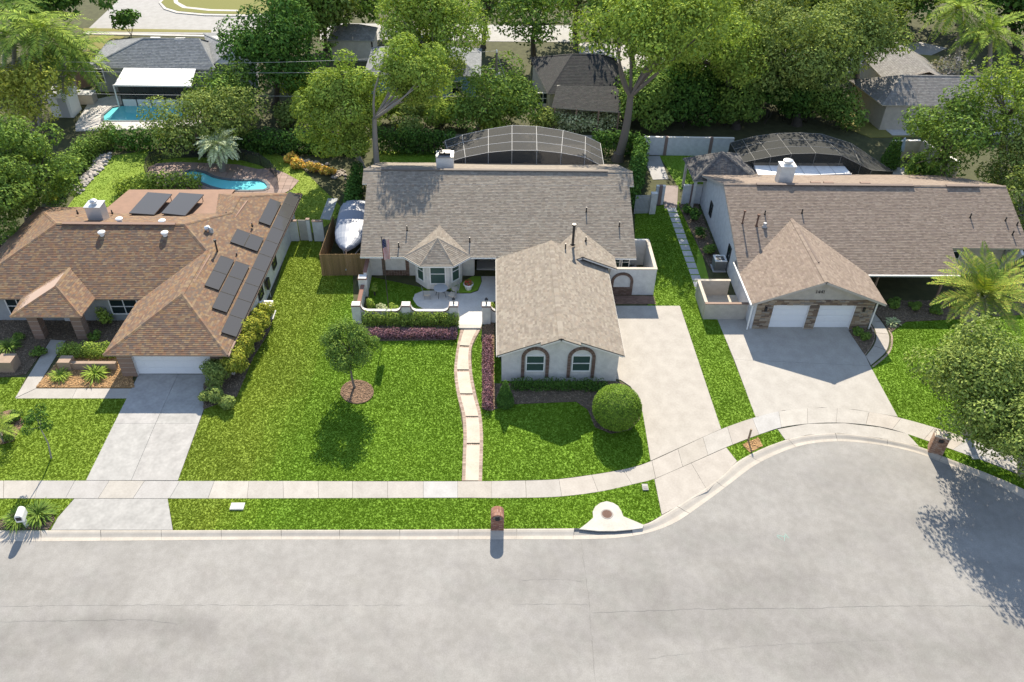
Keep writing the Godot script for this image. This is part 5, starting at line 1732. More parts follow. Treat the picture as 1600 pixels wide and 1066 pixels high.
	tree_px("shade_tree", "leafy tree overhanging the edge of the brown hip roof", -5, 400, -15, 190, 380, 55, GREEN, 0.13, 295, 4.0, M.bark_dark)
	tree_px("oak_tree", "wide dark oak beside the far street", 60, 70, 80, -110, 45, 115, DEEP, 0.28, 297, 4.2, M.bark_dark, "", M.leaf_dark)
	tree_px("shade_tree", "round shrubby tree beside the turquoise rectangular pool", 300, 240, 316, 130, 230, 72, OLIVE, 0.13, 299, 4.4, M.bark)
	tree_px("shade_tree", "glossy dark tree before the white patio roof", 355, 200, 345, 88, 190, 50, GREEN, 0.16, 301, 4.0, M.bark_dark)
	bush("street_shrub", "dark upright shrub beside the far street", G(205, 55), 1.9, 4.2, DEEP, 0.26, 303, 3.4, "", M.leaf_dark)
	tree_px("oak_tree", "oak arching over the small grey far roof", 515, 75, 540, -60, 50, 80, GREEN, 0.25, 305, 3.6, M.bark_dark)
	tree_px("oak_tree", "slim oak beside the far street", 755, 75, 765, -70, 40, 45, GREEN, 0.25, 307, 3.4, M.bark_dark)
	# hedges
	hedge("boundary_hedge", "trimmed diagonal hedge along the rocky edge of the pool lawn", [G(178, 222), G(135, 252), G(92, 306)], 1.9, 1.9, GREEN, 0.11, 311, 3.0, 0.2)
	hedge("boundary_hedge", "dark boundary hedge behind the curvy pool", [G(190, 232), G(300, 236), G(420, 237), G(560, 240)], 2.0, 2.2, DEEP, 0.15, 313, 2.6, 0.25, M.leaf_dark)
	hedge("boundary_hedge", "dark clipped hedge behind the sunlit backyard", [G(592, 238), G(705, 240)], 1.3, 2.3, DEEP, 0.13, 315, 3.2, 0.12, M.leaf_dark)
	hedge("boundary_hedge", "dark hedge beside the forked tree", [G(930, 240), G(995, 242)], 1.3, 2.2, DEEP, 0.13, 317, 3.2, 0.12, M.leaf_dark)
	k = 0
	for q in [[1010, 218, 4.0, 5.5], [1075, 216, 4.2, 6.0], [1140, 214, 4.0, 5.5], [1205, 210, 4.0, 6.0], [1270, 208, 3.6, 5.0], [1040, 190, 4.0, 7.0], [1180, 185, 4.5, 7.0], [1235, 205, 3.8, 5.5], [1310, 212, 3.0, 4.0], [1110, 195, 4.2, 6.5], [1000, 200, 3.5, 6.0], [1250, 180, 4.0, 6.0]]:
		bush("overgrown_shrub", "tall overgrown shrub behind the white garden wall", G(q[0], q[1]) + Vector3(0, 0, -2.5), q[2], q[3], DEEP if k % 2 else GREEN, 0.18, 321 + k, 3.4, "overgrown shrubs behind the wall", M.leaf_dark)
		k += 1
	k = 0
	for q in [[610, 190, 2.5, 3.2], [650, 195, 2.2, 2.6], [690, 200, 2.5, 3.0], [720, 195, 2.2, 3.5], [800, 195, 2.5, 4.0], [455, 195, 2.2, 2.5], [1000, 180, 3.0, 4.5], [560, 215, 2.2, 3.0], [500, 215, 2.4, 3.0], [640, 215, 2.0, 2.4], [770, 215, 2.2, 3.0], [850, 205, 2.0, 2.0], [480, 160, 3.0, 4.0], [700, 150, 3.0, 5.0]]:
		bush("thicket_shrub", "loose thicket shrub between the back gardens", G(q[0], q[1]), q[2], q[3], OLIVE if k % 2 else LIME, 0.16, 341 + k, 2.6, "thicket between the back gardens")
		k += 1
	hedge("variegated_hedge", "pale variegated hedge behind the screened pool", [G(872, 203), G(960, 203)], 2.2, 1.8, SILVER, 0.14, 351, 2.6, 0.3)
	hedge("poolside_hedge", "bright leafy hedge above the low brown roof", [G(190, 303), G(240, 296), G(308, 294)], 1.5, 1.4, LIME, 0.11, 353, 2.6, 0.2)
	for q in [[1388, 262, 0.85, 2.9], [1428, 276, 0.9, 2.2], [1452, 284, 0.8, 1.7]]:
		var at := G(q[0], q[1])
		t = thing("column_shrub", "clipped upright shrub beside the screened pool wall", "shrub", at, 0.0, "clipped upright shrubs")
		var lb := LB.new()
		var cl := []
		for i in 5: cl.append([Vector3(0, q[3] * (0.2 + 0.17 * i), 0), q[2] * (1.0 - 0.12 * i)])
		foliage(lb, cl, 2600, 0.1, DEEP, 360 + int(q[0]), 0.5, 0.75, 1.0)
		put("foliage", lb.mesh(), M.leaf, t)
		var mb := MB.new()
		mb.tube([Vector3(0, -0.05, 0), Vector3(0, q[3] * 0.8, 0)], [0.07, 0.03], 6)
		pm("stem", mb, M.bark_dark, t)
	b = G(348, 268)
	palm("pindo_palm", "silvery feathery palm standing by the curvy pool", b, ZP(341, 228, b.z), 2.2, 34, 0.5, [Color(0.26, 0.29, 0.18), Color(0.21, 0.24, 0.14), Color(0.31, 0.33, 0.21)], 371, 0.7, 0.25, "", 0.03, 0.2, 36)
	for q in [[468, 262], [490, 268], [512, 272], [455, 250]]: bush("croton", "orange-leaved low croton in the rocky bed by the pool lawn", G(q[0], q[1]), 1.1, 0.7, [Color(0.34, 0.20, 0.05), Color(0.26, 0.19, 0.04), Color(0.20, 0.18, 0.04)], 0.12, 380 + int(q[0]), 2.4, "orange crotons")
	for q in [[95, 305], [80, 315]]: bush("golden_shrub", "golden shrub at the low end of the diagonal hedge", G(q[0], q[1]), 0.8, 1.0, GOLD, 0.1, 390 + int(q[0]), 2.6, "golden shrubs")
	bush("yard_shrub", "small shrub next to the grey boat trailer", G(543, 345), 1.0, 1.6, DEEP, 0.11, 395, 3.0)
	hedge("vine_hedge", "dark creeper hedge beside the covered boat", [G(548, 360), G(560, 285)], 1.2, 1.9, DEEP, 0.12, 397, 3.0)

# ---------------------------------------------------------------- objects
func plane_hit(px: float, py: float, p0: Vector3, n: Vector3) -> Vector3:
	var d := ray(px, py)
	return EYE + d * ((p0 - EYE).dot(n) / d.dot(n))
func solar(c: Array, nu: int, nv: int, p0: Vector3, n: Vector3, label: String, group: String, up := 0.12) -> void:     # c: four pixel corners, u along c0-c1, v along c0-c3
	var q := []
	for k in c: q.append(plane_hit(k[0], k[1], p0 + n * up, n))
	var along := Vector3(0.041, 0, -1).normalized()
	along = (along - n * along.dot(n)).normalized()
	var across := n.cross(along)
	var pa := []
	var pb := []
	for k in q:
		pa.append((k - q[0]).dot(along))
		pb.append((k - q[0]).dot(across))
	var a0: float = (pa[0] + pa[1]) / 2
	var a1: float = (pa[2] + pa[3]) / 2
	var b0: float = (pb[0] + pb[3]) / 2
	var b1: float = (pb[1] + pb[2]) / 2
	for i in nu:
		for j in nv:
			var ce: Vector3 = q[0] + along * lerpf(a0, a1, (j + 0.5) / nv) + across * lerpf(b0, b1, (i + 0.5) / nu)
			var u := across
			var nn := n
			var lu := absf(b1 - b0) / nu - 0.025
			var lv := absf(a1 - a0) / nv - 0.025
			var t := thing("solar_panel", (label % ORD[i * nv + j]) if label.contains("%s") else label, "solar panel", ce, 0.0, group)
			t.basis = Basis(u, nn, u.cross(nn))
			pbox("cells", Vector3(0, 0.02, 0), Vector3(lu - 0.05, 0.02, lv - 0.05), M.solar, t)
			var mb := MB.new()
			for s in [-1.0, 1.0]:
				mb.box(Vector3(0, 0.01, s * (lv / 2 - 0.015)), Vector3(lu, 0.05, 0.03))
				mb.box(Vector3(s * (lu / 2 - 0.015), 0.01, 0), Vector3(0.03, 0.05, lv - 0.06))
			pm("frame", mb, M.solar_frame, t)
			mb = MB.new()
			for s in [-1.0, 1.0]: mb.box(Vector3(s * lu * 0.3, -0.055, 0), Vector3(0.05, 0.07, lv - 0.02))
			pm("rail", mb, M.solar_frame, t)
func build_solar() -> void:
	var p0 := Vector3(-15.95, 2.2, -38.82)
	var e := Vector3(-15.12, 2.2, -59.05) - p0
	var n := e.cross(Vector3(-19.66, 3.80, -42.95) - p0).normalized()
	if n.y < 0: n = -n
	solar([[343.5, 519], [369.5, 527.5], [470, 304], [450.5, 301.5]], 1, 10, p0, n, "dark solar panel in the long eave row, %s from the garage end", "eave row of solar panels")
	solar([[319, 445.5], [340.5, 454.5], [367, 407], [344.5, 399.5]], 1, 2, p0, n, "dark solar panel in the pair under the gooseneck vent, %s from the garage end", "solar panel pair")
	solar([[331, 482], [354.5, 488.5], [390, 415.5], [367, 407.5]], 1, 3, p0, n, "dark solar panel in the column of three beside the eave row, %s from the garage", "solar panel column")
	solar([[358.6, 377], [402, 394.5], [411, 374], [371.7, 356.5]], 2, 1, p0, n, "dark solar panel in the crosswise pair beside the eave row, %s from the ridge", "short solar panel pair")
	solar([[403.8, 346], [421.6, 353.5], [439.4, 317.3], [421.6, 309.8]], 1, 1, p0, n, "single dark solar panel at the far end of the eave row", "")
	for c in [[[[202, 335], [241, 337.5], [268, 301], [230, 298]], "tilted pool heating collector nearer the metal chimney"], [[[252.5, 335], [289.6, 339], [317.7, 301.5], [279.5, 298.6]], "tilted pool heating collector farther from the metal chimney"]]:
		var q := []
		for k in c[0]: q.append(G(k[0], k[1], 3.55))
		var ce: Vector3 = (q[0] + q[1] + q[2] + q[3]) / 4
		var t := thing("pool_heater_panel", c[1], "solar panel", ce)
		var mb := MB.new()
		var loc := []
		for i in 4: loc.append(q[i] - ce + Vector3(0, 0.12 if i < 2 else -0.12, 0))
		mb.plate(loc, (loc[1] - loc[0]).cross(loc[3] - loc[0]) * -1.0 if (loc[1] - loc[0]).cross(loc[3] - loc[0]).y < 0 else (loc[1] - loc[0]).cross(loc[3] - loc[0]), 0.08, Color(0.05, 0.05, 0.054))
		pm("collector", mb, M.solar, t)
		mb = MB.new()
		for i in 4: mb.tube([loc[i] * 0.9, loc[i] * 0.9 + Vector3(0, -0.7, 0)], [0.025, 0.025], 6)
		pm("stand", mb, M.black_metal, t)

func brick_body(mb: MB, w: float, d: float, h: float, pal: Array) -> void:      # running-bond courses round a rectangular pier
	var bh := 0.075
	var y := 0.0
	var row := 0
	while y < h - 0.01:
		for s in [-1.0, 1.0]:
			var x := -w / 2 + (0.0 if row % 2 == 0 else -0.1)
			while x < w / 2 - 0.02:
				var a := maxf(x, -w / 2)
				var b := minf(x + 0.2, w / 2)
				mb.box(Vector3((a + b) / 2, y + bh / 2, s * (d / 2 - 0.05)), Vector3(b - a - 0.01, bh - 0.01, 0.1), Basis(), pal[rg.randi() % pal.size()])
				x += 0.2
			var z := -d / 2 + 0.1
			while z < d / 2 - 0.12:
				var b := minf(z + 0.2, d / 2 - 0.1)
				mb.box(Vector3(s * (w / 2 - 0.05), y + bh / 2, (z + b) / 2), Vector3(0.1, bh - 0.01, b - z - 0.01), Basis(), pal[rg.randi() % pal.size()])
				z += 0.2
		y += bh
		row += 1
const BRICK_RED := [Color(0.33, 0.155, 0.105), Color(0.38, 0.20, 0.14), Color(0.28, 0.135, 0.10), Color(0.42, 0.25, 0.19)]
const BRICK_TAN := [Color(0.34, 0.20, 0.13), Color(0.40, 0.26, 0.18), Color(0.29, 0.165, 0.11), Color(0.45, 0.32, 0.24)]
func build_mailboxes() -> void:
	# arched brick column
	var at := G(777, 822)
	var t := thing("brick_mailbox", "round-topped red brick mailbox column on the parkway grass", "mailbox", at)
	var mb := MB.new()
	var w := 0.68
	var d := 0.62
	brick_body(mb, w, d, 0.9, BRICK_RED)
	var r := w / 2
	for i in 13:
		var a := PI * (i + 0.5) / 13
		var dir := Vector3(cos(a), sin(a), 0)
		for k in 3: mb.box(Vector3(0, 0.9, -d / 2 + d * (k + 0.5) / 3) + dir * (r - 0.05), Vector3(0.1, PI * r / 13 - 0.008, d / 3 - 0.01), Basis(dir, Vector3(-dir.y, dir.x, 0), Vector3(0, 0, 1)), BRICK_RED[rg.randi() % 4])
	stuff(pm("brickwork", mb, M.brick, t))
	mb = MB.new()
	mb.box(Vector3(0, 0.45, 0), Vector3(w - 0.18, 0.9, d - 0.1), Basis(), Color(0.3, 0.27, 0.24))
	mb.tube([Vector3(0, 0.9, -d / 2 + 0.03), Vector3(0, 0.9, d / 2 - 0.03)], [r - 0.08, r - 0.08], 16, Color(0.3, 0.27, 0.24))
	pm("mortar_core", mb, M.brick, t)
	pbox("mail_door", Vector3(0, 0.92, d / 2 - 0.01), Vector3(0.22, 0.24, 0.06), M.black_metal, t)
	# white plastic box
	at = G(42, 822)
	t = thing("white_mailbox", "white plastic mailbox on a tapered post among strappy leaves", "mailbox", at, deg_to_rad(8))
	mb = MB.new()
	mb.tube([Vector3(0, -0.05, 0), Vector3(0, 0.7, 0)], [0.16, 0.13], 4)
	pm("post", mb, M.white, t)
	mb = MB.new()
	mb.box(Vector3(0, 0.86, 0.02), Vector3(0.36, 0.34, 0.62))
	mb.tube([Vector3(0, 1.03, -0.29), Vector3(0, 1.03, 0.33)], [0.18, 0.18], 14)
	pm("box", mb, M.white, t)
	pbox("mail_door", Vector3(0, 0.95, 0.345), Vector3(0.24, 0.22, 0.03), M.black_metal, t)
	# square brick pillar
	at = G(1461, 704)
	t = thing("brick_mailbox", "square tan brick mailbox pillar at the edge of the cul-de-sac", "mailbox", at, deg_to_rad(-22))
	mb = MB.new()
	brick_body(mb, 0.8, 0.62, 1.28, BRICK_TAN)
	stuff(pm("brickwork", mb, M.brick, t))
	mb = MB.new()
	mb.box(Vector3(0, 0.64, 0), Vector3(0.7, 1.27, 0.52), Basis(), Color(0.36, 0.33, 0.29))
	pm("mortar_core", mb, M.brick, t)
	pbox("cap", Vector3(0, 1.315, 0), Vector3(0.84, 0.06, 0.66), M.cream, t)
	pbox("mail_door", Vector3(0, 1.05, 0.32), Vector3(0.26, 0.22, 0.04), M.black_metal, t)
	# bare post on the parkway
	at = G(1169, 689)
	t = thing("sign_post", "plain weathered wooden post on the small parkway patch", "post", at)
	mb = MB.new()
	mb.box(Vector3(0.0, 0.42, 0), Vector3(0.09, 1.0, 0.09), Basis(), Color(0.33, 0.25, 0.17))
	mb.box(Vector3(0.0, 0.93, 0), Vector3(0.11, 0.03, 0.11), Basis(), Color(0.36, 0.28, 0.20))
	pm("post", mb, M.wood, t)
	# utility covers in the grass
	at = G(371, 792, 0.02)
	t = thing("valve_cover", "pale rectangular utility cover set in the parkway grass", "cover", at)
	mb = MB.new()
	mb.box(Vector3(0, 0.03, 0), Vector3(0.72, 0.07, 0.45), Basis(), Color(0.6, 0.6, 0.58))
	mb.box(Vector3(0, 0.07, 0), Vector3(0.62, 0.015, 0.36), Basis(), Color(0.68, 0.68, 0.66))
	pm("lid", mb, M.concrete, t)
	at = G(1008, 762, 0.02)
	t = thing("valve_cover", "small square water meter cover near the pink-grey apron", "cover", at)
	mb = MB.new()
	mb.box(Vector3(0, 0.03, 0), Vector3(0.32, 0.07, 0.42), Basis(), Color(0.45, 0.43, 0.40))
	mb.box(Vector3(0, 0.07, 0.05), Vector3(0.24, 0.015, 0.2), Basis(), Color(0.3, 0.29, 0.28))
	pm("lid", mb, M.concrete, t)
	at = G(1523, 715, 0.02)
	t = thing("valve_cover", "small pale cover in the grass beyond the square brick mailbox", "cover", at)
	mb = MB.new()
	mb.box(Vector3(0, 0.03, 0), Vector3(0.36, 0.07, 0.26), Basis(), Color(0.58, 0.57, 0.54))
	mb.box(Vector3(0, 0.07, 0), Vector3(0.28, 0.015, 0.18), Basis(), Color(0.62, 0.61, 0.58))
	pm("lid", mb, M.concrete, t)

func air_conditioner(at: Vector3, label: String, body: Material) -> void:
	var t := thing("air_conditioner", label, "air conditioner", at)
	pbox("pad", Vector3(0, 0.04, 0), Vector3(1.0, 0.08, 1.0), M.plastic_grey, t)
	var mb := MB.new()
	for k in 11: mb.box(Vector3(0, 0.13 + k * 0.075, 0), Vector3(0.86, 0.05, 0.86))
	pm("louvers", mb, body, t)
	pbox("coil", Vector3(0, 0.5, 0), Vector3(0.78, 0.82, 0.78), M.dark, t)
	mb = MB.new()
	mb.box(Vector3(0, 0.93, 0.38), Vector3(0.9, 0.06, 0.14))
	mb.box(Vector3(0, 0.93, -0.38), Vector3(0.9, 0.06, 0.14))
	mb.box(Vector3(0.38, 0.93, 0), Vector3(0.14, 0.06, 0.62))
	mb.box(Vector3(-0.38, 0.93, 0), Vector3(0.14, 0.06, 0.62))
	pm("top", mb, M.white, t)
	mb = MB.new()
	for k in 8:
		var a := PI * k / 8
		mb.box(Vector3(0, 0.945, 0), Vector3(0.62, 0.01, 0.012), Basis(Vector3.UP, a))
	mb.lathe(Vector3(0, 0.93, 0), [[0.09, 0], [0.09, 0.025], [0.0, 0.03]], 12)
	pm("fan_grille", mb, M.alu, t)

func build_yard_things() -> void:
	air_conditioner(G(418, 493), "grey air conditioner between croton bushes and the white side wall", M.plastic_grey)
	air_conditioner(G(1122, 420), "dark air conditioner with white top beside the stepping stones", M.grey_metal)
	# meter boxes on the side wall
	var t := thing("meter_box", "black utility meter box on the white side wall", "meter box", Vector3(-15.55, 1.2, -47.9))
	pbox("box", Vector3(0, 0, 0), Vector3(0.18, 0.75, 0.5), M.black_metal, t)
	var mb := MB.new()
	mb.tube([Vector3(0, -0.3, 0), Vector3(0, -1.15, 0)], [0.03, 0.03], 6)
	pm("conduit", mb, M.plastic_grey, t)
	# wooden fence: each board its own piece
	t = thing("wooden_fence", "brown wooden board fence closing off the boat yard", "fence", G(540, 428))
	var c1 := Color(0.27, 0.17, 0.07)
	var mats := []
	for k in 4: mats.append(tri_tex(mat(Color(0.25 + 0.035 * k, 0.16 + 0.02 * k, 0.065 + 0.012 * k), 0.9), M.grey_tex, 0.7))
	var A := G(504, 431)
	var B := G(577, 430)
	var n := 27
	for i in n:
		var p := A.lerp(B, (i + 0.5) / n)
		pbox("board", Vector3(p.x, 0.93 + rg.randf_range(-0.01, 0.01), p.z + rg.randf_range(-0.008, 0.008)) - t.position, Vector3(A.distance_to(B) / n - 0.008, 1.86, 0.022), mats[rg.randi() % 4], t)
	var C := Vector3(A.x + 0.15, 0, A.z - 5.6)
	n = 42
	for i in n:
		var p := A.lerp(C, (i + 0.5) / n)
		pbox("board", Vector3(p.x, 0.93 + rg.randf_range(-0.01, 0.01), p.z) - t.position, Vector3(0.022, 1.86, 5.6 / n - 0.008), mats[rg.randi() % 4], t)
	for y in [0.35, 1.5]: pbox("rail", (A + B) / 2 + Vector3(0, y, -0.04) - t.position, Vector3(A.distance_to(B), 0.09, 0.04), mats[0], t)
	for i in 4: pbox("fence_post", A.lerp(B, i / 3.0) + Vector3(0, 0.9, -0.09) - t.position, Vector3(0.09, 1.8, 0.09), mats[1], t)
	# gate wall between the fence and the brown-roofed house
	t = thing("gate_wall", "white garden wall with a tan gate between fence and side wall", "wall", G(480, 375))
	var gz := G(480, 376).z
	for x in [[452, 468, 1.75], [483, 488, 1.9], [492, 508, 1.75]]:
		var a := ZP(x[0], 376, gz)
		var b := ZP(x[1], 376, gz)
		pbox("wall_length", Vector3((a.x + b.x) / 2, x[2] / 2, gz) - t.position, Vector3(b.x - a.x, x[2], 0.2), M.stucco, t)
		pbox("wall_cap", Vector3((a.x + b.x) / 2, x[2] + 0.03, gz) - t.position, Vector3(b.x - a.x + 0.04, 0.06, 0.26), M.brown_fascia, t)
	var ga := ZP(470, 376, gz)
	var gb := ZP(483, 376, gz)
	for i in 5:
		pbox("gate_board", Vector3(lerpf(ga.x, gb.x, (i + 0.5) / 5), 0.95, gz + 0.02) - t.position, Vector3((gb.x - ga.x) / 5 - 0.006, 1.8, 0.04), M.stucco_tan, t)
	# covered boat on its trailer
	build_boat()
	# flag on a pole inside the court
	var b := G(608, 489)
	t = thing("flag_pole", "thin pole flying a striped flag inside the walled court", "flag pole", b)
	var top := ZP(602, 372, b.z).y
	mb = MB.new()
	mb.tube([Vector3(0, -0.05, 0), Vector3(-0.05, top, 0)], [0.035, 0.025], 8)
	mb.lathe(Vector3(-0.05, top, 0), [[0.0, -0.02], [0.05, 0.03], [0.0, 0.08]], 10)
	pm("pole", mb, M.black_metal, t)
	var fl := thing("flag", "red and white striped flag with blue corner hanging limp on its pole", "flag", b + Vector3(0.02, 0, 0.02))
	var fh := 1.55
	var fw := 0.42
	for s in 13:        # stripes hang down along the limp flag
		mb = MB.new()
		for k in 10:
			var y0 := top - 0.1 - fh * k / 10.0
			var y1 := top - 0.1 - fh * (k + 1) / 10.0
			var x0 := -0.03 + fw * s / 13.0
			var x1 := -0.03 + fw * (s + 1) / 13.0
			if s < 7 and k < 4: continue
			mb.quad(Vector3(x0, y0, flag_z(x0, y0)), Vector3(x1, y0, flag_z(x1, y0)), Vector3(x1, y1, flag_z(x1, y1)), Vector3(x0, y1, flag_z(x0, y1)), Color(0.42, 0.03, 0.045) if s % 2 == 0 else Color(0.72, 0.72, 0.72), Vector3(0, 0, 1))
		var sm: StandardMaterial3D = M.flag_cloth
		pm("stripe", mb, sm, fl)
	mb = MB.new()
	for k in 4:
		for s in 7:
			var y0 := top - 0.1 - fh * k / 10.0
			var y1 := top - 0.1 - fh * (k + 1) / 10.0
			var x0 := -0.03 + fw * s / 13.0
			var x1 := -0.03 + fw * (s + 1) / 13.0
			mb.quad(Vector3(x0, y0, flag_z(x0, y0)), Vector3(x1, y0, flag_z(x1, y0)), Vector3(x1, y1, flag_z(x1, y1)), Vector3(x0, y1, flag_z(x0, y1)), Color(0.02, 0.03, 0.12), Vector3(0, 0, 1))
	pm("canton", mb, M.flag_cloth, fl)
	mb = MB.new()
	for k in 5:
		for s in 4:
			var x := -0.01 + 0.05 * s
			var y := top - 0.15 - 0.12 * k
			mb.box(Vector3(x, y, 0.09 * sin(x * 17.0 + y * 1.6) + 0.012), Vector3(0.02, 0.02, 0.004), Basis(), Color(0.8, 0.8, 0.8))
	pm("stars", mb, M.flag_cloth, fl)
	build_court()
	# folded garden parasol and its stand by the screened pool wall
	var at := G(1404, 247)
	t = thing("folded_parasol", "folded pale blue parasol standing by the garden wall", "parasol", at)
	mb = MB.new()
	mb.lathe(Vector3.ZERO, [[0.0, 2.1], [0.1, 1.95], [0.24, 1.1], [0.27, 0.75], [0.1, 0.72], [0.0, 0.72]], 9)
	pm("canopy", mb, mat(Color(0.36, 0.44, 0.55), 0.7), t)
	mb = MB.new()
	mb.tube([Vector3(0, 0, 0), Vector3(0, 0.8, 0)], [0.03, 0.03], 6)
	mb.lathe(Vector3.ZERO, [[0.3, 0], [0.3, 0.08], [0.06, 0.14]], 12)
	pm("stand", mb, M.plastic_grey, t)

func flag_z(x: float, y: float) -> float: return 0.09 * sin(x * 17.0 + y * 1.6)
func boat_pt(a: Array, b: Array, gun: float, s: float, f: float, u: float) -> Vector3:
	var hw := lerpf(a[1], b[1], u)
	var top := lerpf(a[3], b[3], u)
	var z := lerpf(a[0], b[0], u)
	var x := hw * 1.05 * cos(f * PI / 2)
	var y := gun - 0.2 + (top - gun + 0.2) * pow(sin(f * PI / 2), 0.8)
	y += 0.012 * sin(z * 14.0 + f * 3.0) * (1.0 - f) + 0.008 * sin(z * 5.0 + x * 3.0)
	return Vector3(s * x, y, z)
func build_boat() -> void:
	var at := Vector3(G(556, 360, 0.0).x + 0.15, 0, -55.6)
	var t := thing("covered_boat", "motor boat under a shiny silver cover parked beside the house", "boat", at)
	# hull sections from bow (near) to stern
	var secs := [[4.1, 0.05, 1.85, 1.85], [3.6, 0.50, 1.35, 1.92], [2.7, 0.92, 0.95, 2.0], [1.5, 1.16, 0.8, 2.08], [0.2, 1.22, 0.75, 2.15], [-0.2, 1.2, 0.75, 2.62], [-1.4, 1.2, 0.75, 2.68], [-1.8, 1.18, 0.75, 2.2], [-2.8, 1.15, 0.75, 2.0]]    # z, half width, keel height, cover ridge height
	var hull := MB.new()
	var cov := MB.new()
	var gun := 1.75
	for i in secs.size() - 1:
		var a: Array = secs[i]
		var b: Array = secs[i + 1]
		for s in [-1.0, 1.0]:
			hull.quad(Vector3(0, a[2], a[0]), Vector3(0, b[2], b[0]), Vector3(s * b[1], gun - 0.15, b[0]), Vector3(s * a[1], gun - 0.15, a[0]), Color.WHITE, Vector3(s, -0.6, 0))
			# cover: gunwale, shoulder, ridge, with pleats
			var rows := 6
			for k in rows:
				var f0 := float(k) / rows
				var f1 := float(k + 1) / rows
				var sub := 5
				for j in sub:
					cov.quad(boat_pt(a, b, gun, s, f0, float(j) / sub), boat_pt(a, b, gun, s, f0, (j + 1.0) / sub), boat_pt(a, b, gun, s, f1, (j + 1.0) / sub), boat_pt(a, b, gun, s, f1, float(j) / sub), Color.WHITE, Vector3(s, 1, 0))
	pm("hull", hull, M.white, t)
	pm("cover", cov, M.tarp, t)
	var tr := thing("boat_trailer", "metal boat trailer with its tongue behind the board fence", "trailer", at)
	var mb := MB.new()
	for s in [-0.7, 0.7]: mb.box(Vector3(s, 0.55, -0.6), Vector3(0.09, 0.12, 5.0))
	for z in [-2.6, -0.8, 1.2]: mb.box(Vector3(0, 0.66, z), Vector3(1.5, 0.1, 0.09))
	mb.tube([Vector3(-0.7, 0.55, 1.9), Vector3(0, 0.55, 4.2)], [0.05, 0.05], 6)
	mb.tube([Vector3(0.7, 0.55, 1.9), Vector3(0, 0.55, 4.2)], [0.05, 0.05], 6)
	mb.tube([Vector3(0, 0.55, 4.1), Vector3(0, 0.55, 5.0)], [0.05, 0.05], 6)
	mb.tube([Vector3(0, 0.55, 4.2), Vector3(0, 1.6, 4.1)], [0.04, 0.04], 6)
	pm("chassis", mb, M.galv, tr)
	for s in [-1.0, 1.0]:
		mb = MB.new()
		mb.tube([Vector3(s * 0.85, 0.34, -1.2), Vector3(s * 1.08, 0.34, -1.2)], [0.33, 0.33], 16)
		var w := pm("wheel", mb, M.black_metal, tr)
		mb = MB.new()
		mb.tube([Vector3(s * 1.081, 0.34, -1.2), Vector3(s * 1.10, 0.34, -1.2)], [0.18, 0.16], 14)
		pm("rim", mb, M.galv, w)

func court_pier(t: Node3D, brick: Material, x: float, zz: float, hgt: float) -> void:
	pbox("pier", Vector3(x, hgt / 2, zz) - t.position, Vector3(0.58, hgt, 0.5), M.stucco, t)
	pbox("pier_course", Vector3(x, hgt + 0.03, zz) - t.position, Vector3(0.62, 0.06, 0.54), brick, t)
	pbox("pier_cap", Vector3(x, hgt + 0.085, zz) - t.position, Vector3(0.56, 0.05, 0.48), M.stucco, t)
func scallop(u: float, x0: float, x1: float, lowest: float, hp: float) -> float:
	var e := minf(u, 1.0 - u) * (x1 - x0)
	return lowest + (hp - 0.06 - lowest) * (1.0 - sqrt(1.0 - pow(1.0 - minf(e / 0.5, 1.0), 2.0)))
func court_seg(t: Node3D, z: float, hp: float, x0: float, x1: float, lowest: float) -> void:
	var mb := MB.new()
	var cp := MB.new()
	var tp := MB.new()
	var n := 26
	for i in n:
		var u0 := float(i) / n
		var u1 := float(i + 1) / n
		var a := Vector3(lerpf(x0, x1, u0), 0, z)
		var b := Vector3(lerpf(x0, x1, u1), 0, z)
		var ya: float = scallop(u0, x0, x1, lowest, hp)
		var yb: float = scallop(u1, x0, x1, lowest, hp)
		for s in [-0.1, 0.1]:
			mb.quad(a + Vector3(0, 0, s), b + Vector3(0, 0, s), b + Vector3(0, yb, s), a + Vector3(0, ya, s), Color.WHITE, Vector3(0, 0, s))
		mb.quad(a + Vector3(0, ya, -0.1), b + Vector3(0, yb, -0.1), b + Vector3(0, yb, 0.1), a + Vector3(0, ya, 0.1), Color.WHITE, Vector3.UP)
		var d := (b + Vector3(0, yb, 0) - a - Vector3(0, ya, 0))
		cp.box((a + b) / 2 + Vector3(0, (ya + yb) / 2 + 0.03, 0.0), Vector3(d.length() - 0.006, 0.06, 0.27), Basis(d.normalized(), Vector3(-d.y, d.x, 0).normalized(), Vector3(0, 0, 1)), Color(0.20, 0.10, 0.075) if i % 2 == 0 else Color(0.17, 0.09, 0.07))
		tp.box((a + b) / 2 + Vector3(0, (ya + yb) / 2 + 0.075, -0.01), Vector3(d.length() + 0.004, 0.03, 0.235), Basis(d.normalized(), Vector3(-d.y, d.x, 0).normalized(), Vector3(0, 0, 1)))
	pm("wall_length", mb, M.stucco, t, Transform3D(Basis(), -t.position))
	stuff(pm("brick_coping", cp, M.brick, t, Transform3D(Basis(), -t.position)))
	pm("wall_top", tp, M.stucco, t, Transform3D(Basis(), -t.position))
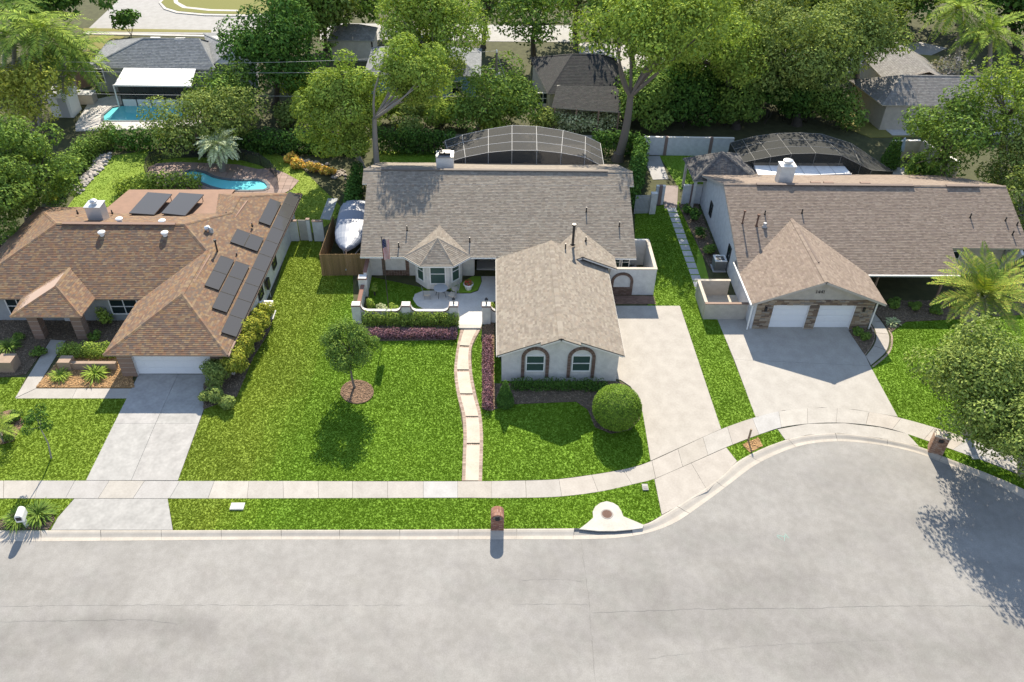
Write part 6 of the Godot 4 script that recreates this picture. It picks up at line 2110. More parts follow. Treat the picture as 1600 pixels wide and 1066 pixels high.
func build_court() -> void:
	# scalloped front wall with piers, brick caps and lamps
	var t := thing("court_wall", "white scalloped court wall with brick-capped piers before the bay window", "wall", Vector3(-5.5, 0, -45.1))
	var z := -45.1
	var hp := 1.45
	var xs := []
	for px in [558.5, 635.5, 709.5]: xs.append(ZP(px, 495, z).x)
	var brick := mat(Color(0.22, 0.11, 0.08), 0.9)
	for x in xs: court_pier(t, brick, x, z, hp)
	var x4 := ZP(760, 497, z).x
	court_pier(t, brick, x4, z, hp)
	court_seg(t, z, hp, xs[0] + 0.29, xs[1] - 0.29, 0.92)
	court_seg(t, z, hp, xs[1] + 0.29, xs[2] - 0.29, 0.92)
	court_seg(t, z, hp, x4 + 0.29, 0.75, 0.92)
	# side return
	court_pier(t, brick, xs[0] + 0.05, -48.3, 1.45)
	pbox("wall_length", Vector3(xs[0] + 0.05, 0.5, -46.7) - t.position, Vector3(0.2, 1.0, 2.7), M.stucco, t)
	pbox("brick_coping", Vector3(xs[0] + 0.05, 1.03, -46.7) - t.position, Vector3(0.27, 0.06, 2.6), brick, t)
	pbox("wall_length", Vector3(xs[0] + 0.2, 0.85, -49.65) - t.position, Vector3(0.2, 1.7, 2.2), M.stucco, t)
	pbox("brick_coping", Vector3(xs[0] + 0.2, 1.73, -49.65) - t.position, Vector3(0.27, 0.06, 2.16), brick, t)
	for k in 2:
		var x: float = [xs[2], x4][k]
		var l := thing("pier_lamp", ["small dark lantern on the court pier beside the hedge", "small dark lantern on the court pier beside the garage wing"][k], "lantern", Vector3(x, hp + 0.11, z))
		var mb := MB.new()
		mb.tube([Vector3.ZERO, Vector3(0, 0.12, 0)], [0.06, 0.03], 8)
		mb.lathe(Vector3(0, 0.38, 0), [[0.13, 0.0], [0.05, 0.12], [0.0, 0.16]], 8)
		for i in 4:
			var a := TAU * i / 4 + 0.78
			mb.tube([Vector3(cos(a) * 0.06, 0.12, sin(a) * 0.06), Vector3(cos(a) * 0.09, 0.39, sin(a) * 0.09)], [0.01, 0.01], 4)
		pm("lantern_frame", mb, M.black_metal, l)
		mb = MB.new()
		mb.lathe(Vector3(0, 0.13, 0), [[0.045, 0.0], [0.075, 0.25]], 8)
		pm("lantern_glass", mb, M.plastic_grey, l)
	# patio: stamped concrete with a rounded end, and the walk out to the street
	var root := Node3D.new()
	root.name = numbered("patio")
	struct(root)
	add_child(root)
	var P := [[712, 511], [716, 495], [712, 488], [690, 488], [668, 486], [652, 478], [645, 468], [648, 460], [660, 455], [690, 454], [712, 459], [735, 459], [747, 455], [753, 440], [752, 432], [775, 432], [775, 470], [757, 480], [752, 511]]
	var pts := gpoly(P)
	keep_out.append(pts)
	slab_piece("slab", pts, 0.02, 0.1, Color(0.62, 0.61, 0.585), M.concrete, root)
	var sp := gpoly([[716, 510], [752, 510], [752, 517], [716, 517]])
	slab_piece("slab", gpoly([[717, 507], [751, 507], [751, 512.5], [717, 512.5]], 0.1), 0.1, 0.12, Color(0.52, 0.50, 0.46), M.concrete, root)
	var lawn2 := gpoly([[702, 452], [738, 432], [751, 432], [752, 442], [746, 453], [735, 457], [712, 457]])
	var mb2 := MB.new()
	mb2.slab(lawn2, 0.01, -0.05, Color(0.205, 0.365, 0.028))
	struct(pm("lawn", mb2, M.lawn))
	# patio table and chairs
	var tc := G(689, 463)
	var tb := thing("patio_table", "round grey patio table before the bay window", "table", tc)
	var mb := MB.new()
	mb.lathe(Vector3.ZERO, [[0.0, 0.70], [0.5, 0.70], [0.52, 0.72], [0.5, 0.74], [0.0, 0.74]], 20)
	pm("table_top", mb, M.plastic_grey, tb)
	for k in 4:
		var a := TAU * k / 4 + 0.4
		mb = MB.new()
		mb.tube([Vector3(cos(a) * 0.25, 0.7, sin(a) * 0.25), Vector3(cos(a) * 0.4, 0.02, sin(a) * 0.4)], [0.02, 0.02], 6)
		pm("leg", mb, M.black_metal, tb)
	var k := 0
	for q in [[-1.0, 0.25, "patio chair on the lawn side of the round patio table"], [0.85, 0.35, "patio chair between the round patio table and the planter"], [1.0, -0.35, "patio chair against the bay window pier"]]:
		var ch := thing("patio_chair", q[2], "chair", tc + Vector3(q[0], 0, q[1]), atan2(-q[0], -q[1]), "patio chairs")
		pbox("seat", Vector3(0, 0.42, 0), Vector3(0.48, 0.05, 0.46), M.cream, ch)
		mb = MB.new()
		bars(mb, 0.48, 0.5, 0.03, 0.03)
		for i in 5: mb.box(Vector3(-0.16 + 0.08 * i, 0, 0), Vector3(0.02, 0.44, 0.015))
		pm("backrest", mb, M.grey_metal, ch, Transform3D(Basis(Vector3(1, 0, 0), -0.2), Vector3(0, 0.68, -0.26)))
		for i in 4:
			mb = MB.new()
			var lx := -0.21 if i % 2 == 0 else 0.21
			var lz := -0.2 if i < 2 else 0.2
			mb.tube([Vector3(lx, 0.4, lz), Vector3(lx * 1.1, 0.0, lz * 1.1)], [0.015, 0.015], 5)
			pm("leg", mb, M.grey_metal, ch)
		k += 1
	# flower pot
	var pt := thing("flower_pot", "white pot of red flowers on the small court lawn", "pot", G(732, 452))
	mb = MB.new()
	mb.lathe(Vector3.ZERO, [[0.0, 0.0], [0.2, 0.0], [0.33, 0.42], [0.37, 0.43], [0.37, 0.5], [0.3, 0.5], [0.28, 0.42], [0.0, 0.42]], 16)
	pm("pot", mb, M.white, pt)
	var lb := LB.new()
	foliage(lb, [[Vector3(0, 0.55, 0), 0.3]], 500, 0.05, [Color(0.28, 0.04, 0.03), Color(0.20, 0.05, 0.03), Color(0.05, 0.09, 0.02)], 7)
	put("flowers", lb.mesh(), M.leaf, pt)
	# side court furniture: covered bench seat
	var be := thing("garden_lounge", "grey covered lounge inside the side court", "bench", Vector3(10.7, 0, -50.0), 0.5)
	mb = MB.new()
	mb.box(Vector3(0, 0.35, 0), Vector3(0.8, 0.35, 1.3))
	mb.box(Vector3(0, 0.7, -0.55), Vector3(0.8, 0.6, 0.15), Basis(Vector3(1, 0, 0), -0.3))
	pm("cushion", mb, mat(Color(0.10, 0.11, 0.14), 0.8), be)
	mb = MB.new()
	for i in 4: mb.tube([Vector3(-0.35 + 0.7 * (i % 2), 0.2, -0.55 + 1.1 * (i / 2)), Vector3(-0.35 + 0.7 * (i % 2), 0, -0.55 + 1.1 * (i / 2))], [0.025, 0.025], 5)
	pm("legs", mb, M.black_metal, be)
	# brick paving before the side court wall
	var bp := Node3D.new()
	bp.name = numbered("brick_paving")
	struct(bp)
	add_child(bp)
	var a0 := G(960, 475)
	var a1 := G(1022, 475)
	var a2 := G(1021, 461.5)
	keep_out.append(gpoly([[957, 461], [1021, 461], [1023, 476], [960, 476]]))
	mb = MB.new()
	var yy := a0.z
	var row := 0
	while yy > a2.z + 0.1:
		var x := a0.x - (0.0 if row % 2 == 0 else 0.1)
		while x < a1.x:
			mb.box(Vector3(x + 0.1, 0.0, yy - 0.05), Vector3(0.19, 0.05, 0.09), Basis(), Color(0.24, 0.15, 0.11) * rg.randf_range(0.8, 1.25))
			x += 0.2
		yy -= 0.1
		row += 1
	stuff(pm("bricks", mb, M.brick, bp))
	# low planters by the porch of the brown-roofed house
	var pl := thing("planter_wall", "low tan planter wall with square end block beside the garage pier", "planter", G(130, 575))
	var q0 := G(96, 578)
	var q1 := G(184, 577)
	pbox("end_block", Vector3(q0.x + 0.35, 0.36, q0.z - 0.2) - pl.position, Vector3(0.75, 0.72, 0.7), M.tan_block, pl)
	pbox("wall_length", Vector3((q0.x + 0.72 + q1.x) / 2, 0.27, q0.z - 0.1) - pl.position, Vector3(q1.x - q0.x - 0.72, 0.54, 0.25), M.tan_block, pl)
	var p2 := thing("planter_wall", "square tan planter block beside the shaded footpath", "planter", G(8, 582))
	var q2 := G(20, 583)
	pbox("end_block", Vector3(q2.x - 0.35, 0.42, q2.z - 0.45) - p2.position, Vector3(0.95, 0.84, 0.9), M.tan_block, p2)
	pbox("wall_length", Vector3(q2.x - 1.6, 0.33, q2.z - 0.5) - p2.position, Vector3(1.5, 0.66, 0.3), M.tan_block, p2)

# ---------------------------------------------------------------- back gardens and the houses behind
func cage_bar(t: Node3D, bm: Material, off: Transform3D, a: Vector3, b: Vector3, r := 0.022) -> void:
	var mb := MB.new()
	mb.tube([a, b], [r, r], 4)
	pm("beam", mb, bm, t, off)
func cage_pane(t: Node3D, ms: Material, off: Transform3D, a: Vector3, b: Vector3, c: Vector3, d: Vector3) -> void:
	var mb := MB.new()
	mb.quad(a, b, c, d, Color.WHITE, Vector3.UP)
	pm("screen_panel", mb, ms, t, off)
func pool_cage(called: String, label: String, fr: Array, bk: Array, yb: float, dense: bool, wall_z: float) -> void:      # fr, bk: world points of the front and back arches
	var mid: Vector3 = fr[fr.size() / 2]
	var t := thing(called, label, "pool cage", Vector3(mid.x, 0, mid.z))
	var off := Transform3D(Basis(), -t.position)
	var ms: Material = M.screen_dense if dense else M.screen
	var bm: Material = M.beam if not dense else M.bronze
	var rows := 3
	for i in fr.size() - 1:
		for j in rows:
			cage_pane(t, ms, off, fr[i].lerp(bk[i], float(j) / rows), fr[i + 1].lerp(bk[i + 1], float(j) / rows), fr[i + 1].lerp(bk[i + 1], (j + 1.0) / rows), fr[i].lerp(bk[i], (j + 1.0) / rows))
	for i in fr.size():
		cage_bar(t, bm, off, fr[i], bk[i])
		if i < fr.size() - 1:
			for j in rows + 1: cage_bar(t, bm, off, fr[i].lerp(bk[i], float(j) / rows), fr[i + 1].lerp(bk[i + 1], float(j) / rows))
	# upright walls below the two arches and at the ends
	for q in [[fr, wall_z], [bk, bk[0].z]]:
		var arr: Array = q[0]
		for i in arr.size() - 1:
			var a: Vector3 = arr[i]
			var b: Vector3 = arr[i + 1]
			cage_pane(t, ms, off, a, b, Vector3(b.x, yb, b.z), Vector3(a.x, yb, a.z))
		for i in arr.size():
			var a: Vector3 = arr[i]
			cage_bar(t, bm, off, a, Vector3(a.x, yb, a.z))
	for e in [0, fr.size() - 1]:
		cage_pane(t, ms, off, fr[e], bk[e], Vector3(bk[e].x, yb, bk[e].z), Vector3(fr[e].x, yb, fr[e].z))
func wall_run(called: String, label: String, a: Vector3, b: Vector3, h: float, m: Material, posts: int, pm_: Material, n := 4) -> void:
	var t := thing(called, label, "wall", (a + b) / 2)
	var d := (b - a).normalized()
	var bb := Basis(d, Vector3.UP, d.cross(Vector3.UP))
	for i in n:
		var c := a.lerp(b, (i + 0.5) / n)
		pbox("wall_length", c + Vector3(0, h / 2, 0) - t.position, Vector3(a.distance_to(b) / n - 0.004, h, 0.18), m, t, bb)
		pbox("coping", c + Vector3(0, h + 0.03, 0) - t.position, Vector3(a.distance_to(b) / n - 0.004, 0.06, 0.26), M.fascia, t, bb)
	for i in posts:
		var c := a.lerp(b, (i + 0.5) / posts)
		pbox("brick_pier", c + Vector3(0, h / 2 + 0.04, 0) - t.position, Vector3(0.28, h + 0.1, 0.3), pm_, t, bb)
func ring(pts: PackedVector2Array, grow: float) -> PackedVector2Array:
	var r := Geometry2D.offset_polygon(pts, grow, Geometry2D.JOIN_ROUND)
	return r[0] if r.size() > 0 else pts
func pool(called: String, label: String, px: Array, deck: Array, dcol: Color, paver: bool, hs := 0.0) -> void:
	var w := gpoly(px)
	var dk := gpoly(deck)
	keep_out.append(dk)
	lawn_holes.append(dk)
	var o := thing(called, label, "pool", Vector3(w[0].x, 0, w[0].y))
	var off := Transform3D(Basis(), -o.position)
	# deck with the basin cut out, in strips so that the hole stays open
	var mb := MB.new()
	var lo := dk[0]
	var hi := dk[0]
	for p in dk:
		lo = lo.min(p)
		hi = hi.max(p)
	var cell := 0.6 if paver else 1.5
	var x := lo.x
	while x < hi.x:
		var z := lo.y
		while z < hi.y:
			var sq := PackedVector2Array([Vector2(x, z), Vector2(x + cell - 0.02, z), Vector2(x + cell - 0.02, z + cell - 0.02), Vector2(x, z + cell - 0.02)])
			for q in Geometry2D.intersect_polygons(dk, sq):
				for q2 in Geometry2D.clip_polygons(q, w):
					var k := rg.randf_range(0.85, 1.15) if paver else rg.randf_range(0.97, 1.03)
					mb.slab(q2, 0.05 + rg.randf() * 0.003, -0.05, Color(dcol.r * k, dcol.g * k, dcol.b * k))
			z += cell
		x += cell
	stuff(pm("deck", mb, M.paver if paver else M.concrete, o, off))
	# coping, basin and water
	mb = MB.new()
	var out := ring(w, 0.22)
	for k in w.size():
		var a := w[k]
		var b := w[(k + 1) % w.size()]
		var dir := (b - a).normalized()
		var L := a.distance_to(b)
		mb.box(Vector3((a.x + b.x) / 2, 0.05, (a.y + b.y) / 2), Vector3(L + 0.08, 0.08, 0.26), Basis(Vector3(dir.x, 0, dir.y), Vector3.UP, Vector3(-dir.y, 0, dir.x)), Color(0.12, 0.14, 0.15))
		mb.quad(Vector3(a.x, 0.02, a.y), Vector3(b.x, 0.02, b.y), Vector3(b.x, -0.35, b.y), Vector3(a.x, -0.35, a.y), Color(0.25, 0.45, 0.52))
	pm("coping", mb, M.vert, o, off)
	mb = MB.new()
	mb.slab(w, 0.0, 0.0)
	pm("water", mb, M.water, o, off)

func hip_house(label: String, eave: Array, ridge: Array, he: float, hr: float, wall: Material, pal: Array, edge: Color) -> Node3D:     # eave: 4 world (x, z) corners front-left, front-right, back-right, back-left; ridge: left, right
	var c := Vector3.ZERO
	for e in eave: c += Vector3(e.x, 0, e.y) / 4
	var H := thing("background_house", label, "house", c)
	var E := []
	for e in eave: E.append(Vector3(e.x, he, e.y))
	var R0 := Vector3(ridge[0].x, hr, ridge[0].y)
	var R1 := Vector3(ridge[1].x, hr, ridge[1].y)
	var r := Roof.new()
	slope(r, [E[0], E[1], R1, R0], pal, 0.14, edge, 0.2)
	slope(r, [E[1], E[2], R1], pal, 0.14, edge, 0.2)
	slope(r, [E[2], E[3], R0, R1], pal, 0.14, edge, 0.2)
	slope(r, [E[3], E[0], R0], pal, 0.14, edge, 0.2)
	for q in [[E[0], R0], [E[3], R0], [E[1], R1], [E[2], R1], [R0, R1]]: cap(r, q[0], q[1], pal)
	finish_roof(H, r)
	for i in 4:
		var a: Vector3 = E[i].lerp(c + Vector3(0, he, 0), 0.07)
		var b: Vector3 = E[(i + 1) % 4].lerp(c + Vector3(0, he, 0), 0.07)
		a.y = he - 0.1
		b.y = he - 0.1
		var n := (b - a).cross(Vector3.UP)
		if n.dot(a - c) < 0: n = -n
		gable(H, "wall", [Vector3(a.x, 0, a.z), Vector3(b.x, 0, b.z), b, a], n, wall, 0.15)
	return H

func build_behind() -> void:
	# curvy pool of the brown-roofed house, with brick deck and black mesh fence
	pool("swimming_pool", "curvy turquoise swimming pool with brick deck behind the brown roofs", [[296, 267], [308, 267.5], [320, 270], [333, 276.5], [345, 279.5], [360, 281.5], [380, 282], [395, 281.5], [407, 282], [415, 285], [419.5, 290], [419, 295], [413, 298], [390, 299], [369, 299], [345, 297], [327, 292], [308, 284], [292, 277], [288, 271]],
		[[228, 276], [232, 262], [245, 256], [275, 254], [310, 255], [342, 256], [372, 258], [403, 265], [424, 263], [445, 271], [467, 283], [456, 296], [440, 305], [330, 308], [270, 300], [240, 290]], Color(0.36, 0.265, 0.225), true)
	var t := thing("pool_fence", "black see-through mesh fence curving round the pool deck", "fence", G(330, 262))
	var line := [[230, 280], [232, 268], [238, 258], [252, 250], [275, 247], [310, 246], [345, 247], [380, 251], [408, 259], [424, 270], [434, 282], [436, 296]]
	for i in line.size() - 1:
		var a := G(line[i][0], line[i][1])
		var b := G(line[i + 1][0], line[i + 1][1])
		var mb := MB.new()
		mb.quad(a, b, b + Vector3(0, 1.2, 0), a + Vector3(0, 1.2, 0), Color.WHITE, Vector3(0, 0, 1))
		pm("mesh_panel", mb, M.screen, t, Transform3D(Basis(), -t.position))
		mb = MB.new()
		mb.tube([a, a + Vector3(0, 1.25, 0)], [0.025, 0.025], 5)
		pm("fence_post", mb, M.black_metal, t, Transform3D(Basis(), -t.position))
	# rocks along the diagonal hedge and in the croton bed
	var rr := RandomNumberGenerator.new()
	rr.seed = 9
	var rocks := MB.new()
	for i in 260:
		var f := rr.randf()
		var p := G(lerpf(118, 166, f) + rr.randf_range(-9, 9), lerpf(300, 243, f) + rr.randf_range(-4, 4))
		var s := rr.randf_range(0.08, 0.24)
		rocks.lathe(p, [[s * 0.8, 0], [s, s * 0.35], [s * 0.55, s * 0.8], [0, s * 0.9]], 6, Color(0.5, 0.46, 0.42) * rr.randf_range(0.7, 1.2))
	for i in 160:
		var f := rr.randf()
		var p := G(lerpf(452, 530, f) + rr.randf_range(-6, 14), lerpf(247, 270, f) + rr.randf_range(-4, 10))
		var s := rr.randf_range(0.08, 0.22)
		rocks.lathe(p, [[s * 0.8, 0], [s, s * 0.35], [s * 0.55, s * 0.8], [0, s * 0.9]], 6, Color(0.52, 0.45, 0.38) * rr.randf_range(0.7, 1.2))
	stuff(pm("rubble", rocks, M.paver), "pale rubble stones edging the pool lawn and croton bed", "stones")
	# slab between pool lawn and boat yard
	paved("utility_pad", [[[500, 342], [512, 310], [528, 310], [516, 344]]], Color(0.40, 0.42, 0.42))
	# screened pool behind the grey roof
	var fz := -63.3
	var bz := -67.7
	var fr := []
	var bk := []
	for q in [[704, 252], [727, 245.5], [763, 238.4], [800, 235], [839, 235], [877, 239], [914, 246], [944, 261]]: fr.append(ZP(q[0], q[1], fz))
	for q in [[695, 220], [722, 211], [763, 202], [800, 196], [838, 197.5], [880, 204], [915, 213], [938, 224]]: bk.append(ZP(q[0], q[1], bz))
	pool_cage("pool_enclosure", "domed dark screen pool enclosure with white beams behind the grey roof", fr, bk, 0.05, false, fz)
	slab_piece("slab", PackedVector2Array([Vector2(-5, -64.2), Vector2(10.2, -64.2), Vector2(10.2, -75), Vector2(-5, -75)]), 0.03, 0.1, Color(0.36, 0.33, 0.31), M.concrete, paved("pool_deck", [], CONC))
	# screened pool behind the brown roof, hip-roofed pavilion and white flat roof in front of it
	fr = []
	bk = []
	for q in [[1160, 254], [1180, 250], [1205, 245], [1237, 240.5], [1275, 239.5], [1315, 243], [1345, 258], [1362, 266]]: fr.append(ZP(q[0], q[1], -63.6))
	for q in [[1141, 223], [1160, 218], [1180, 213], [1213, 208.5], [1250, 207.5], [1284, 209.5], [1330, 224], [1396, 268]]: bk.append(ZP(q[0], q[1], -67.4))
	pool_cage("pool_enclosure", "low black screen pool enclosure behind the brown roof", fr, bk, 0.05, true, -63.6)
	var fl := thing("patio_roof", "flat white patio roof with pale roof panels behind the white chimney", "roof", G(1250, 262, 2.7) * Vector3(1, 0, 1))
	var q4 := [G(1186, 277, 2.7), G(1330, 271, 2.7), G(1316, 255, 2.7), G(1176, 254, 2.7)]
	for i in 6:
		var mb := MB.new()
		mb.plate([q4[0].lerp(q4[1], i / 6.0 + 0.003), q4[0].lerp(q4[1], (i + 1) / 6.0 - 0.003), q4[3].lerp(q4[2], (i + 1) / 6.0 - 0.003), q4[3].lerp(q4[2], i / 6.0 + 0.003)], Vector3.UP, 0.22)
		pm("roof_panel", mb, M.white_roof, fl, Transform3D(Basis(), -fl.position))
	for i in 4:
		var p: Vector3 = q4[i]
		var mb := MB.new()
		mb.tube([p, Vector3(p.x, 0, p.z)], [0.06, 0.06], 5)
		pm("post", mb, M.white, fl, Transform3D(Basis(), -fl.position))
	var pv := thing("pavilion", "small square pavilion with dark grey hip roof beside the brown-roofed house", "pavilion", Vector3(19.4, 0, -63.4))
	var r := Roof.new()
	var e := [G(1084, 285, 2.6), G(1182, 276, 2.6), G(1178, 262, 2.6), G(1072, 257, 2.6)]
	e = [Vector3(16.7, 2.6, -60.9), Vector3(22.2, 2.6, -60.9), Vector3(22.2, 2.6, -65.9), Vector3(16.6, 2.6, -65.0)]
	var ap := G(1124, 238, 4.1)
	ap = Vector3(19.3, 4.1, -63.2)
	for i in 4: slope(r, [e[i], e[(i + 1) % 4], ap], [Color(0.12, 0.115, 0.115), Color(0.15, 0.145, 0.14), Color(0.10, 0.095, 0.095)], 0.14, Color(0.55, 0.53, 0.5), 0.18)
	for i in 4: cap(r, e[i], ap, [Color(0.13, 0.125, 0.12)])
	finish_roof(pv, r)
	for i in 4:
		var p: Vector3 = e[i].lerp(ap, 0.12)
		hb(pv, "post", Vector3(p.x, 1.3, p.z), Vector3(0.2, 2.6, 0.2), M.stucco)
	# white garden wall and side gates
	var brick := mat(Color(0.24, 0.17, 0.15), 0.9)
	wall_run("garden_wall", "long white garden wall with a brick pier behind the sunlit slab", G(1003, 241.5), G(1142, 243.5), 1.75, M.stucco_blue, 2, brick)
	wall_run("garden_wall", "white wall with coping across the end of the stepping stone path", G(1064, 318), G(1093, 318), 1.7, M.stucco_blue, 1, brick, 1)
	wall_run("garden_wall", "short white wall between the brick gate pier and the shingle house gate", G(1022, 319), G(1036, 319), 1.7, M.stucco_blue, 1, brick, 1)
	wall_run("garden_wall", "tan garden wall beyond the clipped upright shrubs", G(1385, 247), G(1432, 246), 1.7, M.cream, 1, M.cream, 2)
	wall_run("garden_wall", "tan garden wall running back beside the brown roof end", G(1432, 246), G(1490, 282), 1.7, M.cream, 1, M.cream, 3)
	var gt := thing("side_gate", "grey slatted gate between the shingle house and the white wall", "gate", G(1000, 333))
	var ga := G(990, 334)
	var gb := G(1013, 333)
	for i in 11: pbox("slat", ga.lerp(gb, (i + 0.5) / 11) + Vector3(0, 0.85, 0) - gt.position, Vector3(ga.distance_to(gb) / 11 - 0.025, 1.7, 0.03), M.plastic_grey, gt)
	for y in [0.3, 1.45]: pbox("rail", (ga + gb) / 2 + Vector3(0, y, -0.04) - gt.position, Vector3(ga.distance_to(gb), 0.08, 0.04), M.plastic_grey, gt)
	pbox("pier", gb + Vector3(0.28, 0.95, 0) - gt.position, Vector3(0.5, 1.9, 0.4), M.stucco, gt)
	paved("garden_slab", [[[1004, 244], [1031, 244], [1045, 280], [1020, 281]]], Color(0.42, 0.42, 0.42))
	paved("garden_slab", [[[1036, 290], [1060, 290], [1058, 326], [1038, 326]]], Color(0.30, 0.25, 0.24))
	paved("garden_slab", [[[1385, 262], [1412, 262], [1440, 285], [1400, 285]]], Color(0.42, 0.40, 0.37))
	# grey hip-roofed house with white patio roof and rectangular pool
	var H := hip_house("grey house with pale grey hip roof behind a white patio roof", [g2(135, 105, 2.7), g2(336, 109, 2.7), g2(331, 57, 2.7) + Vector2(0, 1.5), g2(176, 57, 2.7) + Vector2(0, 1.5)], [Vector2(-36.2, -87.6), Vector2(-30.5, -87.6)], 2.7, 4.6, M.grey_wall, PAL_SLATE, Color(0.6, 0.6, 0.6))
	for q in [[242, 60, 4.5], [281, 61, 4.5]]:
		var p := G(q[0], q[1], q[2])
		hb(H, "skylight", p, Vector3(1.0, 0.15, 0.5), M.white)
	window(H, ZP(157, 117, -84.0) + Vector3(0, 0, 0.25), 0.9, 1.5, Basis(), true, M.glass)
	var h2 := hip_house("pale grey hip-roofed wing house beside the dark tree", [g2(330, 102, 2.7), g2(400, 100, 2.7), g2(400, 50, 2.7), g2(318, 52, 2.7)], [Vector2(-26.5, -86.0), Vector2(-24.5, -86.0)], 2.7, 4.3, M.grey_wall, PAL_SLATE, Color(0.6, 0.6, 0.6))
	var pr := thing("patio_roof", "sloping white patio roof over a dark screened porch", "roof", Vector3(-33.7, 0, -82.4))
	var mb2 := MB.new()
	var w4 := [Vector3(-37.4, 2.35, -80.7), Vector3(-29.8, 2.35, -80.5), Vector3(-30.2, 2.75, -84.0), Vector3(-37.5, 2.75, -84.0)]
	for i in 5:
		mb2 = MB.new()
		mb2.plate([w4[0].lerp(w4[1], i / 5.0 + 0.002), w4[0].lerp(w4[1], (i + 1) / 5.0 - 0.002), w4[3].lerp(w4[2], (i + 1) / 5.0 - 0.002), w4[3].lerp(w4[2], i / 5.0 + 0.002)], Vector3.UP, 0.1)
		hm(pr, "roof_panel", mb2, M.white_roof)
	hb(pr, "gutter", Vector3(-33.6, 2.28, -80.55), Vector3(7.7, 0.14, 0.14), M.white)
	for i in 6:
		var x := lerpf(-37.2, -30.0, i / 5.0)
		hb(pr, "post", Vector3(x, 1.15, -80.9), Vector3(0.08, 2.3, 0.08), M.black_metal)
		if i < 5:
			mb2 = MB.new()
			mb2.quad(Vector3(x, 0.7, -80.92), Vector3(x + 1.44, 0.7, -80.92), Vector3(x + 1.44, 2.25, -80.92), Vector3(x, 2.25, -80.92), Color.WHITE, Vector3(0, 0, 1))
			hm(pr, "screen_panel", mb2, M.screen_dense)
			hb(pr, "knee_wall", Vector3(x + 0.72, 0.35, -80.95), Vector3(1.44, 0.7, 0.1), M.white)
	hb(pr, "downpipe", Vector3(-37.5, 1.15, -80.6), Vector3(0.1, 2.3, 0.1), M.white)
	pool("swimming_pool", "rectangular turquoise pool on a pale deck beside the white patio roof", [[175, 168], [200, 163.5], [240, 163.5], [290, 163.5], [285, 190], [160, 190], [160, 181]], [[118, 195], [140, 158], [176, 150], [310, 152], [320, 200], [118, 205]], Color(0.60, 0.58, 0.56), false)
	var sh := thing("garden_shed", "small white shed with pale flat roof beside the rectangular pool deck", "shed", G(100, 183))
	pbox("wall", Vector3(0, 1.1, -0.9), Vector3(2.0, 2.2, 2.0), M.white, sh)
	pbox("roof", Vector3(0, 2.26, -0.9), Vector3(2.4, 0.1, 2.4), M.white_roof, sh)
	pbox("door", Vector3(0.3, 1.0, 0.11), Vector3(0.8, 1.9, 0.04), M.plastic_grey, sh)
	var ks := thing("outdoor_counter", "tan outdoor kitchen counter with grey top beside the shed", "counter", G(130, 160))
	pbox("base", Vector3(0, 0.5, 0), Vector3(2.6, 1.0, 1.1), M.cream, ks)
	pbox("counter_top", Vector3(0, 1.04, 0), Vector3(2.8, 0.08, 1.3), M.plastic_grey, ks)
	var bf := thing("wooden_fence", "stained plank fence beside the grey house", "fence", G(125, 138))
	var f0 := G(105, 143)
	var f1 := G(146, 133)
	for i in 24:
		var p := f0.lerp(f1, (i + 0.5) / 24)
		pbox("board", p + Vector3(0, 0.9, 0) - bf.position, Vector3(f0.distance_to(f1) / 24 - 0.01, 1.8, 0.03), M.brown_fascia, bf, Basis(Vector3.UP, -atan2(f1.z - f0.z, f1.x - f0.x)))
	# dark-roofed house
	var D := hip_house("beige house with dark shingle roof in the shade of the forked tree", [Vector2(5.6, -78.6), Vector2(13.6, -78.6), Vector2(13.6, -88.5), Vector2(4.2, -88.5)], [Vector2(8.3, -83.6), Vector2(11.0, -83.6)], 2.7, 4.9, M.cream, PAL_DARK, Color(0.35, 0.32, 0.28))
	var d0 := Vector3(6.1, 2.7, -78.2)
	r = Roof.new()
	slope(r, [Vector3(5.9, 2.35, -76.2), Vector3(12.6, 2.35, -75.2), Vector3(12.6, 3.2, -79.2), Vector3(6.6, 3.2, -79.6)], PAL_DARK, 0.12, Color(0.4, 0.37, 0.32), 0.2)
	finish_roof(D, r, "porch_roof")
	for x in [6.2, 8.3, 10.4, 12.3]: hb(D, "porch_post", Vector3(x, 1.17, -76.2 + (x - 5.9) * 0.15), Vector3(0.14, 2.3, 0.14), M.brown_fascia)
	window(D, ZP(848, 155, -80.6) + Vector3(0, 0.2, 0.3), 1.6, 1.2, Basis(), true, M.glass, M.white, 1)
	# blue house behind the trees, small grey roof
	var Bh := hip_house("pale blue house half hidden behind the tall trees", [Vector2(-13.0, -83.0), Vector2(-1.0, -83.0), Vector2(-1.0, -91.0), Vector2(-13.0, -91.0)], [Vector2(-9, -87), Vector2(-5, -87)], 2.7, 4.4, mat(Color(0.20, 0.33, 0.52), 0.8), PAL_SLATE, Color(0.6, 0.62, 0.65))
	for x in [-9.0, -6.0, -3.5]: window(Bh, Vector3(x, 1.4, -83.1), 1.1, 1.4, Basis(), true, M.glass)
	hip_house("small far house with worn grey roof under the arching oak", [Vector2(-18.4, -94.0), Vector2(-13.2, -94.0), Vector2(-13.2, -98.5), Vector2(-18.4, -98.5)], [Vector2(-16.6, -96.2), Vector2(-15, -96.2)], 2.4, 3.5, M.cream, PAL_TAUPE, Color(0.5, 0.48, 0.45))
	# taupe house
	var T := hip_house("taupe house with grey roof and white patio slab beyond the oaks", [Vector2(38.3, -76.7), Vector2(56.0, -76.7), Vector2(56.0, -84.5), Vector2(37.2, -83.0)], [Vector2(41.2, -80.2), Vector2(52.0, -80.2)], 2.7, 4.4, M.stucco_tan, PAL_TAUPE, Color(0.6, 0.56, 0.5))
	window(T, Vector3(41.2, 1.5, -77.15), 1.5, 1.1, Basis(), true, M.glass, M.white, 1)
	r = Roof.new()
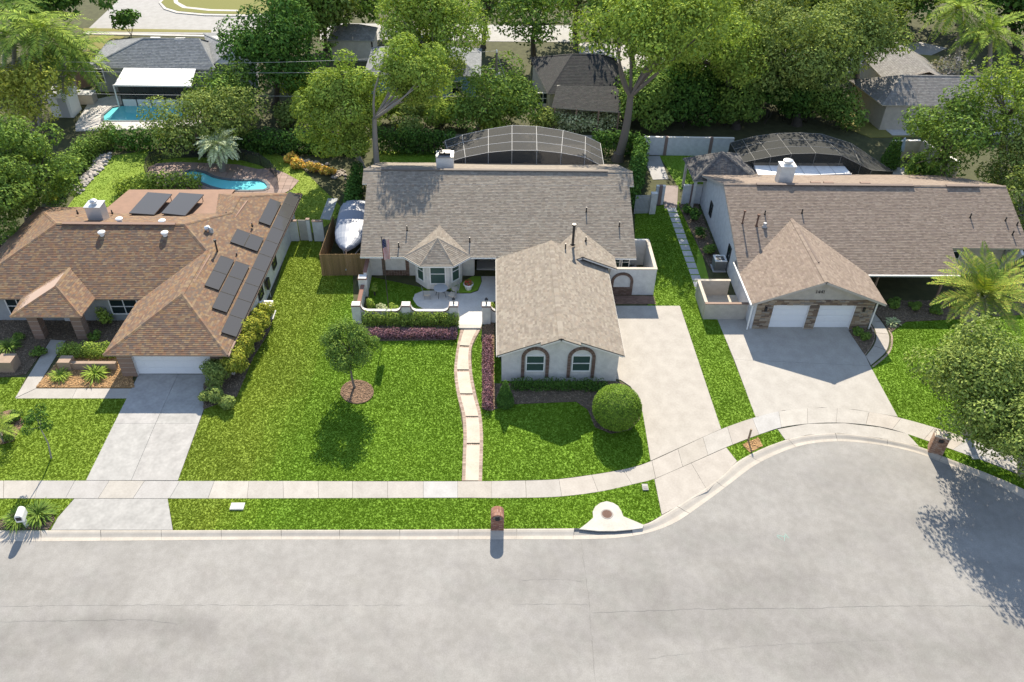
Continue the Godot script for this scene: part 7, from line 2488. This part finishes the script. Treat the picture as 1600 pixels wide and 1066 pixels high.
	slope(r, [Vector3(41.0, 2.7, -90.0), Vector3(41.0, 2.7, -83.0), Vector3(44.5, 4.4, -81.5), Vector3(44.5, 4.4, -90.0)], PAL_TAUPE, 0.14, Color(0.6, 0.56, 0.5), 0.2)
	slope(r, [Vector3(48.0, 2.7, -83.0), Vector3(48.0, 2.7, -90.0), Vector3(44.5, 4.4, -90.0), Vector3(44.5, 4.4, -81.5)], PAL_TAUPE, 0.14, Color(0.6, 0.56, 0.5), 0.2)
	finish_roof(T, r, "wing_roof")
	hb(T, "wall", Vector3(44.5, 1.3, -86.5), Vector3(6.6, 2.6, 7.0), M.stucco_tan)
	paved("patio", [[[1374, 195], [1566, 195], [1600, 211], [1394, 212]]], Color(0.55, 0.55, 0.545), 0.06)
	bed("mulch_strip", [[1330, 170], [1343, 170], [1372, 192], [1362, 194]], M.rust, 0.05)
	# far streets
	paved("far_street", [[[130, 52], [420, 54], [460, 20], [380, -10], [230, -40], [185, 0]]], Color(0.36, 0.36, 0.35), 0.004)
	paved("far_street", [[[500, 62], [900, 66], [905, 40], [500, 36]]], Color(0.38, 0.38, 0.37), 0.004)
	paved("far_street", [[[905, 110], [1000, 130], [1400, 112], [1480, 75], [1440, 66], [1000, 72], [905, 66]]], Color(0.40, 0.39, 0.37), 0.004)
	paved("traffic_island_kerb", [[[248, 5], [256, 15], [275, 21], [320, 25], [380, 26], [440, 24], [440, -10], [262, -10]]], Color(0.55, 0.53, 0.49), 0.10)
	bed("traffic_island", [[252, 5], [260, 13], [278, 18.5], [320, 22.5], [380, 23.5], [436, 22], [436, -8], [265, -8]], mat(Color(0.15, 0.155, 0.03), 0.95), 0.13)
	paved("island_path", [[[275, -6], [279, 5], [292, 12], [330, 16], [372, 17], [372, 19.5], [325, 18.5], [285, 14], [272, 6], [270, -6]]], Color(0.56, 0.54, 0.5), 0.145)
	paved("far_verge_path", [[[130, 51], [330, 55], [330, 57.5], [130, 53.5]]], Color(0.54, 0.52, 0.48), 0.03)
	for q in [[[130, 44], [330, 47], [330, 51], [130, 49]], [[1380, 80], [1470, 88], [1480, 100], [1420, 95]], [[1305, 160], [1370, 190], [1440, 214], [1360, 215], [1310, 195]], [[140, 55], [195, 57], [170, 75], [135, 80]]]:
		var mb := MB.new()
		mb.slab(gpoly(q), 0.02, -0.05, Color(0.20, 0.19, 0.05))
		struct(pm("verge", mb, M.lawn))
	# parked car by the taupe house
	build_car(G(1388, 112), 0.35)
	# utility pole with its three lines and guy wires
	var b := G(775, 200)
	var top := ZP(776, 82, b.z)
	var up := thing("utility_pole", "weathered utility pole with guy wires above the leafy tree", "utility pole", b)
	var mb := MB.new()
	mb.tube([Vector3(0, -0.1, 0), top - b], [0.16, 0.11], 9)
	pm("pole", mb, M.bark, up)
	mb = MB.new()
	mb.lathe(top - b + Vector3(0, 0.0, 0), [[0.0, 0.0], [0.09, 0.02], [0.06, 0.14], [0.09, 0.2], [0.0, 0.3]], 8)
	pm("insulator", mb, M.white, up)
	mb = MB.new()
	mb.tube([top - b + Vector3(0.1, -1.9, 0), top - b + Vector3(0.1, -2.7, 0)], [0.22, 0.22], 10)
	pm("transformer", mb, M.plastic_grey, up)
	for k in 2:
		mb = MB.new()
		mb.tube([(top - b) * (1.0 - 0.16 * k), Vector3(3.0 + k * 0.6, 0.2, 4.0)], [0.012, 0.012], 4)
		pm("guy_wire", mb, M.wire, up)
	k_lines(top)

func k_lines(top: Vector3) -> void:
	var i := 0
	for q in [[0.15, 98.0, "highest"], [-1.5, 114.0, "middle"], [-4.2, 150.0, "lowest"]]:
		var a := top + Vector3(0, q[0], 0)
		var e := ZP(-60, q[1] - 8.0, top.z)
		var m := ZP(400, q[1], top.z)
		var t := thing("power_line", "thin %s power line strung from the utility pole across the back gardens" % q[2], "cable", a)
		var pts := []
		var rad := []
		for k in 25:
			var f := k / 24.0
			var p := a.lerp(e, f)
			var sag := m.y - lerpf(a.y, e.y, 0.45)
			p.y += sag * 4.0 * f * (1.0 - f)
			pts.append(p - a)
			rad.append(0.017)
		var mb := MB.new()
		mb.tube(pts, rad, 5)
		pm("cable", mb, M.wire, t)
		i += 1

func build_car(at: Vector3, turn: float) -> void:
	var t := thing("parked_car", "dark parked car beside the taupe house", "car", at, turn)
	var mb := MB.new()
	# side profile extruded: a rounded saloon
	var prof := [Vector2(-2.2, 0.35), Vector2(-2.25, 0.75), Vector2(-1.9, 0.95), Vector2(-1.5, 1.0), Vector2(-0.9, 1.5), Vector2(0.7, 1.52), Vector2(1.3, 1.05), Vector2(2.1, 0.9), Vector2(2.2, 0.6), Vector2(2.15, 0.35)]
	var pl := PackedVector2Array(prof)
	for s in [-1.0, 1.0]:
		var id := Geometry2D.triangulate_polygon(pl)
		for k in range(0, id.size(), 3):
			mb.tri(Vector3(s * 0.88, pl[id[k]].y, pl[id[k]].x), Vector3(s * 0.88, pl[id[k + 1]].y, pl[id[k + 1]].x), Vector3(s * 0.88, pl[id[k + 2]].y, pl[id[k + 2]].x), Color.WHITE, Vector3(s, 0, 0))
	for k in pl.size():
		var a := pl[k]
		var b := pl[(k + 1) % pl.size()]
		var w := Vector3(0, -(b.x - a.x), b.y - a.y) * -1.0
		mb.quad(Vector3(-0.88, a.y, a.x), Vector3(0.88, a.y, a.x), Vector3(0.88, b.y, b.x), Vector3(-0.88, b.y, b.x), Color.WHITE, Vector3(0, (a.y + b.y) / 2 - 0.8, (a.x + b.x) / 2))
	pm("body", mb, mat(Color(0.015, 0.02, 0.03), 0.25), t)
	pbox("window", Vector3(0, 1.27, -1.22), Vector3(1.5, 0.02, 0.62), M.glass, t, Basis(Vector3(1, 0, 0), -0.69))
	pbox("window", Vector3(0, 1.3, 1.02), Vector3(1.5, 0.02, 0.62), M.glass, t, Basis(Vector3(1, 0, 0), 0.66))
	for s in [-1.0, 1.0]:
		for z in [-1.35, 1.35]:
			mb = MB.new()
			mb.tube([Vector3(s * 0.72, 0.32, z), Vector3(s * 0.92, 0.32, z)], [0.32, 0.32], 14)
			pm("wheel", mb, M.black_metal, t)
		pbox("headlight", Vector3(s * 0.65, 0.72, 2.18), Vector3(0.3, 0.14, 0.06), M.white, t)

func _ready() -> void:
	rg.seed = 20240
	nz.seed = 4
	nz.frequency = 0.16
	nz.fractal_octaves = 3
	build_sky_camera()
	make_materials()
	var fc := vmat(0.8)
	fc.cull_mode = BaseMaterial3D.CULL_DISABLED
	M.flag_cloth = fc
	M.chip = vmat(0.95)
	M.beam = mat(Color(0.55, 0.55, 0.54), 0.6)
	M.bronze = mat(Color(0.20, 0.20, 0.19), 0.6)
	build_ground()
	build_street_wear()
	build_sidewalk()
	build_paving()
	build_beds()
	house_main()
	house_left()
	house_right()
	drain_inlet()
	build_mailboxes()
	build_yard_things()
	build_solar()
	build_behind()
	build_lawns()
	build_front_plants()
	build_back_plants()
